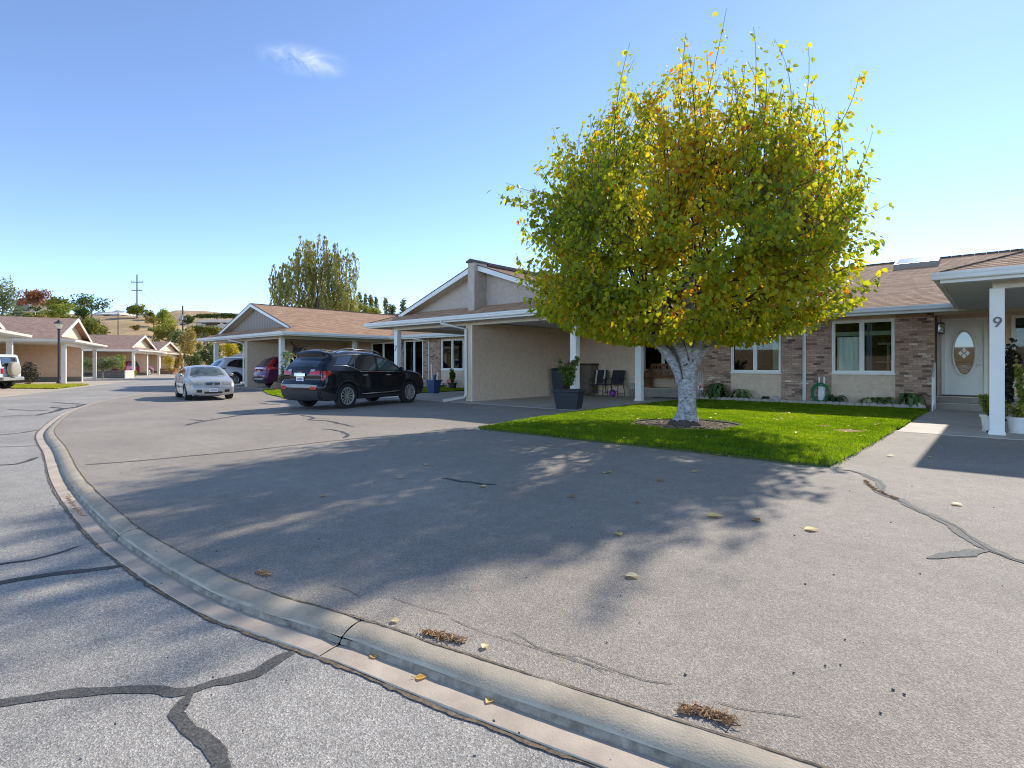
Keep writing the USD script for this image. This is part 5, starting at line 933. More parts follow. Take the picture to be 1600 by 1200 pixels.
# two folding chairs
M_CLOTH = mat('chair_cloth', (0.028, 0.022, 0.024), 0.85)
def folding_chair(x, y, rz, label, stripes, first=None):
    t = thing('folding_chair', label, 'chair', (x, y, 0.006), rz); W_ = 0.27
    for s in (-1, 1):
        obj('leg', tube([(s * W_, -0.28, 0.0), (s * W_, -0.24, 0.42), (s * W_, 0.12, 0.45), (s * (W_ - 0.02), 0.30, 0.98)], 0.014, 6), M_BLACK, t); obj('leg', tube([(s * W_, 0.27, 0.0), (s * W_, 0.15, 0.44)], 0.014, 6), M_BLACK, t); obj('arm', tube([(s * (W_ + 0.03), -0.27, 0.42), (s * (W_ + 0.03), -0.27, 0.64), (s * (W_ + 0.03), 0.2, 0.66)], 0.018, 6), M_BLACK, t); obj('brace', tube([(s * W_, -0.27, 0.12), (s * W_, 0.25, 0.12)], 0.010, 5), M_BLACK, t)
    obj('seat', cbox(-W_, W_, -0.24, 0.14, 0.425, 0.45, 0.008), M_BLACK, t); obj('cross_bar', tube([(-W_, -0.27, 0.2), (W_, -0.27, 0.2)], 0.010, 5), M_BLACK, t)
    def back(a, b, off): return trimesh.convex.convex_hull(np.array([(x_, 0.12 + 0.18 * u / 0.53 - off + q, 0.46 + u) for x_ in (a, b) for u in (0, 0.53) for q in (0, 0.012)]))
    obj('back', back(-W_ + 0.01, W_ - 0.01, 0.0), M_CLOTH, t)
    for a, b, c in stripes: obj('stripe', back(a, b, 0.006), c, t)
M_PALE = mat('pale_cloth', (0.50, 0.46, 0.43), 0.85); M_MAROON = mat('maroon_cloth', (0.10, 0.035, 0.035), 0.85)
folding_chair(-11.55, 17.95, 0.22, 'black folding chair with pale stripes on its back', [(-0.2, -0.14, M_PALE), (0.13, 0.19, M_PALE), (-0.26, -0.22, M_MAROON)]); folding_chair(-10.85, 18.0, 0.0, 'plain dark folding chair right of the striped chair', [])
t = thing('ball', 'purple ball under the dark folding chair', 'ball', (-10.9, 17.9, 0.13)); obj('skin', trimesh.creation.icosphere(2, 0.13), mat('purple_rubber', (0.20, 0.04, 0.30), 0.4), t, smooth=True); obj('valve', box(-0.01, 0.01, -0.135, -0.12, -0.01, 0.01), M_BLACK, t)
t = thing('utility_box', 'small grey and brown box on the carport back wall near the post', 'utility box', (-10.35, 18.38, 0.006)); obj('case', cbox(-0.09, 0.09, -0.06, 0.1, 0.0, 0.28, 0.01), mat('box_brown', (0.20, 0.17, 0.14), 0.8), t); obj('lid', cbox(-0.11, 0.11, -0.08, 0.1, 0.28, 0.50, 0.01), mat('box_green_grey', (0.34, 0.34, 0.28), 0.8), t)
# square planter with a rose
t = thing('planter', 'dark square plastic planter in front of the carport post', 'planter', (-8.72, 12.08, 0.006), 0.35)
def tub(w0, w1, z0, z1, th): return trimesh.convex.convex_hull(np.array([(sx * w, sy * w, z) for sx in (-1, 1) for sy in (-1, 1) for w, z in ((w0, z0), (w1, z1))]))
obj('pot', tub(0.28, 0.345, 0.0, 0.46, 0), mat('planter_plastic', (0.014, 0.016, 0.021), 0.5, 0.2), t); obj('rim', cbox(-0.385, 0.385, -0.385, 0.385, 0.46, 0.52, 0.015), UsdShade.Material.Get(stage, L + 'planter_plastic'), t); obj('soil', box(-0.33, 0.33, -0.33, 0.33, 0.5205, 0.53), M_SOIL, t)
for s in (-1, 1): obj('foot', box(s * 0.2 - 0.05, s * 0.2 + 0.05, -0.297, -0.285, -0.0, 0.05), M_BLKPL, t)
def shrub(name, label, catg, loc, n, rad, hgt, leaf, tone, seed, stems=7, m=None, flowers=None, zb=0.0, stemr=0.008, shape='ball'):
    """Open shrub: bent stems that carry leaves."""
    rg = np.random.default_rng(seed); t = thing(name, label, catg, loc); st, P, O = [], [], []
    for i in range(stems):
        a = rg.uniform(0, 6.3); e = np.array([rad * math.cos(a) * rg.uniform(.3, 1), rad * math.sin(a) * rg.uniform(.3, 1), hgt * rg.uniform(0.6, 1.0)]); q = spline([(0.02 * math.cos(a), 0.02 * math.sin(a), zb), e * [0.35, 0.35, 0.55] + [0, 0, zb * .5], e], 10); st.append(tube(q, np.linspace(stemr, stemr * 0.4, 10), 5))
        k = n // stems; u = rg.uniform(0.2 if shape == 'ball' else 0.3, 1, k) * 9; c = np.column_stack([np.interp(u, np.arange(10), q[:, j]) for j in range(3)]); d = rg.normal(0, 1, (k, 3)); d /= np.linalg.norm(d, axis=1, keepdims=True); P.append(c + d * rad * 0.22 * rg.random((k, 1))); O.append(d)
    P, O = np.vstack(P), np.vstack(O); obj('stems', cat(st), M_TWIG, t)
    p = obj('foliage', leafcloud(P, O, rg.uniform(leaf * 0.7, leaf * 1.25, len(P)), rg), m or M_PLANT, t, tone=np.repeat(np.clip(tone + rg.normal(0, 0.2, len(P)), 0, 1), 11)); cd(stage.GetPrimAtPath(p), kind='stuff')
    if flowers:
        for i in range(flowers[0]): b = P[rg.integers(0, len(P))]; obj('flower', move(trimesh.creation.icosphere(1, flowers[2]), (b[0], b[1], max(b[2], hgt * 0.7) + 0.02)), flowers[1], t, smooth=True)
    return t
shrub('rose_bush', 'rose with dark red blooms growing in the square planter', 'plant', (-8.72, 12.08, 0.53), 700, 0.42, 0.95, 0.075, 0.35, 41, 13, None, (9, M_ROSE, 0.03))
# pots behind post nine
M_POT = mat('white_pot', (0.70, 0.70, 0.70), 0.45, 0.05)
def pot(x, y, r, h, label, m=None):
    t = thing('flower_pot', label, 'flower pot', (x, y, 0.006)); obj('bowl', lathe([(0.0, 0.0), (r * 0.72, 0.0), (r * 0.95, h * 0.86), (r * 1.06, h * 0.86), (r * 1.08, h), (r * 0.95, h), (r * 0.92, h * 0.9), (0, h * 0.9)], 24), m or M_POT, t, smooth=35); obj('saucer', lathe([(0, 0.001), (r * 0.85, 0.001), (r * 0.9, 0.03), (0, 0.03)], 20), m or M_POT, t, smooth=35); return t
pot(-0.10, 13.0, 0.15, 0.30, 'white flower pot left of the numbered post'); pot(0.24, 13.0, 0.14, 0.28, 'white flower pot right of the numbered post')
shrub('potted_plant', 'yellowing feathery plant in the white pot left of the numbered post', 'plant', (-0.12, 13.02, 0.26), 800, 0.24, 0.42, 0.05, 0.7, 42, 22); shrub('potted_plant', 'drooping rusty plant in the white pot right of the numbered post', 'plant', (0.40, 13.1, 0.24), 700, 0.42, 0.24, 0.055, 0.9, 43, 18)
shrub('climber', 'dark leaved climbing plant behind the numbered post', 'plant', (0.12, 15.6, 0.0), 620, 0.42, 1.75, 0.085, 0.1, 44, 9, toned('dark_leaf', [(0, (0.02, 0.022, 0.015)), (0.6, (0.05, 0.05, 0.03)), (1, (0.16, 0.19, 0.06))], 0.4, transl=0.15), None, 0.0, 0.012, 'top'); shrub('climber', 'bright green upright plant just right of the numbered post', 'plant', (0.33, 14.2, 0.0), 340, 0.13, 1.45, 0.075, 0.75, 45, 5)
shrub('potted_plant', 'green bushy plant on the slab right of the numbered post', 'plant', (0.75, 14.0, 0.0), 700, 0.4, 0.55, 0.07, 0.55, 46, 16)
t = thing('path_light', 'small black garden light beside the white pot', 'garden light', (-0.10, 12.78, 0.006)); obj('stake', box(-0.015, 0.015, -0.015, 0.015, 0, 0.30), M_BLACK, t); obj('head', move(cbox(-0.05, 0.05, -0.07, 0.03, 0.0, 0.06, 0.01), (0, 0, 0.29), 0.3), M_BLACK, t); obj('base', cbox(-0.06, 0.06, -0.04, 0.04, 0, 0.03, 0.006), M_BLACK, t)
# the far unit: blue tub, pink bird, small plants
px_, py_ = G(678, 614.5); t = thing('tub', 'blue plastic tub with garden things in it beside the far lawn', 'tub', (px_, py_, 0.006)); M_BLUE = mat('blue_plastic', (0.03, 0.06, 0.17), 0.4, 0.1); obj('bowl', trimesh.convex.convex_hull(np.array([(sx * w, sy * w * 0.8, z) for sx in (-1, 1) for sy in (-1, 1) for w, z in ((0.17, 0.0), (0.25, 0.52))])), M_BLUE, t); obj('rim', cbox(-0.29, 0.29, -0.24, 0.24, 0.50, 0.56, 0.01), M_BLUE, t)
for k, (dx, h, m) in enumerate([(-0.1, 0.95, M_WHITE), (0.17, 0.85, M_WHITE), (0.05, 0.72, M_BLKPL), (-0.02, 0.66, mat('purple_handle', (0.12, 0.06, 0.2), 0.5))]):
    t2 = thing('garden_tool', ['long white board leaning out of the blue tub', 'short white stick standing in the blue tub', 'black bag in the blue tub', 'purple handle in the blue tub'][k], 'tool', (px_ + dx, py_, 0.45)); obj('shaft', tube([(0, 0, 0), (-0.12 if k == 0 else 0.02, 0.05, h - 0.45 + (0.25 if k == 0 else 0))], 0.035 if k < 2 else 0.07, 6), m, t2); obj('grip', move(trimesh.creation.icosphere(1, 0.04 if k < 2 else 0.08), (-0.12 if k == 0 else 0.02, 0.05, h - 0.45 + (0.25 if k == 0 else 0))), m, t2)
t = thing('bird_feeder', 'low white bird bath tray left of the blue tub', 'bird bath', (px_ - 0.45, py_ + 0.1, 0.006)); obj('dish', lathe([(0, 0.46), (0.22, 0.48), (0.25, 0.53), (0.2, 0.52), (0, 0.5)], 18), mat('dish_blue', (0.45, 0.5, 0.6), 0.5), t); obj('stem', tube([(0, 0, 0), (0, 0, 0.47)], 0.04, 8), M_GREYM, t)
fx, fy = PY(703, 598, 18.1)[0], 18.1; t = thing('garden_flamingo', 'pink garden bird ornament against the far stucco', 'ornament', (fx, fy, 0.03)); M_PINK = mat('pink_plastic', (0.55, 0.14, 0.12), 0.5); v = np.array(trimesh.creation.icosphere(2, 1).vertices) * [0.26, 0.1, 0.13]; obj('body', move((v, np.array(trimesh.creation.icosphere(2, 1).faces)), (0, 0, 0.34)), M_PINK, t, smooth=True); obj('neck', tube(spline([(0.15, 0, 0.4), (0.24, 0, 0.52), (0.18, 0, 0.66), (0.24, 0, 0.70), (0.30, 0, 0.64)], 14), 0.03, 7), M_PINK, t, smooth=True)
for s in (-1, 1): obj('leg', tube([(0.02, s * 0.04, 0.0), (0.02, s * 0.04, 0.3)], 0.012, 5), M_STEEL, t)
qx = PY(711.5, 600, 17.9)[0]; shrub('small_shrub', 'thin dark shrub in a pot by the far carport post', 'plant', (qx, 17.7, 0.3), 200, 0.16, 0.75, 0.11, 0.15, 47, 5); pot(qx, 17.7, 0.22, 0.32, 'dark pot holding the thin shrub by the far post', M_BLKPL)
shrub('flowering_plant', 'low plant with white flowers under the far window', 'plant', (qx - 1.0, 17.9, 0.02), 200, 0.3, 0.25, 0.08, 0.6, 48, 8, None, (8, M_PLATE, 0.035))
rail2 = thing('handrail', 'white sloping handrail behind the downspout of the party wall', 'handrail', (-16.0, 17.0, 0)); obj('rail', tube([(0, 0, 0.95), (0, 1.4, 1.35)], 0.025, 6), M_WHITE, rail2); obj('rail', tube([(0, 0, 0.75), (0, 1.4, 1.15)], 0.02, 6), M_WHITE, rail2); obj('post', box(-.02, .02, -.02, .02, 0, 0.97), M_WHITE, rail2); obj('post', box(-.02, .02, 1.38, 1.42, 0, 1.37), M_WHITE, rail2)
# ================================================================ vehicles
def paint(name, col, flake=0.0, rough=0.22, metallic=0.0): return usdkit.material(stage, L + name, {'p': ('principled_bsdf', {'base_color': col, 'roughness': rough, 'metallic': metallic, 'coat_weight': 1.0, 'coat_roughness': 0.02, 'coat_ior': 1.45, 'specular_ior_level': 0.1})}, [], surface='p.BSDF')
P_BLACK = paint('paint_black', (0.004, 0.0045, 0.006)); P_SILVER = paint('paint_silver', (0.46, 0.43, 0.375), rough=0.4, metallic=0.25); P_WHITE = paint('paint_white', (0.68, 0.69, 0.70)); P_WINE = paint('paint_wine', (0.075, 0.012, 0.035), metallic=0.3); P_RED = paint('paint_red', (0.26, 0.015, 0.05))
M_CGLASS = usdkit.material(stage, L + 'car_glass', {'p': ('principled_bsdf', {'base_color': (0.012, 0.016, 0.018), 'roughness': 0.02, 'specular_ior_level': 0.9, 'coat_weight': 0.6, 'coat_roughness': 0.01})}, [], surface='p.BSDF')
M_CGLASS2 = usdkit.material(stage, L + 'car_glass_green', {'p': ('principled_bsdf', {'base_color': (0.05, 0.085, 0.08), 'roughness': 0.02, 'specular_ior_level': 0.9, 'coat_weight': 0.6, 'coat_roughness': 0.01})}, [], surface='p.BSDF')
M_CSHIELD = mat('car_windscreen', (0.10, 0.125, 0.12), 0.05, 0.75, 4.0, spec=0.6, coat=0.3, coat_roughness=0.01)
M_TYRE = mat('tyre_rubber', (0.018, 0.018, 0.018), 0.8, 0.2, 20); M_RIM = mat('alloy_rim', (0.48, 0.48, 0.48), 0.3, 0.05, metallic=0.6); M_RIMD = mat('rim_dark', (0.04, 0.04, 0.042), 0.5, 0.1); M_CHROME = mat('chrome', (0.62, 0.62, 0.62), 0.12, 0.03, metallic=1.0)
M_TRIM = mat('black_trim', (0.018, 0.018, 0.02), 0.55, 0.1); M_GLOSSB = mat('gloss_black', (0.008, 0.008, 0.01), 0.15, 0.05); M_TAIL = mat('tail_red', (0.42, 0.012, 0.012), 0.12, 0.15, 15, coat=1.0); M_HEAD = mat('head_lamp', (0.30, 0.30, 0.30), 0.10, 0.6, 25, coat=1.0); M_AMBER = mat('amber_lens', (0.5, 0.24, 0.10), 0.15, 0.1, coat=1.0); M_SEAM = mat('panel_gap', (0.004, 0.004, 0.004), 0.8, 0.0); M_UNDER = mat('under_body', (0.012, 0.012, 0.012), 0.9, 0.1); M_PTEXT = mat('plate_text', (0.06, 0.09, 0.22), 0.6, 0.1)

class Car:
    """A car body as a side profile blown up to its width: sides follow half(x, z), the outline is bridged across."""
    def __init__(s, name, label, loc, rotz, upper, wb, wr, W, belt, tumble, paint_, sill=0.24, nose=0.10, tail=0.06, crown=0.03, spokes=10, group=None, arch=0.065, rim=0.68, rimmat=None, hscale=1.0, rnd=0.11):
        s.t = thing(name, label, 'car', (*loc, 0.0) if len(loc) == 2 else loc, rotz, group); s.W, s.belt, s.tumble, s.wr, s.wb, s.nose, s.tail, s.crown, s.rnd = W, belt, tumble, wr, wb, nose, tail, crown, rnd
        up = spline(upper, 170); ra = wr + arch; low = []
        for xc in (wb / 2, -wb / 2):
            h = np.sqrt(max(ra ** 2 - (sill - wr) ** 2, 1e-4)); a0 = math.atan2(sill - wr, h); a = np.linspace(a0, math.pi - a0, 22); low += [(xc + ra * math.cos(q), wr + ra * math.sin(q)) for q in a]
        low = np.array(low); out = np.vstack([up, low]); s.out = out; s.nup = len(up); s.xmin, s.xmax = out[:, 0].min(), out[:, 0].max(); s.poly = sg.Polygon(out).buffer(0); s.uline = sg.LineString(up)
        nrm = np.gradient(out, axis=0); nrm = np.column_stack([-nrm[:, 1], nrm[:, 0]]); nrm /= np.maximum(np.linalg.norm(nrm, axis=1, keepdims=True), 1e-9)
        c = s.poly.centroid; s.nrm = nrm * np.where(((out - [c.x, c.y]) * nrm).sum(1) < 0, -1, 1)[:, None]; s.nrm[s.nup:] = 0
        pts = [np.array(s.poly.exterior.coords)[:-1]]
        for d, st in ((0.02, 0.05), (0.05, 0.06), (0.10, 0.08)):
            b = s.poly.buffer(-d)
            for g in getattr(b, 'geoms', [b]): pts.append(np.array([g.exterior.interpolate(q).coords[0] for q in np.arange(0, g.exterior.length, st)]))
        x0, z0, x1, z1 = s.poly.bounds; gx, gz = np.meshgrid(np.arange(x0, x1, 0.1), np.arange(z0, z1, 0.09)); g = np.column_stack([gx.ravel(), gz.ravel()]); pts.append(g[shapely.contains_xy(s.poly.buffer(-0.13), g[:, 0], g[:, 1])])
        p = np.vstack(pts); tri = Delaunay(p).simplices; cc = p[tri].mean(1); tri = tri[shapely.contains_xy(s.poly.buffer(-0.001), cc[:, 0], cc[:, 1])]
        y = s.half(p[:, 0], p[:, 1]); a = p[tri]; cr = (a[:, 1, 0] - a[:, 0, 0]) * (a[:, 2, 1] - a[:, 0, 1]) - (a[:, 1, 1] - a[:, 0, 1]) * (a[:, 2, 0] - a[:, 0, 0]); tri[cr < 0] = tri[cr < 0][:, ::-1]
        left = (np.column_stack([p[:, 0], y, p[:, 1]]), tri[:, ::-1]); right = (np.column_stack([p[:, 0], -y, p[:, 1]]), tri)
        obj('body', cat([left, right, s.strip(0, s.nup - 1, -1, 1, 0.0)]), paint_, s.t, smooth=38)
        obj('underbody', s.strip(s.nup - 1, len(out) - 1, -1, 1, 0.0), M_UNDER, s.t, smooth=38); obj('chassis', box(-wb / 2 - 0.5, wb / 2 + 0.5, -W * 0.62, W * 0.62, sill - 0.03, sill + 0.12), M_UNDER, s.t)
        for xc in (-wb / 2, wb / 2):
            for sy in (-1, 1): s.wheel(xc, sy, spokes, rim, rimmat or M_RIM)
    def half(s, x, z, rounding=True):
        x = np.asarray(x, float); z = np.asarray(z, float); W = s.W
        u = (x - s.xmin) / (s.xmax - s.xmin); pl = 1 - s.nose * np.clip((u - 0.72) / 0.28, 0, 1) ** 2.2 - s.tail * np.clip((0.2 - u) / 0.2, 0, 1) ** 2.0
        bz = np.interp(x, *s.belt); lowr = np.clip((0.55 - z) / 0.4, 0, 1) ** 1.6 * 0.055; mid = 0.018 * np.clip((z - 0.62) / np.maximum(bz - 0.62, 0.1), 0, 1); h = W * pl - lowr - mid - s.tumble * np.maximum(0, z - bz)
        if rounding:
            d = shapely.distance(shapely.points(np.column_stack([x.ravel(), z.ravel()])), s.uline).reshape(x.shape); r = s.rnd; t = np.clip(d, 0, r); h = h - (r - np.sqrt(np.maximum(r * r - (r - t) ** 2, 0))) * 0.85
        return h
    def strip(s, i0, i1, f0, f1, off, ny=9, ymax=None):
        P = s.out[i0:i1 + 1]; N = s.nrm[i0:i1 + 1]; h = s.half(P[:, 0], P[:, 1]); fr = np.linspace(f0, f1, ny); k = len(P); rows = []
        for f in fr:
            q = f * h; c = s.crown * (1 - f * f); rows.append(np.column_stack([P[:, 0] + N[:, 0] * (c + off), q, P[:, 1] + N[:, 1] * (c + off)]))
        v = np.vstack(rows); fcs = [(a * k + i, a * k + i + 1, (a + 1) * k + i + 1, (a + 1) * k + i) for a in range(ny - 1) for i in range(k - 1)]
        v, f = mesh_vf((v, np.array(fcs))); t = trimesh.Trimesh(v, f, process=False); cen = np.array([0, 0, 0.75]); 
        if ((t.triangles_center - cen) * t.face_normals).sum(1).mean() < 0: f = f[:, ::-1]
        return v, f
    def idx(s, x, z): return int(np.argmin(np.hypot(s.out[:s.nup, 0] - x, s.out[:s.nup, 1] - z)))
    def across(s, name, a, b, f0, f1, m, off=0.005, ny=9, label=None, parent=None):
        i, j = sorted((s.idx(*a), s.idx(*b))); j = max(j, i + 2); return obj(name, s.strip(i, j, f0, f1, off, ny), m, parent or s.t, smooth=40, label=label)
    def side(s, name, poly, m, off=0.004, sides=(-1, 1), step=0.07, parent=None):
        pg = sg.Polygon(poly).buffer(0).intersection(s.poly.buffer(-0.004)); pg = max(getattr(pg, 'geoms', [pg]), key=lambda g: g.area); v, f = sheet(pg, 0, step)
        for sy in sides:
            y = s.half(v[:, 0], v[:, 1]) + off; q = obj(name, (np.column_stack([v[:, 0], sy * y, v[:, 1]]), f if sy < 0 else f[:, ::-1]), m, parent or s.t, smooth=True)
        return q
    def line(s, name, pts, r, m, sides=(-1, 1), off=0.0, n=5):
        P = np.array(pts, float); P = spline(P, max(6, len(P) * 4)) if len(P) > 2 else np.column_stack([np.linspace(P[0, k], P[1, k], 12) for k in (0, 1)])
        for sy in sides: obj(name, tube(np.column_stack([P[:, 0], sy * (s.half(P[:, 0], P[:, 1]) + off), P[:, 1]]), r, n), m, s.t)
    def wheel(s, xc, sy, spokes, rim, m):
        r = s.wr; w = 0.112; y0 = sy * (s.W - 0.13); ro = lambda mm: xform(mm, [[1, 0, 0, xc], [0, 0, sy, y0], [0, 1, 0, r], [0, 0, 0, 1]]) if sy > 0 else xform(mm, [[-1, 0, 0, xc], [0, 0, -1, y0], [0, 1, 0, r], [0, 0, 0, 1]])
        t = lathe([(r * rim, -w), (r * 0.93, -w), (r, -w * 0.8), (r, w * 0.8), (r * 0.94, w), (r * (rim + 0.02), w * 1.02), (r * rim, w * 0.9), (r * rim, -w)], 36)
        p = obj('wheel', ro(t), M_TYRE, s.t, smooth=40); obj('rim', ro(cat([lathe([(r * rim, w * 0.9), (r * rim * 0.95, w * 0.96), (r * rim * 0.90, w * 0.9), (r * rim * 0.88, 0.2 * w)], 36)])), m, p, smooth=40)
        obj('barrel', ro(lathe([(r * rim, -w), (r * rim * 0.9, 0.1 * w), (0.0, 0.1 * w)], 30)), M_RIMD, p)
        sp = []
        for k in range(spokes):
            a = 2 * np.pi * k / spokes; b = 0.14 if spokes < 12 else 0.1
            q = np.array([(rr * math.cos(a + da), rr * math.sin(a + da), z) for rr, da, z in ((r * 0.10, b * 2.2, w * 0.72), (r * 0.10, -b * 2.2, w * 0.72), (r * rim * 0.93, b * 0.75, w * 0.9), (r * rim * 0.93, -b * 0.75, w * 0.9), (r * 0.1, b * 2.2, w * 0.5), (r * 0.1, -b * 2.2, w * 0.5), (r * rim * 0.93, b, w * 0.66), (r * rim * 0.93, -b, w * 0.66))]); sp.append(trimesh.convex.convex_hull(q))
        sp.append(lathe([(0.0, w * 0.80), (r * 0.13, w * 0.78), (r * 0.17, w * 0.5)], 20)); obj('spokes', ro(cat(sp)), m, p)
    def put(s, name, m, material, parent=None, smooth=False, label=None): return obj(name, m, material, parent or s.t, smooth=smooth, label=label)
    def rear_x(s, z): u = s.out[:s.nup]; k = u[:, 0] < -s.wb / 2; return float(u[k][np.argmin(np.abs(u[k][:, 1] - z) + 0.0 * u[k][:, 0]), 0])
    def mirror(s, x, z, m, sides=(-1, 1), sc=1.0):
        for sy in sides:
            y = float(s.half(x, z)); v = np.array(trimesh.creation.icosphere(2, 1).vertices) * [0.07 * sc, 0.10 * sc, 0.075 * sc]; v[:, 0] = np.where(v[:, 0] < 0, v[:, 0] * 0.4, v[:, 0]); obj('mirror', (v + [x, sy * (y + 0.11), z + 0.06], np.array(trimesh.creation.icosphere(2, 1).faces)), m, s.t, smooth=True)
    def plate(s, end, z, txt=True, w=0.30, h=0.15, dy=0.0):
        u = s.out[:s.nup]; k = np.argmin(np.abs(u[:, 1] - z) + 10 * ((u[:, 0] > 0) != (end > 0))); x = u[k, 0] + end * (s.crown + 0.012)
        p = obj('number_plate', box(min(x, x + end * 0.008), max(x, x + end * 0.008), dy - w / 2, dy + w / 2, z - h / 2, z + h / 2), M_PLATE, s.t)
        xe = x + end * 0.010
        obj('plate_band', [box(min(xe, xe + end * .001), max(xe, xe + end * .001), dy - w * 0.36 + k_ * w * 0.125, dy - w * 0.36 + k_ * w * 0.125 + w * 0.075, z - h * 0.22, z + h * 0.2) for k_ in range(6)], M_PTEXT, p)

def seams(c, xs, z0, z1):
    for x in xs: c.line('door_gap', [(x, z0), (x + 0.005, z1)], 0.0045, M_SEAM, off=0.0005)
# --- black crossover, its back towards the camera
r1, f1 = np.array([-13.36, 8.07]), np.array([-13.94, 10.72]); hd = (f1 - r1) / np.linalg.norm(f1 - r1); perp = np.array([-hd[1], hd[0]]); ctr = (r1 + f1) / 2 + perp * 0.80
c = Car('black_car', 'glossy black crossover with silver roof rails parked before the middle carport', ctr, math.atan2(hd[1], hd[0]), [(-2.20, 0.27), (-2.29, 0.40), (-2.33, 0.58), (-2.31, 0.72), (-2.25, 0.80), (-2.24, 0.98), (-2.20, 1.10), (-2.07, 1.30), (-1.90, 1.50), (-1.93, 1.575), (-1.75, 1.605), (-1.2, 1.64), (-0.5, 1.645), (0.05, 1.60), (0.45, 1.48), (0.85, 1.27), (1.12, 1.10), (1.35, 1.075), (1.8, 1.02), (2.08, 0.94), (2.22, 0.80), (2.29, 0.58), (2.27, 0.42), (2.16, 0.26)],
        2.72, 0.362, 0.915, ([-2.3, -1.0, 1.1, 2.3], [1.10, 1.06, 1.02, 0.95]), 0.42, P_BLACK, sill=0.26, nose=0.16, tail=0.09, crown=0.045, spokes=12, arch=0.05, rim=0.70)
dlo = [(-1.88, 1.10), (-1.0, 1.065), (0.95, 1.04), (1.0, 1.10), (0.72, 1.275), (0.40, 1.425), (0.0, 1.53), (-0.6, 1.565), (-1.2, 1.555), (-1.62, 1.515), (-1.80, 1.33)]
c.side('window_surround', dlo, M_GLOSSB, 0.003)
c.side('window', [(0.86, 1.075), (-0.10, 1.08), (-0.02, 1.50), (0.38, 1.40), (0.68, 1.26)], M_CGLASS2, 0.006); c.side('window', [(-0.20, 1.08), (-1.02, 1.095), (-0.88, 1.53), (-0.5, 1.54), (-0.13, 1.52)], M_CGLASS, 0.006); c.side('window', [(-1.09, 1.24), (-1.76, 1.27), (-1.62, 1.48), (-1.2, 1.525), (-0.95, 1.53)], M_CGLASS, 0.006)
c.line('window_trim', [(-1.86, 1.215), (-1.3, 1.215), (-1.05, 1.15), (-0.85, 1.07)], 0.008, M_CHROME, off=0.006); c.line('window_trim', [(-0.9, 1.055), (0.0, 1.045), (0.92, 1.045)], 0.010, M_CHROME, off=0.005); c.line('window_trim', [(-1.08, 1.17), (-0.93, 1.53)], 0.006, M_CHROME, off=0.008)
c.across('windscreen', (1.07, 1.13), (0.22, 1.56), -0.86, 0.86, M_CGLASS, 0.004); c.across('rear_window', (-2.14, 1.19), (-1.93, 1.47), -0.84, 0.84, M_CGLASS, 0.004)
c.across('spoiler', (-1.905, 1.51), (-1.82, 1.60), -0.92, 0.92, P_BLACK, 0.02); c.put('wiper', tube([(-2.20, 0.0, 1.20), (-2.175, -0.35, 1.24)], 0.014, 5), M_TRIM)
c.across('tail_lamp', (-2.24, 0.985), (-2.20, 1.09), -1.0, -0.50, M_TAIL, 0.012, 6); c.across('tail_lamp', (-2.24, 0.985), (-2.20, 1.09), 0.50, 1.0, M_TAIL, 0.012, 6)
c.across('lamp_strip', (-2.222, 1.03), (-2.212, 1.06), -0.74, -0.53, M_HEAD, 0.02, 5); c.across('lamp_strip', (-2.222, 1.03), (-2.212, 1.06), 0.53, 0.74, M_HEAD, 0.02, 5)
c.side('tail_lamp', [(-2.25, 0.86), (-2.23, 0.80), (-2.12, 0.93), (-1.93, 1.0), (-1.98, 1.08), (-2.22, 1.09)], M_TAIL, 0.010)
c.across('chrome_strip', (-2.325, 0.645), (-2.326, 0.615), -0.98, 0.98, M_GREYM, 0.010); c.across('tail_bar', (-2.245, 0.925), (-2.24, 0.965), -0.30, 0.30, M_CHROME, 0.03); c.across('reflector', (-2.33, 0.62), (-2.33, 0.57), -0.96, -0.66, M_TAIL, 0.016, 5); c.across('reflector', (-2.33, 0.62), (-2.33, 0.57), 0.66, 0.96, M_TAIL, 0.016, 5)
c.across('lower_bumper', (-2.22, 0.285), (-2.325, 0.54), -1.0, 1.0, M_TRIM, 0.006); c.plate(-1, 0.855)
v, f = mesh_vf(meshkit.text_mesh('GMC', 0.055, 0.012, True)); v = v - [v[:, 0].mean(), 0, 0]; c.put('badge', (np.column_stack([np.full(len(v), c.rear_x(1.01) - 0.055) - v[:, 2], -v[:, 0], 1.005 + v[:, 1]]), f), M_CHROME)
c.side('sill_cladding', [(-0.93, 0.24), (0.93, 0.24), (0.95, 0.36), (-0.95, 0.36)], M_TRIM, 0.008)
for xc in (-1.36, 1.36):
    a = np.linspace(-0.25, np.pi + 0.25, 24); R1, R2 = 0.405, 0.475; c.side('arch_cladding', [(xc + R2 * math.cos(q), 0.362 + R2 * math.sin(q)) for q in a] + [(xc + R1 * math.cos(q), 0.362 + R1 * math.sin(q)) for q in a[::-1]], M_TRIM, 0.006, step=0.05)
c.side('rear_cladding', [(-2.33, 0.26), (-1.80, 0.26), (-1.80, 0.44), (-2.33, 0.56)], M_TRIM, 0.006)
c.line('sill_trim', [(-0.82, 0.40), (0.0, 0.405), (0.85, 0.43)], 0.014, M_CHROME, off=0.006); seams(c, [-0.95, 0.02, 0.98], 0.42, 1.04)
for x in (-0.78, 0.22): c.line('door_handle', [(x, 0.945), (x + 0.18, 0.95)], 0.017, M_CHROME, off=0.02)
c.mirror(0.80, 1.06, P_BLACK); c.across('head_lamp', (2.13, 0.92), (2.2, 0.83), 0.5, 0.97, M_HEAD, 0.008, 5); c.across('head_lamp', (2.13, 0.92), (2.2, 0.83), -0.97, -0.5, M_HEAD, 0.008, 5)
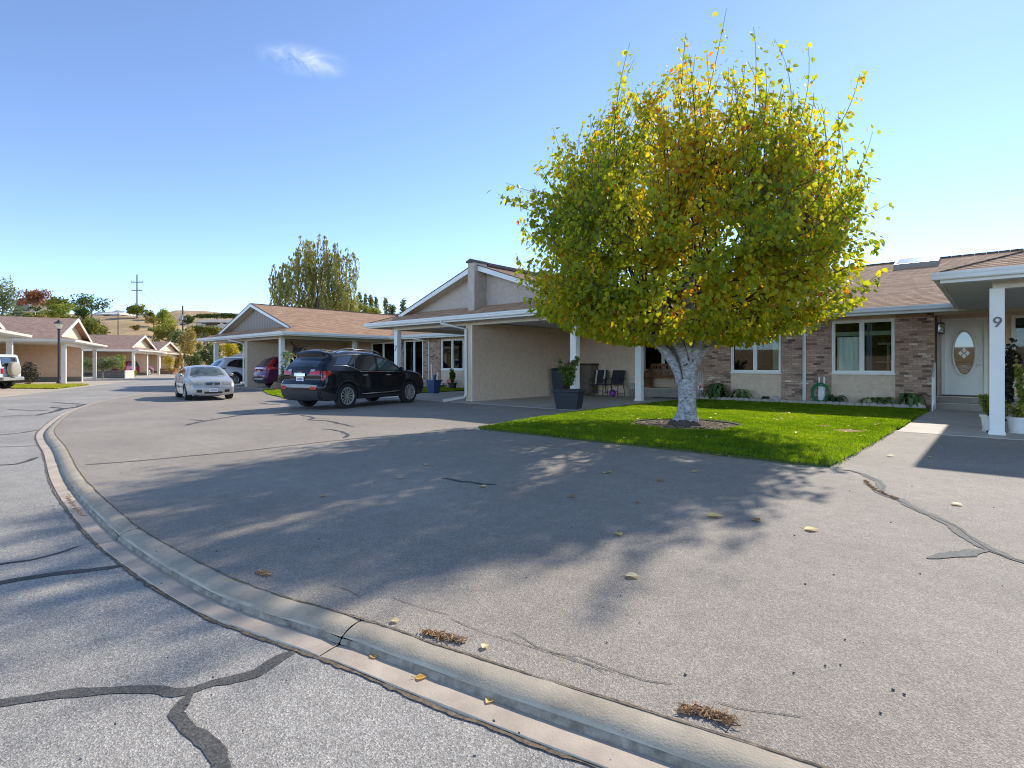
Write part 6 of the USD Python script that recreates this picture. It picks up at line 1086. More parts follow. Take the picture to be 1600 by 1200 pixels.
for s in (-1, 1): y = float(c.half(-0.5, 1.50)) - 0.06; c.put('roof_rail', tube(spline([(-1.62, s * (y - 0.02), 1.60), (-1.45, s * y, 1.675), (-0.6, s * y, 1.70), (0.0, s * y, 1.665), (0.18, s * (y - 0.01), 1.60)], 24), 0.017, 6), M_CHROME, smooth=True)
c.put('aerial', trimesh.convex.convex_hull(np.array([(-1.55, -0.03, 1.655), (-1.55, 0.03, 1.655), (-1.35, -0.02, 1.66), (-1.35, 0.02, 1.66), (-1.58, 0, 1.72)])), P_BLACK)

UsdGeom.Xformable(stage.GetPrimAtPath(c.t)).AddScaleOp().Set(Gf.Vec3f(0.955))
# --- silver saloon facing the camera
fc, hd = np.array([-20.42, 7.08]), np.array([0.985, -0.17]); hd /= np.linalg.norm(hd); ctr = fc - hd * 1.2
c = Car('silver_car', 'silver beige saloon standing on the asphalt, front towards the camera', ctr, math.atan2(hd[1], hd[0]), [(-2.10, 0.28), (-2.17, 0.42), (-2.14, 0.62), (-2.08, 0.86), (-1.98, 0.93), (-1.5, 0.955), (-1.05, 1.16), (-0.72, 1.265), (-0.35, 1.29), (0.1, 1.275), (0.42, 1.21), (0.75, 1.05), (1.02, 0.885), (1.3, 0.845), (1.75, 0.765), (1.98, 0.68), (2.08, 0.58), (2.13, 0.46), (2.12, 0.34), (2.03, 0.22)],
        2.4, 0.30, 0.845, ([-2.1, 0, 1.0, 2.1], [0.90, 0.86, 0.83, 0.7]), 0.48, P_SILVER, sill=0.20, nose=0.15, tail=0.1, crown=0.05, spokes=7, arch=0.045, rim=0.62, rnd=0.10)
c.side('window_surround', [(-1.28, 0.92), (0.86, 0.885), (0.52, 1.09), (0.25, 1.20), (-0.3, 1.235), (-0.75, 1.205), (-1.02, 1.09)], M_GLOSSB, 0.003); c.side('window', [(0.74, 0.905), (-0.22, 0.915), (-0.22, 1.205), (0.2, 1.185), (0.48, 1.07)], M_CGLASS, 0.006); c.side('window', [(-0.30, 0.915), (-1.16, 0.935), (-0.96, 1.08), (-0.72, 1.18), (-0.30, 1.205)], M_CGLASS, 0.006)
c.across('windscreen', (0.97, 0.915), (0.36, 1.225), -0.87, 0.87, M_CSHIELD, 0.005, 11); c.across('rear_window', (-1.42, 0.99), (-0.85, 1.23), -0.8, 0.8, M_CGLASS, 0.005)
c.across('head_lamp', (1.99, 0.675), (2.075, 0.585), -0.98, -0.48, M_HEAD, 0.010, 6); c.across('head_lamp', (1.99, 0.675), (2.075, 0.585), 0.48, 0.98, M_HEAD, 0.010, 6); c.side('indicator', [(2.06, 0.60), (1.98, 0.665), (1.84, 0.66), (1.92, 0.58)], M_AMBER, 0.008)
c.across('grille', (2.03, 0.64), (2.085, 0.575), -0.36, 0.36, M_TRIM, 0.012); c.across('grille_rim', (2.015, 0.655), (2.03, 0.64), -0.38, 0.38, M_CHROME, 0.014); c.put('badge', move(trimesh.creation.icosphere(1, 0.04), (2.115, 0, 0.61)), M_CHROME)
c.across('bumper_intake', (2.13, 0.35), (2.10, 0.28), -0.5, 0.5, M_TRIM, 0.008); c.across('fog_recess', (2.132, 0.40), (2.12, 0.33), -0.90, -0.62, M_TRIM, 0.008, 5); c.across('fog_recess', (2.132, 0.40), (2.12, 0.33), 0.62, 0.90, M_TRIM, 0.008, 5); c.plate(1, 0.40, w=0.29, h=0.14); c.put('plate_frame', box(2.19, 2.198, -0.155, 0.155, 0.465, 0.485), M_TRIM)
c.across('wiper', (1.02, 0.892), (1.0, 0.90), -0.75, 0.5, M_TRIM, 0.012); seams(c, [-0.95, -0.26, 0.80], 0.26, 0.87); c.line('rub_strip', [(-0.92, 0.50), (0.75, 0.48)], 0.014, M_TRIM, off=0.003); c.mirror(0.62, 0.90, P_SILVER, sc=0.9)
for x in (-0.55, 0.3): c.line('door_handle', [(x - 0.5, 0.77), (x - 0.36, 0.77)], 0.013, M_TRIM, off=0.012)
c.put('dashboard_paper', box(0.5, 0.62, -0.3, 0.05, 0.9, 0.905), M_PLATE); c.line('bonnet_gap', [(0.95, 0.80), (1.4, 0.74), (1.9, 0.66)], 0.004, M_SEAM)

UsdGeom.Xformable(stage.GetPrimAtPath(c.t)).AddScaleOp().Set(Gf.Vec3f(0.885))
def crossover(name, label, loc, rz, pnt, lampmat, tall, spokes=10):
    c = Car(name, label, loc, rz, [(-2.18, 0.26), (-2.28, 0.42), (-2.29, 0.62), (-2.22, 0.85), (-2.20, 1.02), (-2.02, 1.22), (-1.78, 1.46), (-1.6, 1.55), (-1.0, 1.61), (-0.3, 1.615), (0.2, 1.56), (0.6, 1.38), (1.1, 1.08), (1.35, 1.04), (1.9, 0.94), (2.15, 0.78), (2.22, 0.55), (2.12, 0.25)], 2.65, 0.35, 0.90, ([-2.3, -1.0, 1.1, 2.3], [1.08, 1.02, 0.96, 0.9]), 0.42, pnt, sill=0.25, nose=0.15, tail=0.10, crown=0.05, spokes=spokes, arch=0.05, rim=0.68)
    c.side('window_surround', [(-1.75, 1.14), (-1.0, 1.04), (0.95, 1.0), (0.6, 1.29), (0.2, 1.47), (-0.4, 1.53), (-1.2, 1.51), (-1.55, 1.36)], M_GLOSSB, 0.003); c.side('window', [(0.8, 1.035), (-0.1, 1.05), (-0.05, 1.48), (0.2, 1.44), (0.55, 1.27)], M_CGLASS, 0.006); c.side('window', [(-0.2, 1.05), (-1.0, 1.07), (-0.95, 1.49), (-0.2, 1.495)], M_CGLASS, 0.006); c.side('window', [(-1.08, 1.1), (-1.62, 1.17), (-1.5, 1.34), (-1.08, 1.47)], M_CGLASS, 0.006)
    c.line('window_trim', [(-1.76, 1.13), (-1.5, 1.09), (-1.0, 1.035), (0.9, 1.0)], 0.009, M_CHROME, off=0.006); c.line('window_trim', [(-1.76, 1.13), (-1.58, 1.35), (-1.25, 1.5)], 0.008, M_CHROME, off=0.006)
    c.across('rear_window', (-2.12, 1.10), (-1.84, 1.41), -0.80, 0.80, M_CGLASS, 0.005); c.across('windscreen', (1.03, 1.10), (0.3, 1.52), -0.85, 0.85, M_CGLASS, 0.005)
    if tall:
        for s in (-1, 1): a = sorted((s * 0.84, s * 1.0)); c.across('tail_lamp', (-2.21, 0.98), (-1.72, 1.49), a[0], a[1], lampmat, 0.012, 4); a = sorted((s * 0.58, s * 1.0)); c.across('tail_lamp', (-2.225, 0.92), (-2.19, 1.03), a[0], a[1], lampmat, 0.014, 5)
        c.side('tail_lamp', [(-2.23, 0.92), (-1.75, 0.98), (-1.95, 1.15), (-1.70, 1.46), (-1.85, 1.45), (-2.2, 1.04)], lampmat, 0.010)
    else:
        c.across('tail_lamp', (-2.225, 0.93), (-2.19, 1.04), -1.0, -0.62, lampmat, 0.012, 5); c.across('tail_lamp', (-2.225, 0.93), (-2.19, 1.04), 0.62, 1.0, lampmat, 0.012, 5); c.side('tail_lamp', [(-2.22, 0.95), (-1.80, 0.98), (-1.72, 1.03), (-2.18, 1.05)], lampmat, 0.010)
    c.across('tail_bar', (-2.215, 0.99), (-2.195, 1.035), -0.58, 0.58, M_CHROME, 0.014); c.across('bumper_trim', (-2.22, 0.33), (-2.29, 0.54), -1, 1, M_TRIM, 0.006); c.across('bumper_guard', (-2.285, 0.43), (-2.29, 0.50), -0.8, 0.8, M_GREYM, 0.012); c.across('reflector', (-2.285, 0.60), (-2.28, 0.64), -0.97, -0.72, M_TAIL, 0.01, 4); c.plate(-1, 0.82)
    c.side('sill_cladding', [(-0.92, 0.23), (0.92, 0.23), (0.94, 0.36), (-0.94, 0.36)], M_TRIM, 0.008); seams(c, [-0.95, 0.0, 0.95], 0.40, 1.0); c.mirror(0.78, 1.02, pnt)
    for x in (-0.78, 0.2): c.line('door_handle', [(x, 0.90), (x + 0.17, 0.905)], 0.015, M_CHROME, off=0.015)
    for xc in (-1.325, 1.325):
        a = np.linspace(-0.25, np.pi + 0.25, 22); c.side('arch_cladding', [(xc + 0.46 * math.cos(q), 0.35 + 0.46 * math.sin(q)) for q in a] + [(xc + 0.395 * math.cos(q), 0.35 + 0.395 * math.sin(q)) for q in a[::-1]], M_TRIM, 0.006, step=0.05)
    return c
crossover('wine_car', 'dark wine red crossover with tall red lamps under the far carport', (-28.55, 14.55), math.pi / 2, P_WINE, M_TAIL, True)
crossover('white_car', 'white crossover half hidden behind the party wall of the far carport', (-33.3, 13.9), math.pi / 2, P_WHITE, mat('smoked_lamp', (0.16, 0.05, 0.05), 0.15), False, 9)
gx_, gy_ = AT(209, 61.5); crossover('red_car', 'dark red car by the wooden planter across the road', (gx_, gy_), math.radians(128), P_RED, M_TAIL, True)

# --- white off-roader at the left edge, spare wheel towards the camera's right
jx_, jy_ = AT(-56, 26.4); t = thing('off_roader', 'white boxy off-roader with a beige spare wheel cover at the left edge', 'car', (jx_, jy_, 0.0), math.radians(233))
P_J = paint('paint_cool_white', (0.62, 0.65, 0.69)); M_SPARE = mat('spare_cover', (0.36, 0.35, 0.31), 0.7, 0.06)
obj('body', cbox(-1.95, 1.2, -0.78, 0.78, 0.50, 1.05, 0.05), P_J, t); obj('cabin', trimesh.convex.convex_hull(np.array([(x, sy * y, z) for sy in (-1, 1) for x, y, z in ((-1.93, 0.76, 1.05), (-1.82, 0.68, 1.66), (-1.72, 0.64, 1.72), (0.25, 0.64, 1.72), (0.55, 0.74, 1.06), (0.35, 0.66, 1.68))])), P_J, t); obj('bonnet', cbox(0.5, 1.75, -0.6, 0.6, 0.70, 1.10, 0.05), P_J, t)
for s in (-1, 1):
    obj('side_window', trimesh.convex.convex_hull(np.array([(x, s * y, z) for x, y, z in ((-1.72, 0.755, 1.14), (-1.65, 0.70, 1.58), (-0.75, 0.70, 1.58), (-0.75, 0.755, 1.14))] + [(-1.2, s * 0.5, 1.3)])), M_CGLASS, t); obj('side_window', trimesh.convex.convex_hull(np.array([(x, s * y, z) for x, y, z in ((-0.62, 0.755, 1.14), (-0.62, 0.70, 1.58), (0.15, 0.70, 1.58), (0.38, 0.755, 1.14))] + [(-.1, s * 0.5, 1.3)])), M_CGLASS, t)
    obj('tail_lamp', cbox(-1.985, -1.945, s * 0.62 - 0.07, s * 0.62 + 0.07, 0.78, 1.02, 0.01), M_TAIL, t); obj('fender', cbox(-1.75, -0.75, s * 0.84 - 0.08, s * 0.84 + 0.08, 0.78, 0.86, 0.03), M_TRIM, t); obj('fender', cbox(0.75, 1.75, s * 0.84 - 0.08, s * 0.84 + 0.08, 0.80, 0.88, 0.03), M_TRIM, t); obj('door_handle', cbox(-0.52, -0.40, s * 0.79 - 0.015, s * 0.79 + 0.015, 0.94, 0.97, 0.005), M_TRIM, t); obj('fuel_cap', xform(lathe([(0, 0.0), (0.08, 0.0), (0.08, 0.02), (0, 0.02)], 16), [[1, 0, 0, -1.55], [0, 0, s, s * 0.775], [0, 1, 0, 0.92], [0, 0, 0, 1]]), M_TRIM, t) if s > 0 else None
obj('rear_window', trimesh.convex.convex_hull(np.array([(x, y, z) for y in (-0.55, 0.55) for x, z in ((-1.945, 1.12), (-1.85, 1.58))] + [(-1.5, 0, 1.3)])), M_CGLASS, t); obj('bumper', cbox(-2.10, -1.90, -0.75, 0.75, 0.42, 0.60, 0.03), M_GREYM, t); obj('number_plate', cbox(-1.975, -1.955, -0.66, -0.40, 0.62, 0.74, 0.004), M_PLATE, t); obj('chassis', box(-1.8, 1.6, -0.55, 0.55, 0.35, 0.5), M_UNDER, t)
ring = lambda m, x, y, z, s: xform(m, [[0, 0, s, x], [1, 0, 0, y], [0, 1, 0, z], [0, 0, 0, 1]])
obj('spare_cover', ring(lathe([(0.0, 0.16), (0.16, 0.155), (0.33, 0.13), (0.365, 0.09), (0.37, -0.05), (0.30, -0.09)], 30), -2.08, 0.02, 0.98, -1), M_SPARE, t, smooth=50); obj('spare_mount', box(-2.0, -1.9, -0.1, 0.1, 0.9, 1.06), M_TRIM, t)
for xc in (-1.25, 1.25):
    for sy in (-1, 1):
        p = obj('wheel', xform(lathe([(0.22, -0.12), (0.34, -0.12), (0.375, -0.09), (0.375, 0.09), (0.34, 0.12), (0.22, 0.12)], 28), [[1, 0, 0, xc], [0, 0, sy, sy * 0.76], [0, 1, 0, 0.375], [0, 0, 0, 1]]), M_TYRE, t, smooth=40); obj('rim', xform(lathe([(0.22, 0.12), (0.20, 0.06), (0.06, 0.08), (0.0, 0.09)], 24), [[1, 0, 0, xc], [0, 0, sy, sy * 0.76], [0, 1, 0, 0.375], [0, 0, 0, 1]]), M_RIM, p)
# ================================================================ across the road: houses, lamp, planting
M_ROOFFAR = usdkit.material(stage, L + 'far_shingle', {'g': ('geometry', {}), 'n': ('noise_texture', {'scale': 3.0, 'detail': 8.0, 'roughness': 0.7}), 'r': ('rgb_ramp', {'ramp': [(0.3, (0.235, 0.145, 0.105)), (0.5, (0.34, 0.215, 0.155)), (0.7, (0.44, 0.30, 0.225))]}), 's': ('separate_xyz', {}), 'm': ('math', {'math_type': 'multiply', 'value2': 17.0}), 'f': ('math', {'math_type': 'fraction'}), 'b': ('bump', {'strength': 0.6, 'distance': 0.02}), 'p': ('principled_bsdf', {'roughness': 0.95, 'specular_ior_level': 0.2})},
    [('g.position', 'n.vector'), ('n.fac', 'r.fac'), ('r.color', 'p.base_color'), ('g.position', 's.vector'), ('s.z', 'm.value1'), ('m.value', 'f.value1'), ('f.value', 'b.height'), ('b.normal', 'p.normal')], surface='p.BSDF')
M_GABLEW = mat('gable_cream', (0.66, 0.60, 0.47), 0.8, 0.06); M_TRIMW = mat('trim_white', (0.78, 0.75, 0.70), 0.5, 0.04)
def world_dir(ang): a = math.radians(ang); la, fw = math.sin(a), math.cos(a); return np.array([CA * la - SA * fw, SA * la + CA * fw])
def far_house(px, d, ang, half, sl, label, wall_to=15.0, length=17.0, zoff=0.0, posts=(1, 1, 1)):
    a = world_dir(ang); corner = AT(px, d); rot = math.atan2(a[1], a[0]); t = thing('far_house', label, 'house', (*corner, zoff), rot, None)
    e, cx, g, xr = 0.0, half, 1.2, 2 * half; rz = EZ + sl * half; zf = lambda x, y: EZ + sl * y; zl = lambda x, y: EZ + sl * x; zr = lambda x, y: EZ + sl * (xr - x); yb = 0.8
    pf = sg.Polygon([(0, 0), (xr, 0), (xr - g, g), (g, g)]); pl = sg.Polygon([(0, 0), (yb, yb), (cx, yb), (cx, length), (0, length)]); pr_ = sg.Polygon([(xr - x, y) for x, y in pl.exterior.coords[:-1]])
    obj('roof', roof_slab(pf, zf), M_ROOFFAR, t); obj('roof', roof_slab(pl, zl), M_ROOFFAR, t); obj('roof', roof_slab(pr_, zr), M_ROOFFAR, t)
    zb = EZ + sl * g; hw = half - g; obj('gable_wall', prism(sg.Polygon([(cx - hw, zb - 0.05), (cx + hw, zb - 0.05), (cx, rz - 0.08)]), g + 0.02, g + 0.1, 'y'), M_GABLEW, t)
    for s in (-1, 1): obj('barge_board', prism(sg.Polygon([(cx + s * (hw + 0.3), zb - sl * 0.3), (cx, rz + 0.02), (cx, rz - 0.2), (cx + s * (hw + 0.1), zb - sl * 0.1 - 0.2)]), yb - 0.06, yb - 0.01, 'y'), M_TRIMW, t)
    obj('ceiling', box(0.05, xr - 0.05, 0.05, length - 0.1, WT, WT + 0.03), M_SOFFIT, t); obj('gutter', gutter((-0.1, 0), (xr + 0.1, 0), (0, -1), 2.655), M_TRIMW, t); obj('gutter', gutter((0, 0), (0, length), (-1, 0), 2.655), M_TRIMW, t)
    obj('fascia', box(0.01, xr, 0.01, 0.04, WT, EZ - 0.04), M_TRIMW, t); obj('fascia', box(0.01, 0.04, 0.04, length, WT, EZ - 0.04), M_TRIMW, t); obj('beam', box(0.6, xr - 0.6, 0.55, 0.7, 2.42, WT), M_TRIMW, t)
    obj('party_wall', box(cx - 0.14, cx + 0.14, 0.6, wall_to, 0.35, WT), M_STUCL, t); obj('plinth', box(cx - 0.15, cx + 0.15, 0.59, wall_to, -0.2, 0.35), M_PLINTH, t); obj('corner_trim', box(cx - 0.17, cx + 0.17, 0.53, 0.588, 0, WT), M_TRIMW, t)
    obj('house_wall', box(1.0, xr - 1.0, 9.5, 9.7, -0.2, WT), M_STUCL, t)
    for k, (x, y) in enumerate(((0.75, 0.62), (xr - 0.75, 0.62), (0.75, 6.2))):
        if posts[k]: obj('post', cbox(x - 0.12, x + 0.12, y - 0.12, y + 0.12, -0.05, 2.45, 0.01), M_TRIMW, t)
    obj('roof_vent', cbox(half - 2.2, half - 1.8, 5.6, 6.1, zl(half - 2, 0), zl(half - 2, 0) + 0.25, 0.03), M_TRIMW, t)
    return t
far_house(-95, 18.7, -30.5, 6.0, 0.29, 'house corner with a white eave and post behind the white off-roader', posts=(1, 1, 0)); far_house(115, 34.2, -29.0, 6.0, 0.29, 'nearest house across the road with its gable right of the street lamp', posts=(1, 1, 1))
far_house(216, 56.5, -20.0, 5.6, 0.31, 'second house across the road, behind the dark red car'); far_house(254, 71.5, -15.0, 5.4, 0.31, 'third and farthest house across the road, with the flag')
lx, ly = G(92, 600.5); t = thing('street_lamp', 'dark slim street lamp with a lantern head on the dry lawn strip', 'street lamp', (lx, ly, 0.0)); M_POLE = mat('lamp_pole', (0.055, 0.04, 0.045), 0.5, 0.15)
obj('pole', tube([(0, 0, 0), (0, 0, 3.35)], 0.065, 10), M_POLE, t, smooth=40); obj('base', lathe([(0.13, 0), (0.13, 0.1), (0.07, 0.3)], 14), M_POLE, t); obj('lantern_glass', lathe([(0.09, 3.42), (0.2, 3.72), (0.0, 3.73)], 8), M_LAMPGL, t); obj('lantern_cap', lathe([(0.25, 3.72), (0.22, 3.80), (0.1, 3.88), (0.03, 3.97), (0.0, 3.98)], 8), M_POLE, t); obj('lantern_collar', lathe([(0.06, 3.33), (0.11, 3.40), (0.09, 3.43)], 10), M_POLE, t)

def foliage(name, label, px, d, ytop, ybot, wpx, ramp, n, seed, catg='tree', clumps=16, zbase=None, leaf=None, trunk=True, shape='round', depth=0.8, loose=0.3, group=None, tilt=0.0):
    """A tree or shrub: leaf sized faces gathered in clumps through an uneven crown, on a trunk with limbs."""
    rg = np.random.default_rng(seed); c2 = AT(px, d); zt, zb = HZ(ytop, d), HZ(ybot, d); w = wpx / FPX * d / 2; gz = float(terrain(c2[0], c2[1])) if zbase is None else zbase; gz = min(gz, zb)
    t = thing(name, label, catg, (c2[0], c2[1], gz), 0, group); zc, h = (zt + zb) / 2 - gz, (zt - zb) / 2
    if shape == 'round': cc = rg.normal(0, 1, (clumps, 3)); cc /= np.linalg.norm(cc, axis=1, keepdims=True); cc *= rg.uniform(0.35, 0.78, (clumps, 1)); rc = rg.uniform(0.26, 0.42, clumps)
    elif shape == 'column': cc = np.column_stack([rg.uniform(-.35, .35, clumps), rg.uniform(-.35, .35, clumps), np.linspace(-0.85, 0.85, clumps)]); rc = np.interp(cc[:, 2], [-1, -0.4, 1], [0.5, 0.7, 0.32])
    else: cc = np.column_stack([rg.uniform(-0.85, 0.85, clumps), rg.uniform(-0.5, 0.5, clumps), rg.uniform(-0.6, 0.6, clumps)]); rc = rg.uniform(0.3, 0.45, clumps)
    k = rg.integers(0, clumps, n); dr = rg.normal(0, 1, (n, 3)); dr /= np.linalg.norm(dr, axis=1, keepdims=True); rad = rc[k] * (1 - loose * rg.random(n) ** 2) * (1 + 0.18 * rg.normal(0, 1, n)); u = cc[k] + dr * rad[:, None]
    lf = leaf or max(0.07, d * 2.6 / FPX); S = np.array([w, w * depth, h]); P = u * S + [0, 0, zc]; P = np.column_stack([P[:, 0] * CA - P[:, 1] * SA, P[:, 0] * SA + P[:, 1] * CA, np.maximum(P[:, 2], 0.02)])
    a = rg.normal(0, 1, (n, 3)); a /= np.linalg.norm(a, axis=1, keepdims=True); nm = dr * 0.6 + rg.normal(0, 0.6, (n, 3)); b = np.cross(a, nm); b /= np.maximum(np.linalg.norm(b, axis=1, keepdims=True), 1e-6); sz = lf * rg.uniform(0.6, 1.3, n)[:, None]
    v = np.stack([P - a * sz * 0.6, P + b * sz * 0.35, P + a * sz * 0.7, P - b * sz * 0.35], 1).reshape(-1, 3); f = (np.arange(n)[:, None, None] * 4 + np.array([[0, 1, 2], [0, 2, 3]])).reshape(-1, 3)
    tone = np.clip(0.5 + (rg.random(clumps)[k] - 0.5) * 0.55 + rg.normal(0, 0.16, n), 0, 1)
    p = obj('crown' if catg == 'tree' else 'foliage', (v, f), ramp, t, tone=np.repeat(tone, 4)); cd(stage.GetPrimAtPath(p), kind='stuff')
    top = zc + h * 0.55; r0 = max(0.04, w * 0.06)
    if trunk:
        obj('trunk' if catg == 'tree' else 'stem', tube(spline([(0, 0, -0.1), (0.02 * w, 0, zc * 0.5), (-0.03 * w, 0.02 * w, top)], 10), np.linspace(r0 * 1.3, r0 * 0.3, 10), 7), M_LIMB, t)
        for i in range(5 if catg == 'tree' else 3):
            e = cc[rg.integers(0, clumps)] * S * 0.8 + [0, 0, zc]; e = np.array([e[0] * CA - e[1] * SA, e[0] * SA + e[1] * CA, e[2]]); s0 = np.array([0, 0, max(0.1, zc - h * rg.uniform(0.2, 0.8))]); obj('limb', tube(spline([s0, s0 * 0.45 + e * 0.55 + [0, 0, 0.06 * h], e], 8), np.linspace(r0 * 0.55, r0 * 0.12, 8), 5), M_LIMB, t)
    return t
def leafmat(name, cols, tr=0.3): return toned(name, [(0.0, cols[0]), (0.5, cols[1]), (1.0, cols[2])], 0.65, transl=tr, trcol=(1.3, 1.25, 0.6), spec=0.3)
F_DARK = leafmat('leaf_dark', ((0.036, 0.065, 0.020), (0.087, 0.138, 0.043), (0.189, 0.232, 0.072))); F_OLIVE = leafmat('leaf_olive', ((0.072, 0.094, 0.017), (0.174, 0.203, 0.038), (0.348, 0.304, 0.043))); F_LIME = leafmat('leaf_lime', ((0.131, 0.174, 0.029), (0.275, 0.334, 0.051), (0.478, 0.478, 0.087)))
F_RED = leafmat('leaf_red', ((0.087, 0.051, 0.043), (0.246, 0.123, 0.080), (0.522, 0.203, 0.087))); F_YEL = leafmat('leaf_yellow', ((0.246, 0.217, 0.022), (0.522, 0.420, 0.029), (0.725, 0.580, 0.072))); F_GREY = leafmat('leaf_grey', ((0.080, 0.109, 0.065), (0.189, 0.232, 0.123), (0.348, 0.392, 0.217))); F_DRY = leafmat('leaf_dry', ((0.174, 0.145, 0.058), (0.362, 0.290, 0.102), (0.551, 0.435, 0.174)))
for a in [('round_tree', 'grey green tree at the left edge above the roofs', 4, 64, 426, 512, 48, F_GREY, 2600, 1), ('red_tree', 'reddish brown autumn tree on the skyline at left', 55, 80, 450, 482, 52, F_RED, 1700, 2), ('small_tree', 'yellow green low tree right of the red tree', 92, 78, 461, 490, 44, F_OLIVE, 1300, 3),
          ('lime_tree', 'bright lime green rounded tree above the lamp head', 94, 66, 474, 503, 56, F_LIME, 2300, 4), ('loose_tree', 'dark green open crowned tree left of the power pole', 143, 76, 452, 488, 60, F_DARK, 1300, 5), ('leafy_tree', 'dark lower tree behind the first gable', 128, 72, 478, 505, 26, F_DARK, 900, 6), ('olive_tree', 'olive and yellow tree just right of the first gable', 150, 62, 488, 530, 54, F_OLIVE, 2300, 7),
          ('hill_tree', 'small olive tree on the hill at the foot of the power pole', 214, 140, 474, 496, 36, F_OLIVE, 1100, 8), ('feathery_tree', 'pale green feathery tree above the third house', 258, 112, 482, 520, 40, F_LIME, 1300, 9), ('round_tree', 'round dark tree by the hillside bungalow', 294, 150, 492, 507, 17, F_DARK, 700, 10),
          ('shrubby_tree', 'green bushy tree between the third house and the hedge', 262, 100, 500, 540, 52, F_OLIVE, 1700, 11), ('dark_tree', 'large dark green tree right of the third house', 326, 72, 528, 578, 44, F_DARK, 1900, 12), ('golden_tree', 'golden yellow tree framed by the far carport posts', 357, 62, 528, 566, 38, F_YEL, 1900, 13), ('blue_spruce', 'dark blue green conifer behind the grey shed roof', 376, 70, 532, 552, 20, F_DARK, 700, 14),
          ('golden_tree', 'tall yellowing tree left of the large dark tree', 292, 84, 508, 572, 30, F_DRY, 1500, 15)]:
    foliage(*a, zbase=None)
for a in [('bush', 'scrubby dark bush on the hill slope', 243, 120, 506, 530, 26, F_OLIVE, 700, 21), ('bush', 'grey green bush above the third gable', 283, 96, 512, 545, 30, F_GREY, 900, 22), ('bush', 'olive bush at the top of the dry slope', 240, 130, 494, 508, 24, F_DRY, 500, 23), ('bush', 'small tan bush on the dry slope', 212, 118, 507, 516, 14, F_DRY, 300, 24), ('bush', 'low green bush under the pole on the hill', 300, 100, 520, 548, 30, F_OLIVE, 900, 25), ('bush', 'dark bush behind the silver car', 305, 66, 548, 586, 26, F_DARK, 900, 26), ('bush', 'yellow olive bush behind the flag', 283, 78, 545, 586, 20, F_DRY, 700, 27), ('bush', 'green bush left of the golden tree', 341, 60, 560, 590, 26, F_OLIVE, 800, 28), ('bush', 'bush low behind the white crossover', 372, 58, 562, 592, 30, F_GREY, 700, 29),
          ('bush', 'dark tangle of bushes below the red tree', 45, 72, 476, 500, 60, F_DARK, 1300, 30), ('bush', 'yellowing bush low behind the first roof', 56, 62, 488, 506, 26, F_DRY, 600, 31), ('bush', 'grey bush behind the roof at the left edge', 22, 60, 484, 512, 34, F_GREY, 900, 32), ('bush', 'dark green bush behind the first roof', 36, 61, 486, 506, 24, F_DARK, 600, 36), ('bush', 'green bush under the lime tree', 108, 61, 492, 510, 34, F_OLIVE, 700, 33), ('bush', 'tawny bushes on the hill right of the pole', 232, 138, 484, 500, 16, F_OLIVE, 400, 34), ('bush', 'hill scrub left of the pole', 192, 150, 489, 499, 14, F_DRY, 260, 35)]:
    foliage(*a, catg='shrub', shape='spread', clumps=12, depth=0.7)
for i, (p0, p1, yt, yb, d) in enumerate([(288, 352, 508, 531, 112), (306, 372, 489.5, 497.5, 172)]): foliage('hedge', ['long green hedge below the hillside bungalow', 'dark clipped hedge behind the hillside bungalow'][i], (p0 + p1) / 2, d, yt, yb, p1 - p0, (F_OLIVE, F_DARK)[i], 2200, 40 + i, catg='hedge', shape='spread', clumps=30, depth=0.2)
# dark bush, weeping tree and planting in front of the houses
foliage('dark_bush', 'dark purple brown bush between the off-roader and the lamp', 45, 32.0, 564, 601, 44, leafmat('leaf_purple', ((0.029, 0.022, 0.020), (0.080, 0.065, 0.051), (0.232, 0.203, 0.087)), 0.15), 2000, 51, catg='shrub', leaf=0.075, zbase=0.0)
foliage('weeping_tree', 'weeping umbrella shaped small tree between the first two houses', 160, 47, 556, 580, 54, F_GREY, 2300, 52, zbase=-0.1, leaf=0.12, shape='spread', clumps=24); foliage('green_bush', 'fresh green bush beside the weeping tree', 188, 50, 552, 582, 20, F_LIME, 900, 53, catg='shrub', zbase=-0.1, leaf=0.11); foliage('pale_bush', 'small pale round bush at the end of the wooden planter', 209, 55, 577, 590, 14, F_LIME, 400, 54, catg='shrub', zbase=-0.1, leaf=0.09)
foliage('yellow_bush', 'yellow leaved bush before the third house', 264, 70, 552, 584, 20, F_YEL, 800, 55, catg='shrub', zbase=-0.12, leaf=0.13)
gx_, gy_ = AT(181, 49); t = thing('planter_box', 'long grey timber planter box across the road', 'planter', (gx_, gy_, -0.1), math.radians(35)); M_OLDW = mat('old_timber', (0.20, 0.165, 0.15), 0.9, 0.3, 4)
for k in range(4): obj('plank', cbox(-1.5, 1.3, -0.5, -0.44, 0.02 + k * 0.19, 0.19 + k * 0.19, 0.008), M_OLDW, t)
obj('end_board', cbox(1.3, 1.38, -0.5, 0.5, 0, 0.8, 0.01), M_TRIMW, t); obj('end_board', cbox(-1.58, -1.5, -0.5, 0.5, 0, 0.8, 0.01), M_OLDW, t); obj('back_board', cbox(-1.5, 1.3, 0.44, 0.5, 0, 0.78, 0.01), M_OLDW, t); obj('soil', box(-1.5, 1.3, -0.44, 0.44, 0.6, 0.68), M_SOIL, t)
gx_, gy_ = AT(262, 71); t = thing('wooden_bench_box', 'reddish timber box before the third house', 'box', (gx_, gy_, -0.12), 0.6); M_RWOOD = mat('red_timber', (0.32, 0.15, 0.075), 0.8, 0.2)
for k in range(3): obj('plank', cbox(-0.9, 0.9, -0.4, -0.35, 0.05 + k * 0.25, 0.28 + k * 0.25, 0.01), M_RWOOD, t)
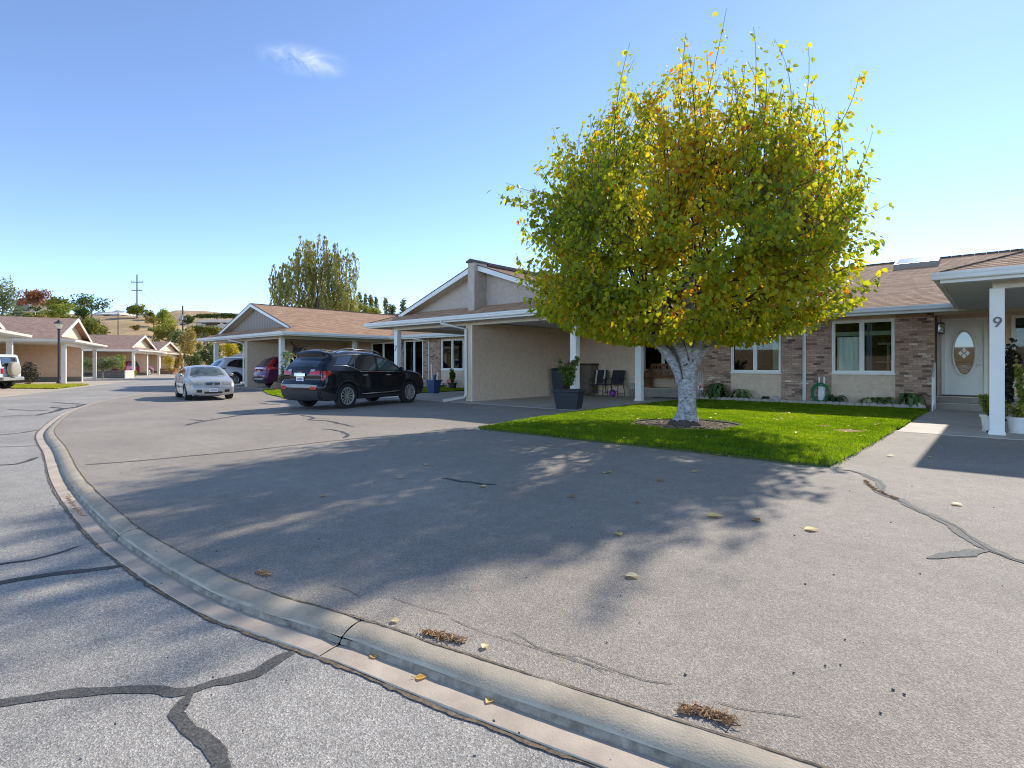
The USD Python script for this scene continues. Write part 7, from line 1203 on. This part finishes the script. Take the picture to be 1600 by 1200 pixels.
obj('end_board', cbox(0.9, 0.96, -0.4, 0.4, 0, 0.82, 0.01), M_RWOOD, t); obj('lid', cbox(-0.96, 0.98, -0.45, 0.45, 0.82, 0.88, 0.01), M_RWOOD, t)
gx_, gy_ = AT(291, 72); t = thing('flag', 'red and white flag hanging at the third house', 'flag', (gx_, gy_, 0.0)); xs = np.linspace(0, 1, 10)
def cloth(u0, u1): r = []; [r.append([(u * 0.75 * CA, u * 0.75 * SA + 0.05 * math.sin(u * 9), 2.35 - 0.55 * u - v * (0.85 - 0.1 * u)) for u in np.linspace(u0, u1, 6)]) for v in (0, 1)]; v = np.array(r).reshape(-1, 3); return mesh_vf((np.vstack([v, v + [0, 0.012, 0]]), np.array([(i, i + 1, 7 + i, 6 + i) for i in range(5)] + [(12 + i + 1, 12 + i, 18 + i, 19 + i) for i in range(5)])))
obj('red_field', cloth(0, 0.42), mat('flag_red', (0.45, 0.03, 0.04), 0.8), t); obj('white_field', cloth(0.42, 0.78), mat('flag_white', (0.6, 0.45, 0.45), 0.8), t); obj('red_field', cloth(0.78, 1.0), UsdShade.Material.Get(stage, L + 'flag_red'), t); obj('staff', tube([(0, 0, 1.2), (0, 0, 2.5)], 0.03, 6), M_TRIMW, t)
# planting on the small lawn by the black car
gx_, gy_ = AT(449, 25.5); t = thing('leafy_plant', 'tall leafy plant with yellowing leaves behind the black car', 'plant', (gx_, gy_, 0.02)); rg = np.random.default_rng(61)
for k in range(34): a = rg.uniform(0, 6.3); z0 = rg.uniform(0.5, 1.65); b, f = strap_leaf(np.zeros(3), a, rg.uniform(0.3, 0.55), 0.085, rg.uniform(0.05, 0.2), 1.1); obj('leaf', (b + [0, 0, z0], f), M_HOSTA, t, tone=float(rg.uniform(0.3, 1.0)), smooth=True)
for k in range(4): obj('stem', tube(spline([(0.05 * k - 0.1, 0, 0), (0.08 * k - 0.15, 0.02, 0.8), (0.14 * k - 0.25, 0.05, 1.6)], 8), 0.018, 5), M_TRIMW, t)
rock(*AT(436, 25.6), (0.5, 0.3, 0.3), 'brown weathered stump on the small lawn by the black car', 9, 0.15, mat('stump_wood', (0.24, 0.15, 0.10), 0.9, 0.35, 9, bump=0.8, bscale=25))
cd(stage.GetPrimAtPath('/World/rock_003'), category='stump')
foliage('flower_clump', 'pinkish white flowering plant at the carport post by the black car', 441, 26.2, 573, 604, 13, leafmat('leaf_pink', ((0.102, 0.116, 0.043), (0.290, 0.232, 0.145), (0.725, 0.580, 0.522)), 0.2), 420, 62, catg='plant', zbase=0.0, leaf=0.07)
gx_, gy_ = AT(466, 28.6); t = thing('hanging_wreath', 'dark twiggy wreath hanging on the far carport wall', 'wreath', (gx_, gy_, 1.85)); rg = np.random.default_rng(63)
for k in range(10): q = rg.normal(0, 1, (4, 3)) * [0.33, 0.1, 0.22]; obj('twig', tube(spline(q, 12), 0.018, 4), M_BLACK, t)

# ================================================================ trees behind the left end of the row
def willow():
    rg = np.random.default_rng(71); d = 56.0; c2 = AT(490, d); t = thing('willow_tree', 'tall weeping willow like tree rising behind the far carport roof', 'tree', (*c2, -0.16)); P, T_ = [], []; tw = []
    tops = [(-52, 404), (-40, 398), (-30, 383), (-14, 372), (0, 388), (10, 376), (24, 372), (36, 380), (46, 392), (54, 410), (58, 432), (-58, 432), (-46, 424), (-20, 400), (14, 398), (34, 408), (0, 418), (48, 436), (-34, 432), (22, 436), (-10, 446), (40, 456), (10, 458), (56, 462), (28, 470), (64, 474), (-22, 456), (46, 478)]
    for (dx, y) in tops:
        base_ = np.array([dx * 0.86 / FPX * d, rg.normal(0, 1.4), HZ(y + 15, d)]); tw.append((base_, dx))
        for j in range(15):
            o = base_ + rg.normal(0, 1, 3) * [0.75, 0.9, 0.55]; ln = rg.uniform(1.4, 4.2); k = int(ln * 20); u = np.linspace(0, 1, k); out = np.sign(o[0]) * 0.25 * u * (abs(o[0]) > 2)
            q = np.column_stack([o[0] + out + 0.12 * np.sin(u * 5 + j), o[1] + 0.1 * np.cos(u * 4 + j), o[2] + 0.35 * np.sin(np.minimum(u * 3, 1) * np.pi) - ln * u ** 1.3]) + rg.normal(0, 0.06, (k, 3)); P.append(q); T_.append(np.clip(rg.normal(0.5, 0.2) + rg.normal(0, 0.12, k), 0, 1))
    P, T_ = np.vstack(P), np.concatenate(T_); ok = P[:, 2] > 2.0; P, T_ = P[ok], T_[ok]; n = len(P); W3 = np.column_stack([P[:, 0] * CA - P[:, 1] * SA, P[:, 0] * SA + P[:, 1] * CA, P[:, 2] + 0.16])
    a = np.column_stack([rg.normal(0, 0.35, n), rg.normal(0, 0.35, n), -np.ones(n)]); a /= np.linalg.norm(a, axis=1, keepdims=True); b = np.cross(a, rg.normal(0, 1, (n, 3))); b /= np.linalg.norm(b, axis=1, keepdims=True); s = rg.uniform(0.10, 0.22, (n, 1))
    v = np.stack([W3 - a * s, W3 + b * s * 0.30, W3 + a * s, W3 - b * s * 0.30], 1).reshape(-1, 3); f = (np.arange(n)[:, None, None] * 4 + np.array([[0, 1, 2], [0, 2, 3]])).reshape(-1, 3)
    p = obj('crown', (v, f), leafmat('leaf_willow', ((0.13, 0.15, 0.045), (0.28, 0.29, 0.09), (0.46, 0.42, 0.16))), t, tone=np.repeat(T_, 4)); cd(stage.GetPrimAtPath(p), kind='stuff')
    obj('trunk', tube(spline([(0, 0, -0.1), (0.1, 0, 3), (0.0, 0, 6.5)], 10), np.linspace(0.42, 0.26, 10), 9), M_LIMB, t)
    for (b_, dx) in tw: e = np.array([b_[0] * CA - b_[1] * SA, b_[0] * SA + b_[1] * CA, b_[2] + 0.1]); obj('limb', tube(spline([(0, 0, rg.uniform(2.5, 6.3)), e * [0.5, 0.5, 0.72] + [0, 0, 1.0], e], 9), np.linspace(0.13, 0.02, 9), 5), M_LIMB, t)
willow()
for i, (px_, yt, d, w, m) in enumerate([(541, 454, 66, 16, F_OLIVE), (552, 463, 70, 14, F_OLIVE), (562, 454, 68, 13, F_GREY), (571, 455, 72, 11, F_GREY), (580, 458, 70, 12, F_OLIVE), (588, 461, 74, 10, F_GREY), (604, 462, 78, 13, F_GREY), (613, 472, 80, 14, F_DARK), (631, 463, 80, 13, F_GREY), (643, 475, 82, 15, F_DARK), (556, 474, 60, 40, F_OLIVE), (578, 478, 60, 34, F_LIME), (531, 470, 60, 30, F_OLIVE)]):
    yt = yt + 5 if i < 10 else yt; w = w * 1.25 if i < 10 else w; foliage('poplar' if i < 10 else 'roofline_bush', ['slim poplar right of the willow, ' + k for k in ('nearest to it', 'second from it', 'tallest grey one', 'narrow grey one', 'olive one', 'last of the close row', 'lone grey one', 'low dark one', 'lone grey one by the gable', 'dark one behind the gable edge')][i] if i < 10 else ['olive bush over the roof below the poplars', 'lime bush over the roof by the vent', 'olive bush over the roof under the willow'][i - 10], px_, d, yt, 500, w, m, 520 if i < 10 else 900, 80 + i, shape='column' if i < 10 else 'spread', clumps=12, zbase=-0.16, catg='tree', loose=0.7)
# ================================================================ on the hill: bungalow, roofs, poles and wires
def bungalow(px0, px1, ye, yr, yb, d, label, roofc, wallc, seed):
    c2 = AT((px0 + px1) / 2, d); w = (px1 - px0) / FPX * d; ze, zr_, zb = HZ(ye, d), HZ(yr, d), HZ(yb, d); t = thing('bungalow', label, 'house', (*c2, zb - 1.0), math.atan2(SA, CA)); h = w / 2; dp = 4.0; e, r = ze - zb + 1.0, zr_ - zb + 1.0
    obj('wall', box(-h + 0.4, h - 0.4, 0.4, 2 * dp - 0.4, 0, e), mat(f'bungalow_wall_{seed}', wallc, 0.85), t); obj('roof', trimesh.convex.convex_hull(np.array([(-h, 0, e), (h, 0, e), (h, 2 * dp, e), (-h, 2 * dp, e), (-h + 1.2, dp, r), (h - 1.2, dp, r), (-h, 0, e - 0.15), (h, 0, e - 0.15)])), mat(f'bungalow_roof_{seed}', roofc, 0.9, 0.1), t)
    for k, x in enumerate(np.linspace(-h * 0.55, h * 0.8, 5)): fr = obj('window', box(x - 0.7, x + 0.7, 0.36, 0.398, 1.0 + 0.3, 1.0 + (e - 1.0) * 0.8), M_TRIMW, t); obj('pane', box(x - 0.6, x + 0.6, 0.33, 0.358, 1.0 + 0.4, 1.0 + (e - 1.0) * 0.75), M_GLOSSB, fr)
    obj('porch_shade', box(-h * 0.45, h * 0.1, 0.30, 0.33, 1.0, 1.0 + (e - 1.0) * 0.9), M_SIDEBR, t)
M_SIDEBR = mat('brown_siding', (0.06, 0.04, 0.03), 0.8)
bungalow(302, 369, 503.0, 497.3, 508.5, 158, 'long grey roofed bungalow on the hillside between two hedges', (0.36, 0.34, 0.33), (0.52, 0.50, 0.45), 1); bungalow(14, 46, 469, 459, 478, 90, 'grey roofed house half hidden by the red tree', (0.26, 0.27, 0.28), (0.20, 0.19, 0.17), 2); bungalow(150, 186, 490.5, 485.5, 495, 142, 'white roofed building on the hill left of the pole', (0.62, 0.60, 0.58), (0.5, 0.47, 0.43), 3)
c2 = AT(376, 56); t = thing('shed', 'pale grey roofed shed seen through the far carport', 'shed', (*c2, -0.16), math.atan2(SA, CA)); obj('wall', box(-1.5, 2.6, 0, 3, 0, 1.9), M_GREYM, t); obj('roof', trimesh.convex.convex_hull(np.array([(-1.9, -0.3, 1.9), (3, -0.3, 1.9), (3, 3.3, 1.9), (-1.9, 3.3, 1.9), (0.6, -0.3, 2.75), (3, 1.5, 2.9), (0.3, 3.3, 2.75)])), mat('shed_roof', (0.42, 0.36, 0.33), 0.9), t)
def pole(px, d, yt, yb, arms, label, r=0.16):
    c2 = AT(px, d); z0 = float(terrain(*c2)); zt = HZ(yt, d); t = thing('utility_pole', label, 'pole', (*c2, min(z0, HZ(yb, d)))); b = LOC[t][2]; obj('mast', tube([(0, 0, -0.5), (0, 0, zt - b)], [r, r * 0.75], 7), M_OLDP, t)
    for (y, w) in arms:
        z = HZ(y, d) - b; obj('crossarm', tube([(-w * CA, -w * SA, z), (w * CA, w * SA, z)], 0.10, 4), M_OLDP, t)
        for s in (-0.95, -0.5, 0.5, 0.95): obj('insulator', box(s * w * CA - 0.07, s * w * CA + 0.07, s * w * SA - 0.07, s * w * SA + 0.07, z + 0.10, z + 0.34), M_GREYM, t)
    return c2, zt
M_OLDP = mat('pole_timber', (0.10, 0.085, 0.08), 0.9, 0.2)
pa = pole(214, 150, 429, 497, [(441, 1.6), (454, 1.45)], 'tall double armed utility pole on the hilltop', 0.2); pb = pole(285.5, 100, 478, 545, [(500, 0.7), (507, 0.5)], 'shorter utility pole with a transformer among the trees'); pc_ = pole(184.5, 74, 488, 528, [], 'thin bare pole against the dry slope', 0.07)
cz = HZ(496, 100); t = thing('transformer', 'grey transformer can on the shorter pole', 'transformer', (*AT(283.5, 99.6), cz - 0.5)); obj('can', lathe([(0, 0), (0.28, 0), (0.28, 0.9), (0, 0.95)], 12), M_GREYM, t); obj('bracket', box(-0.05, 0.4, -0.05, 0.05, 0.5, 0.6), M_OLDP, t)
t = thing('overhead_wires', 'thin wires sloping down from the hilltop pole', 'wires', (*pa[0], HZ(441, 150)))
for s, y0, y1 in ((-1.4, 441, 505), (1.4, 441, 500), (0.8, 454, 508)):
    A = np.array([*(pa[0] + s * np.array([CA, SA])), HZ(y0, 150)]); B = np.array([*pb[0], HZ(y1, 100)]); u = np.linspace(0, 1, 14)[:, None]; obj('wire', tube(A + (B - A) * u - np.column_stack([0 * u, 0 * u, 2.2 * u * (1 - u)]), 0.018, 4), M_OLDP, t, world=True)
c3 = np.array([AT(18, 66), AT(68, 66)]); t = thing('white_rail', 'white horizontal rail behind the first roof at left', 'railing', (*c3[0], HZ(487.5, 66))); obj('rail', tube(np.column_stack([c3, np.full(2, HZ(487.3, 66))]), 0.05, 6), M_TRIMW, t, world=True)
for k in range(5): q = c3[0] + (c3[1] - c3[0]) * k / 4; obj('post', tube([(*q, HZ(487.3, 66)), (*q, HZ(487.3, 66) - 1.4)], 0.04, 5), M_TRIMW, t, world=True)
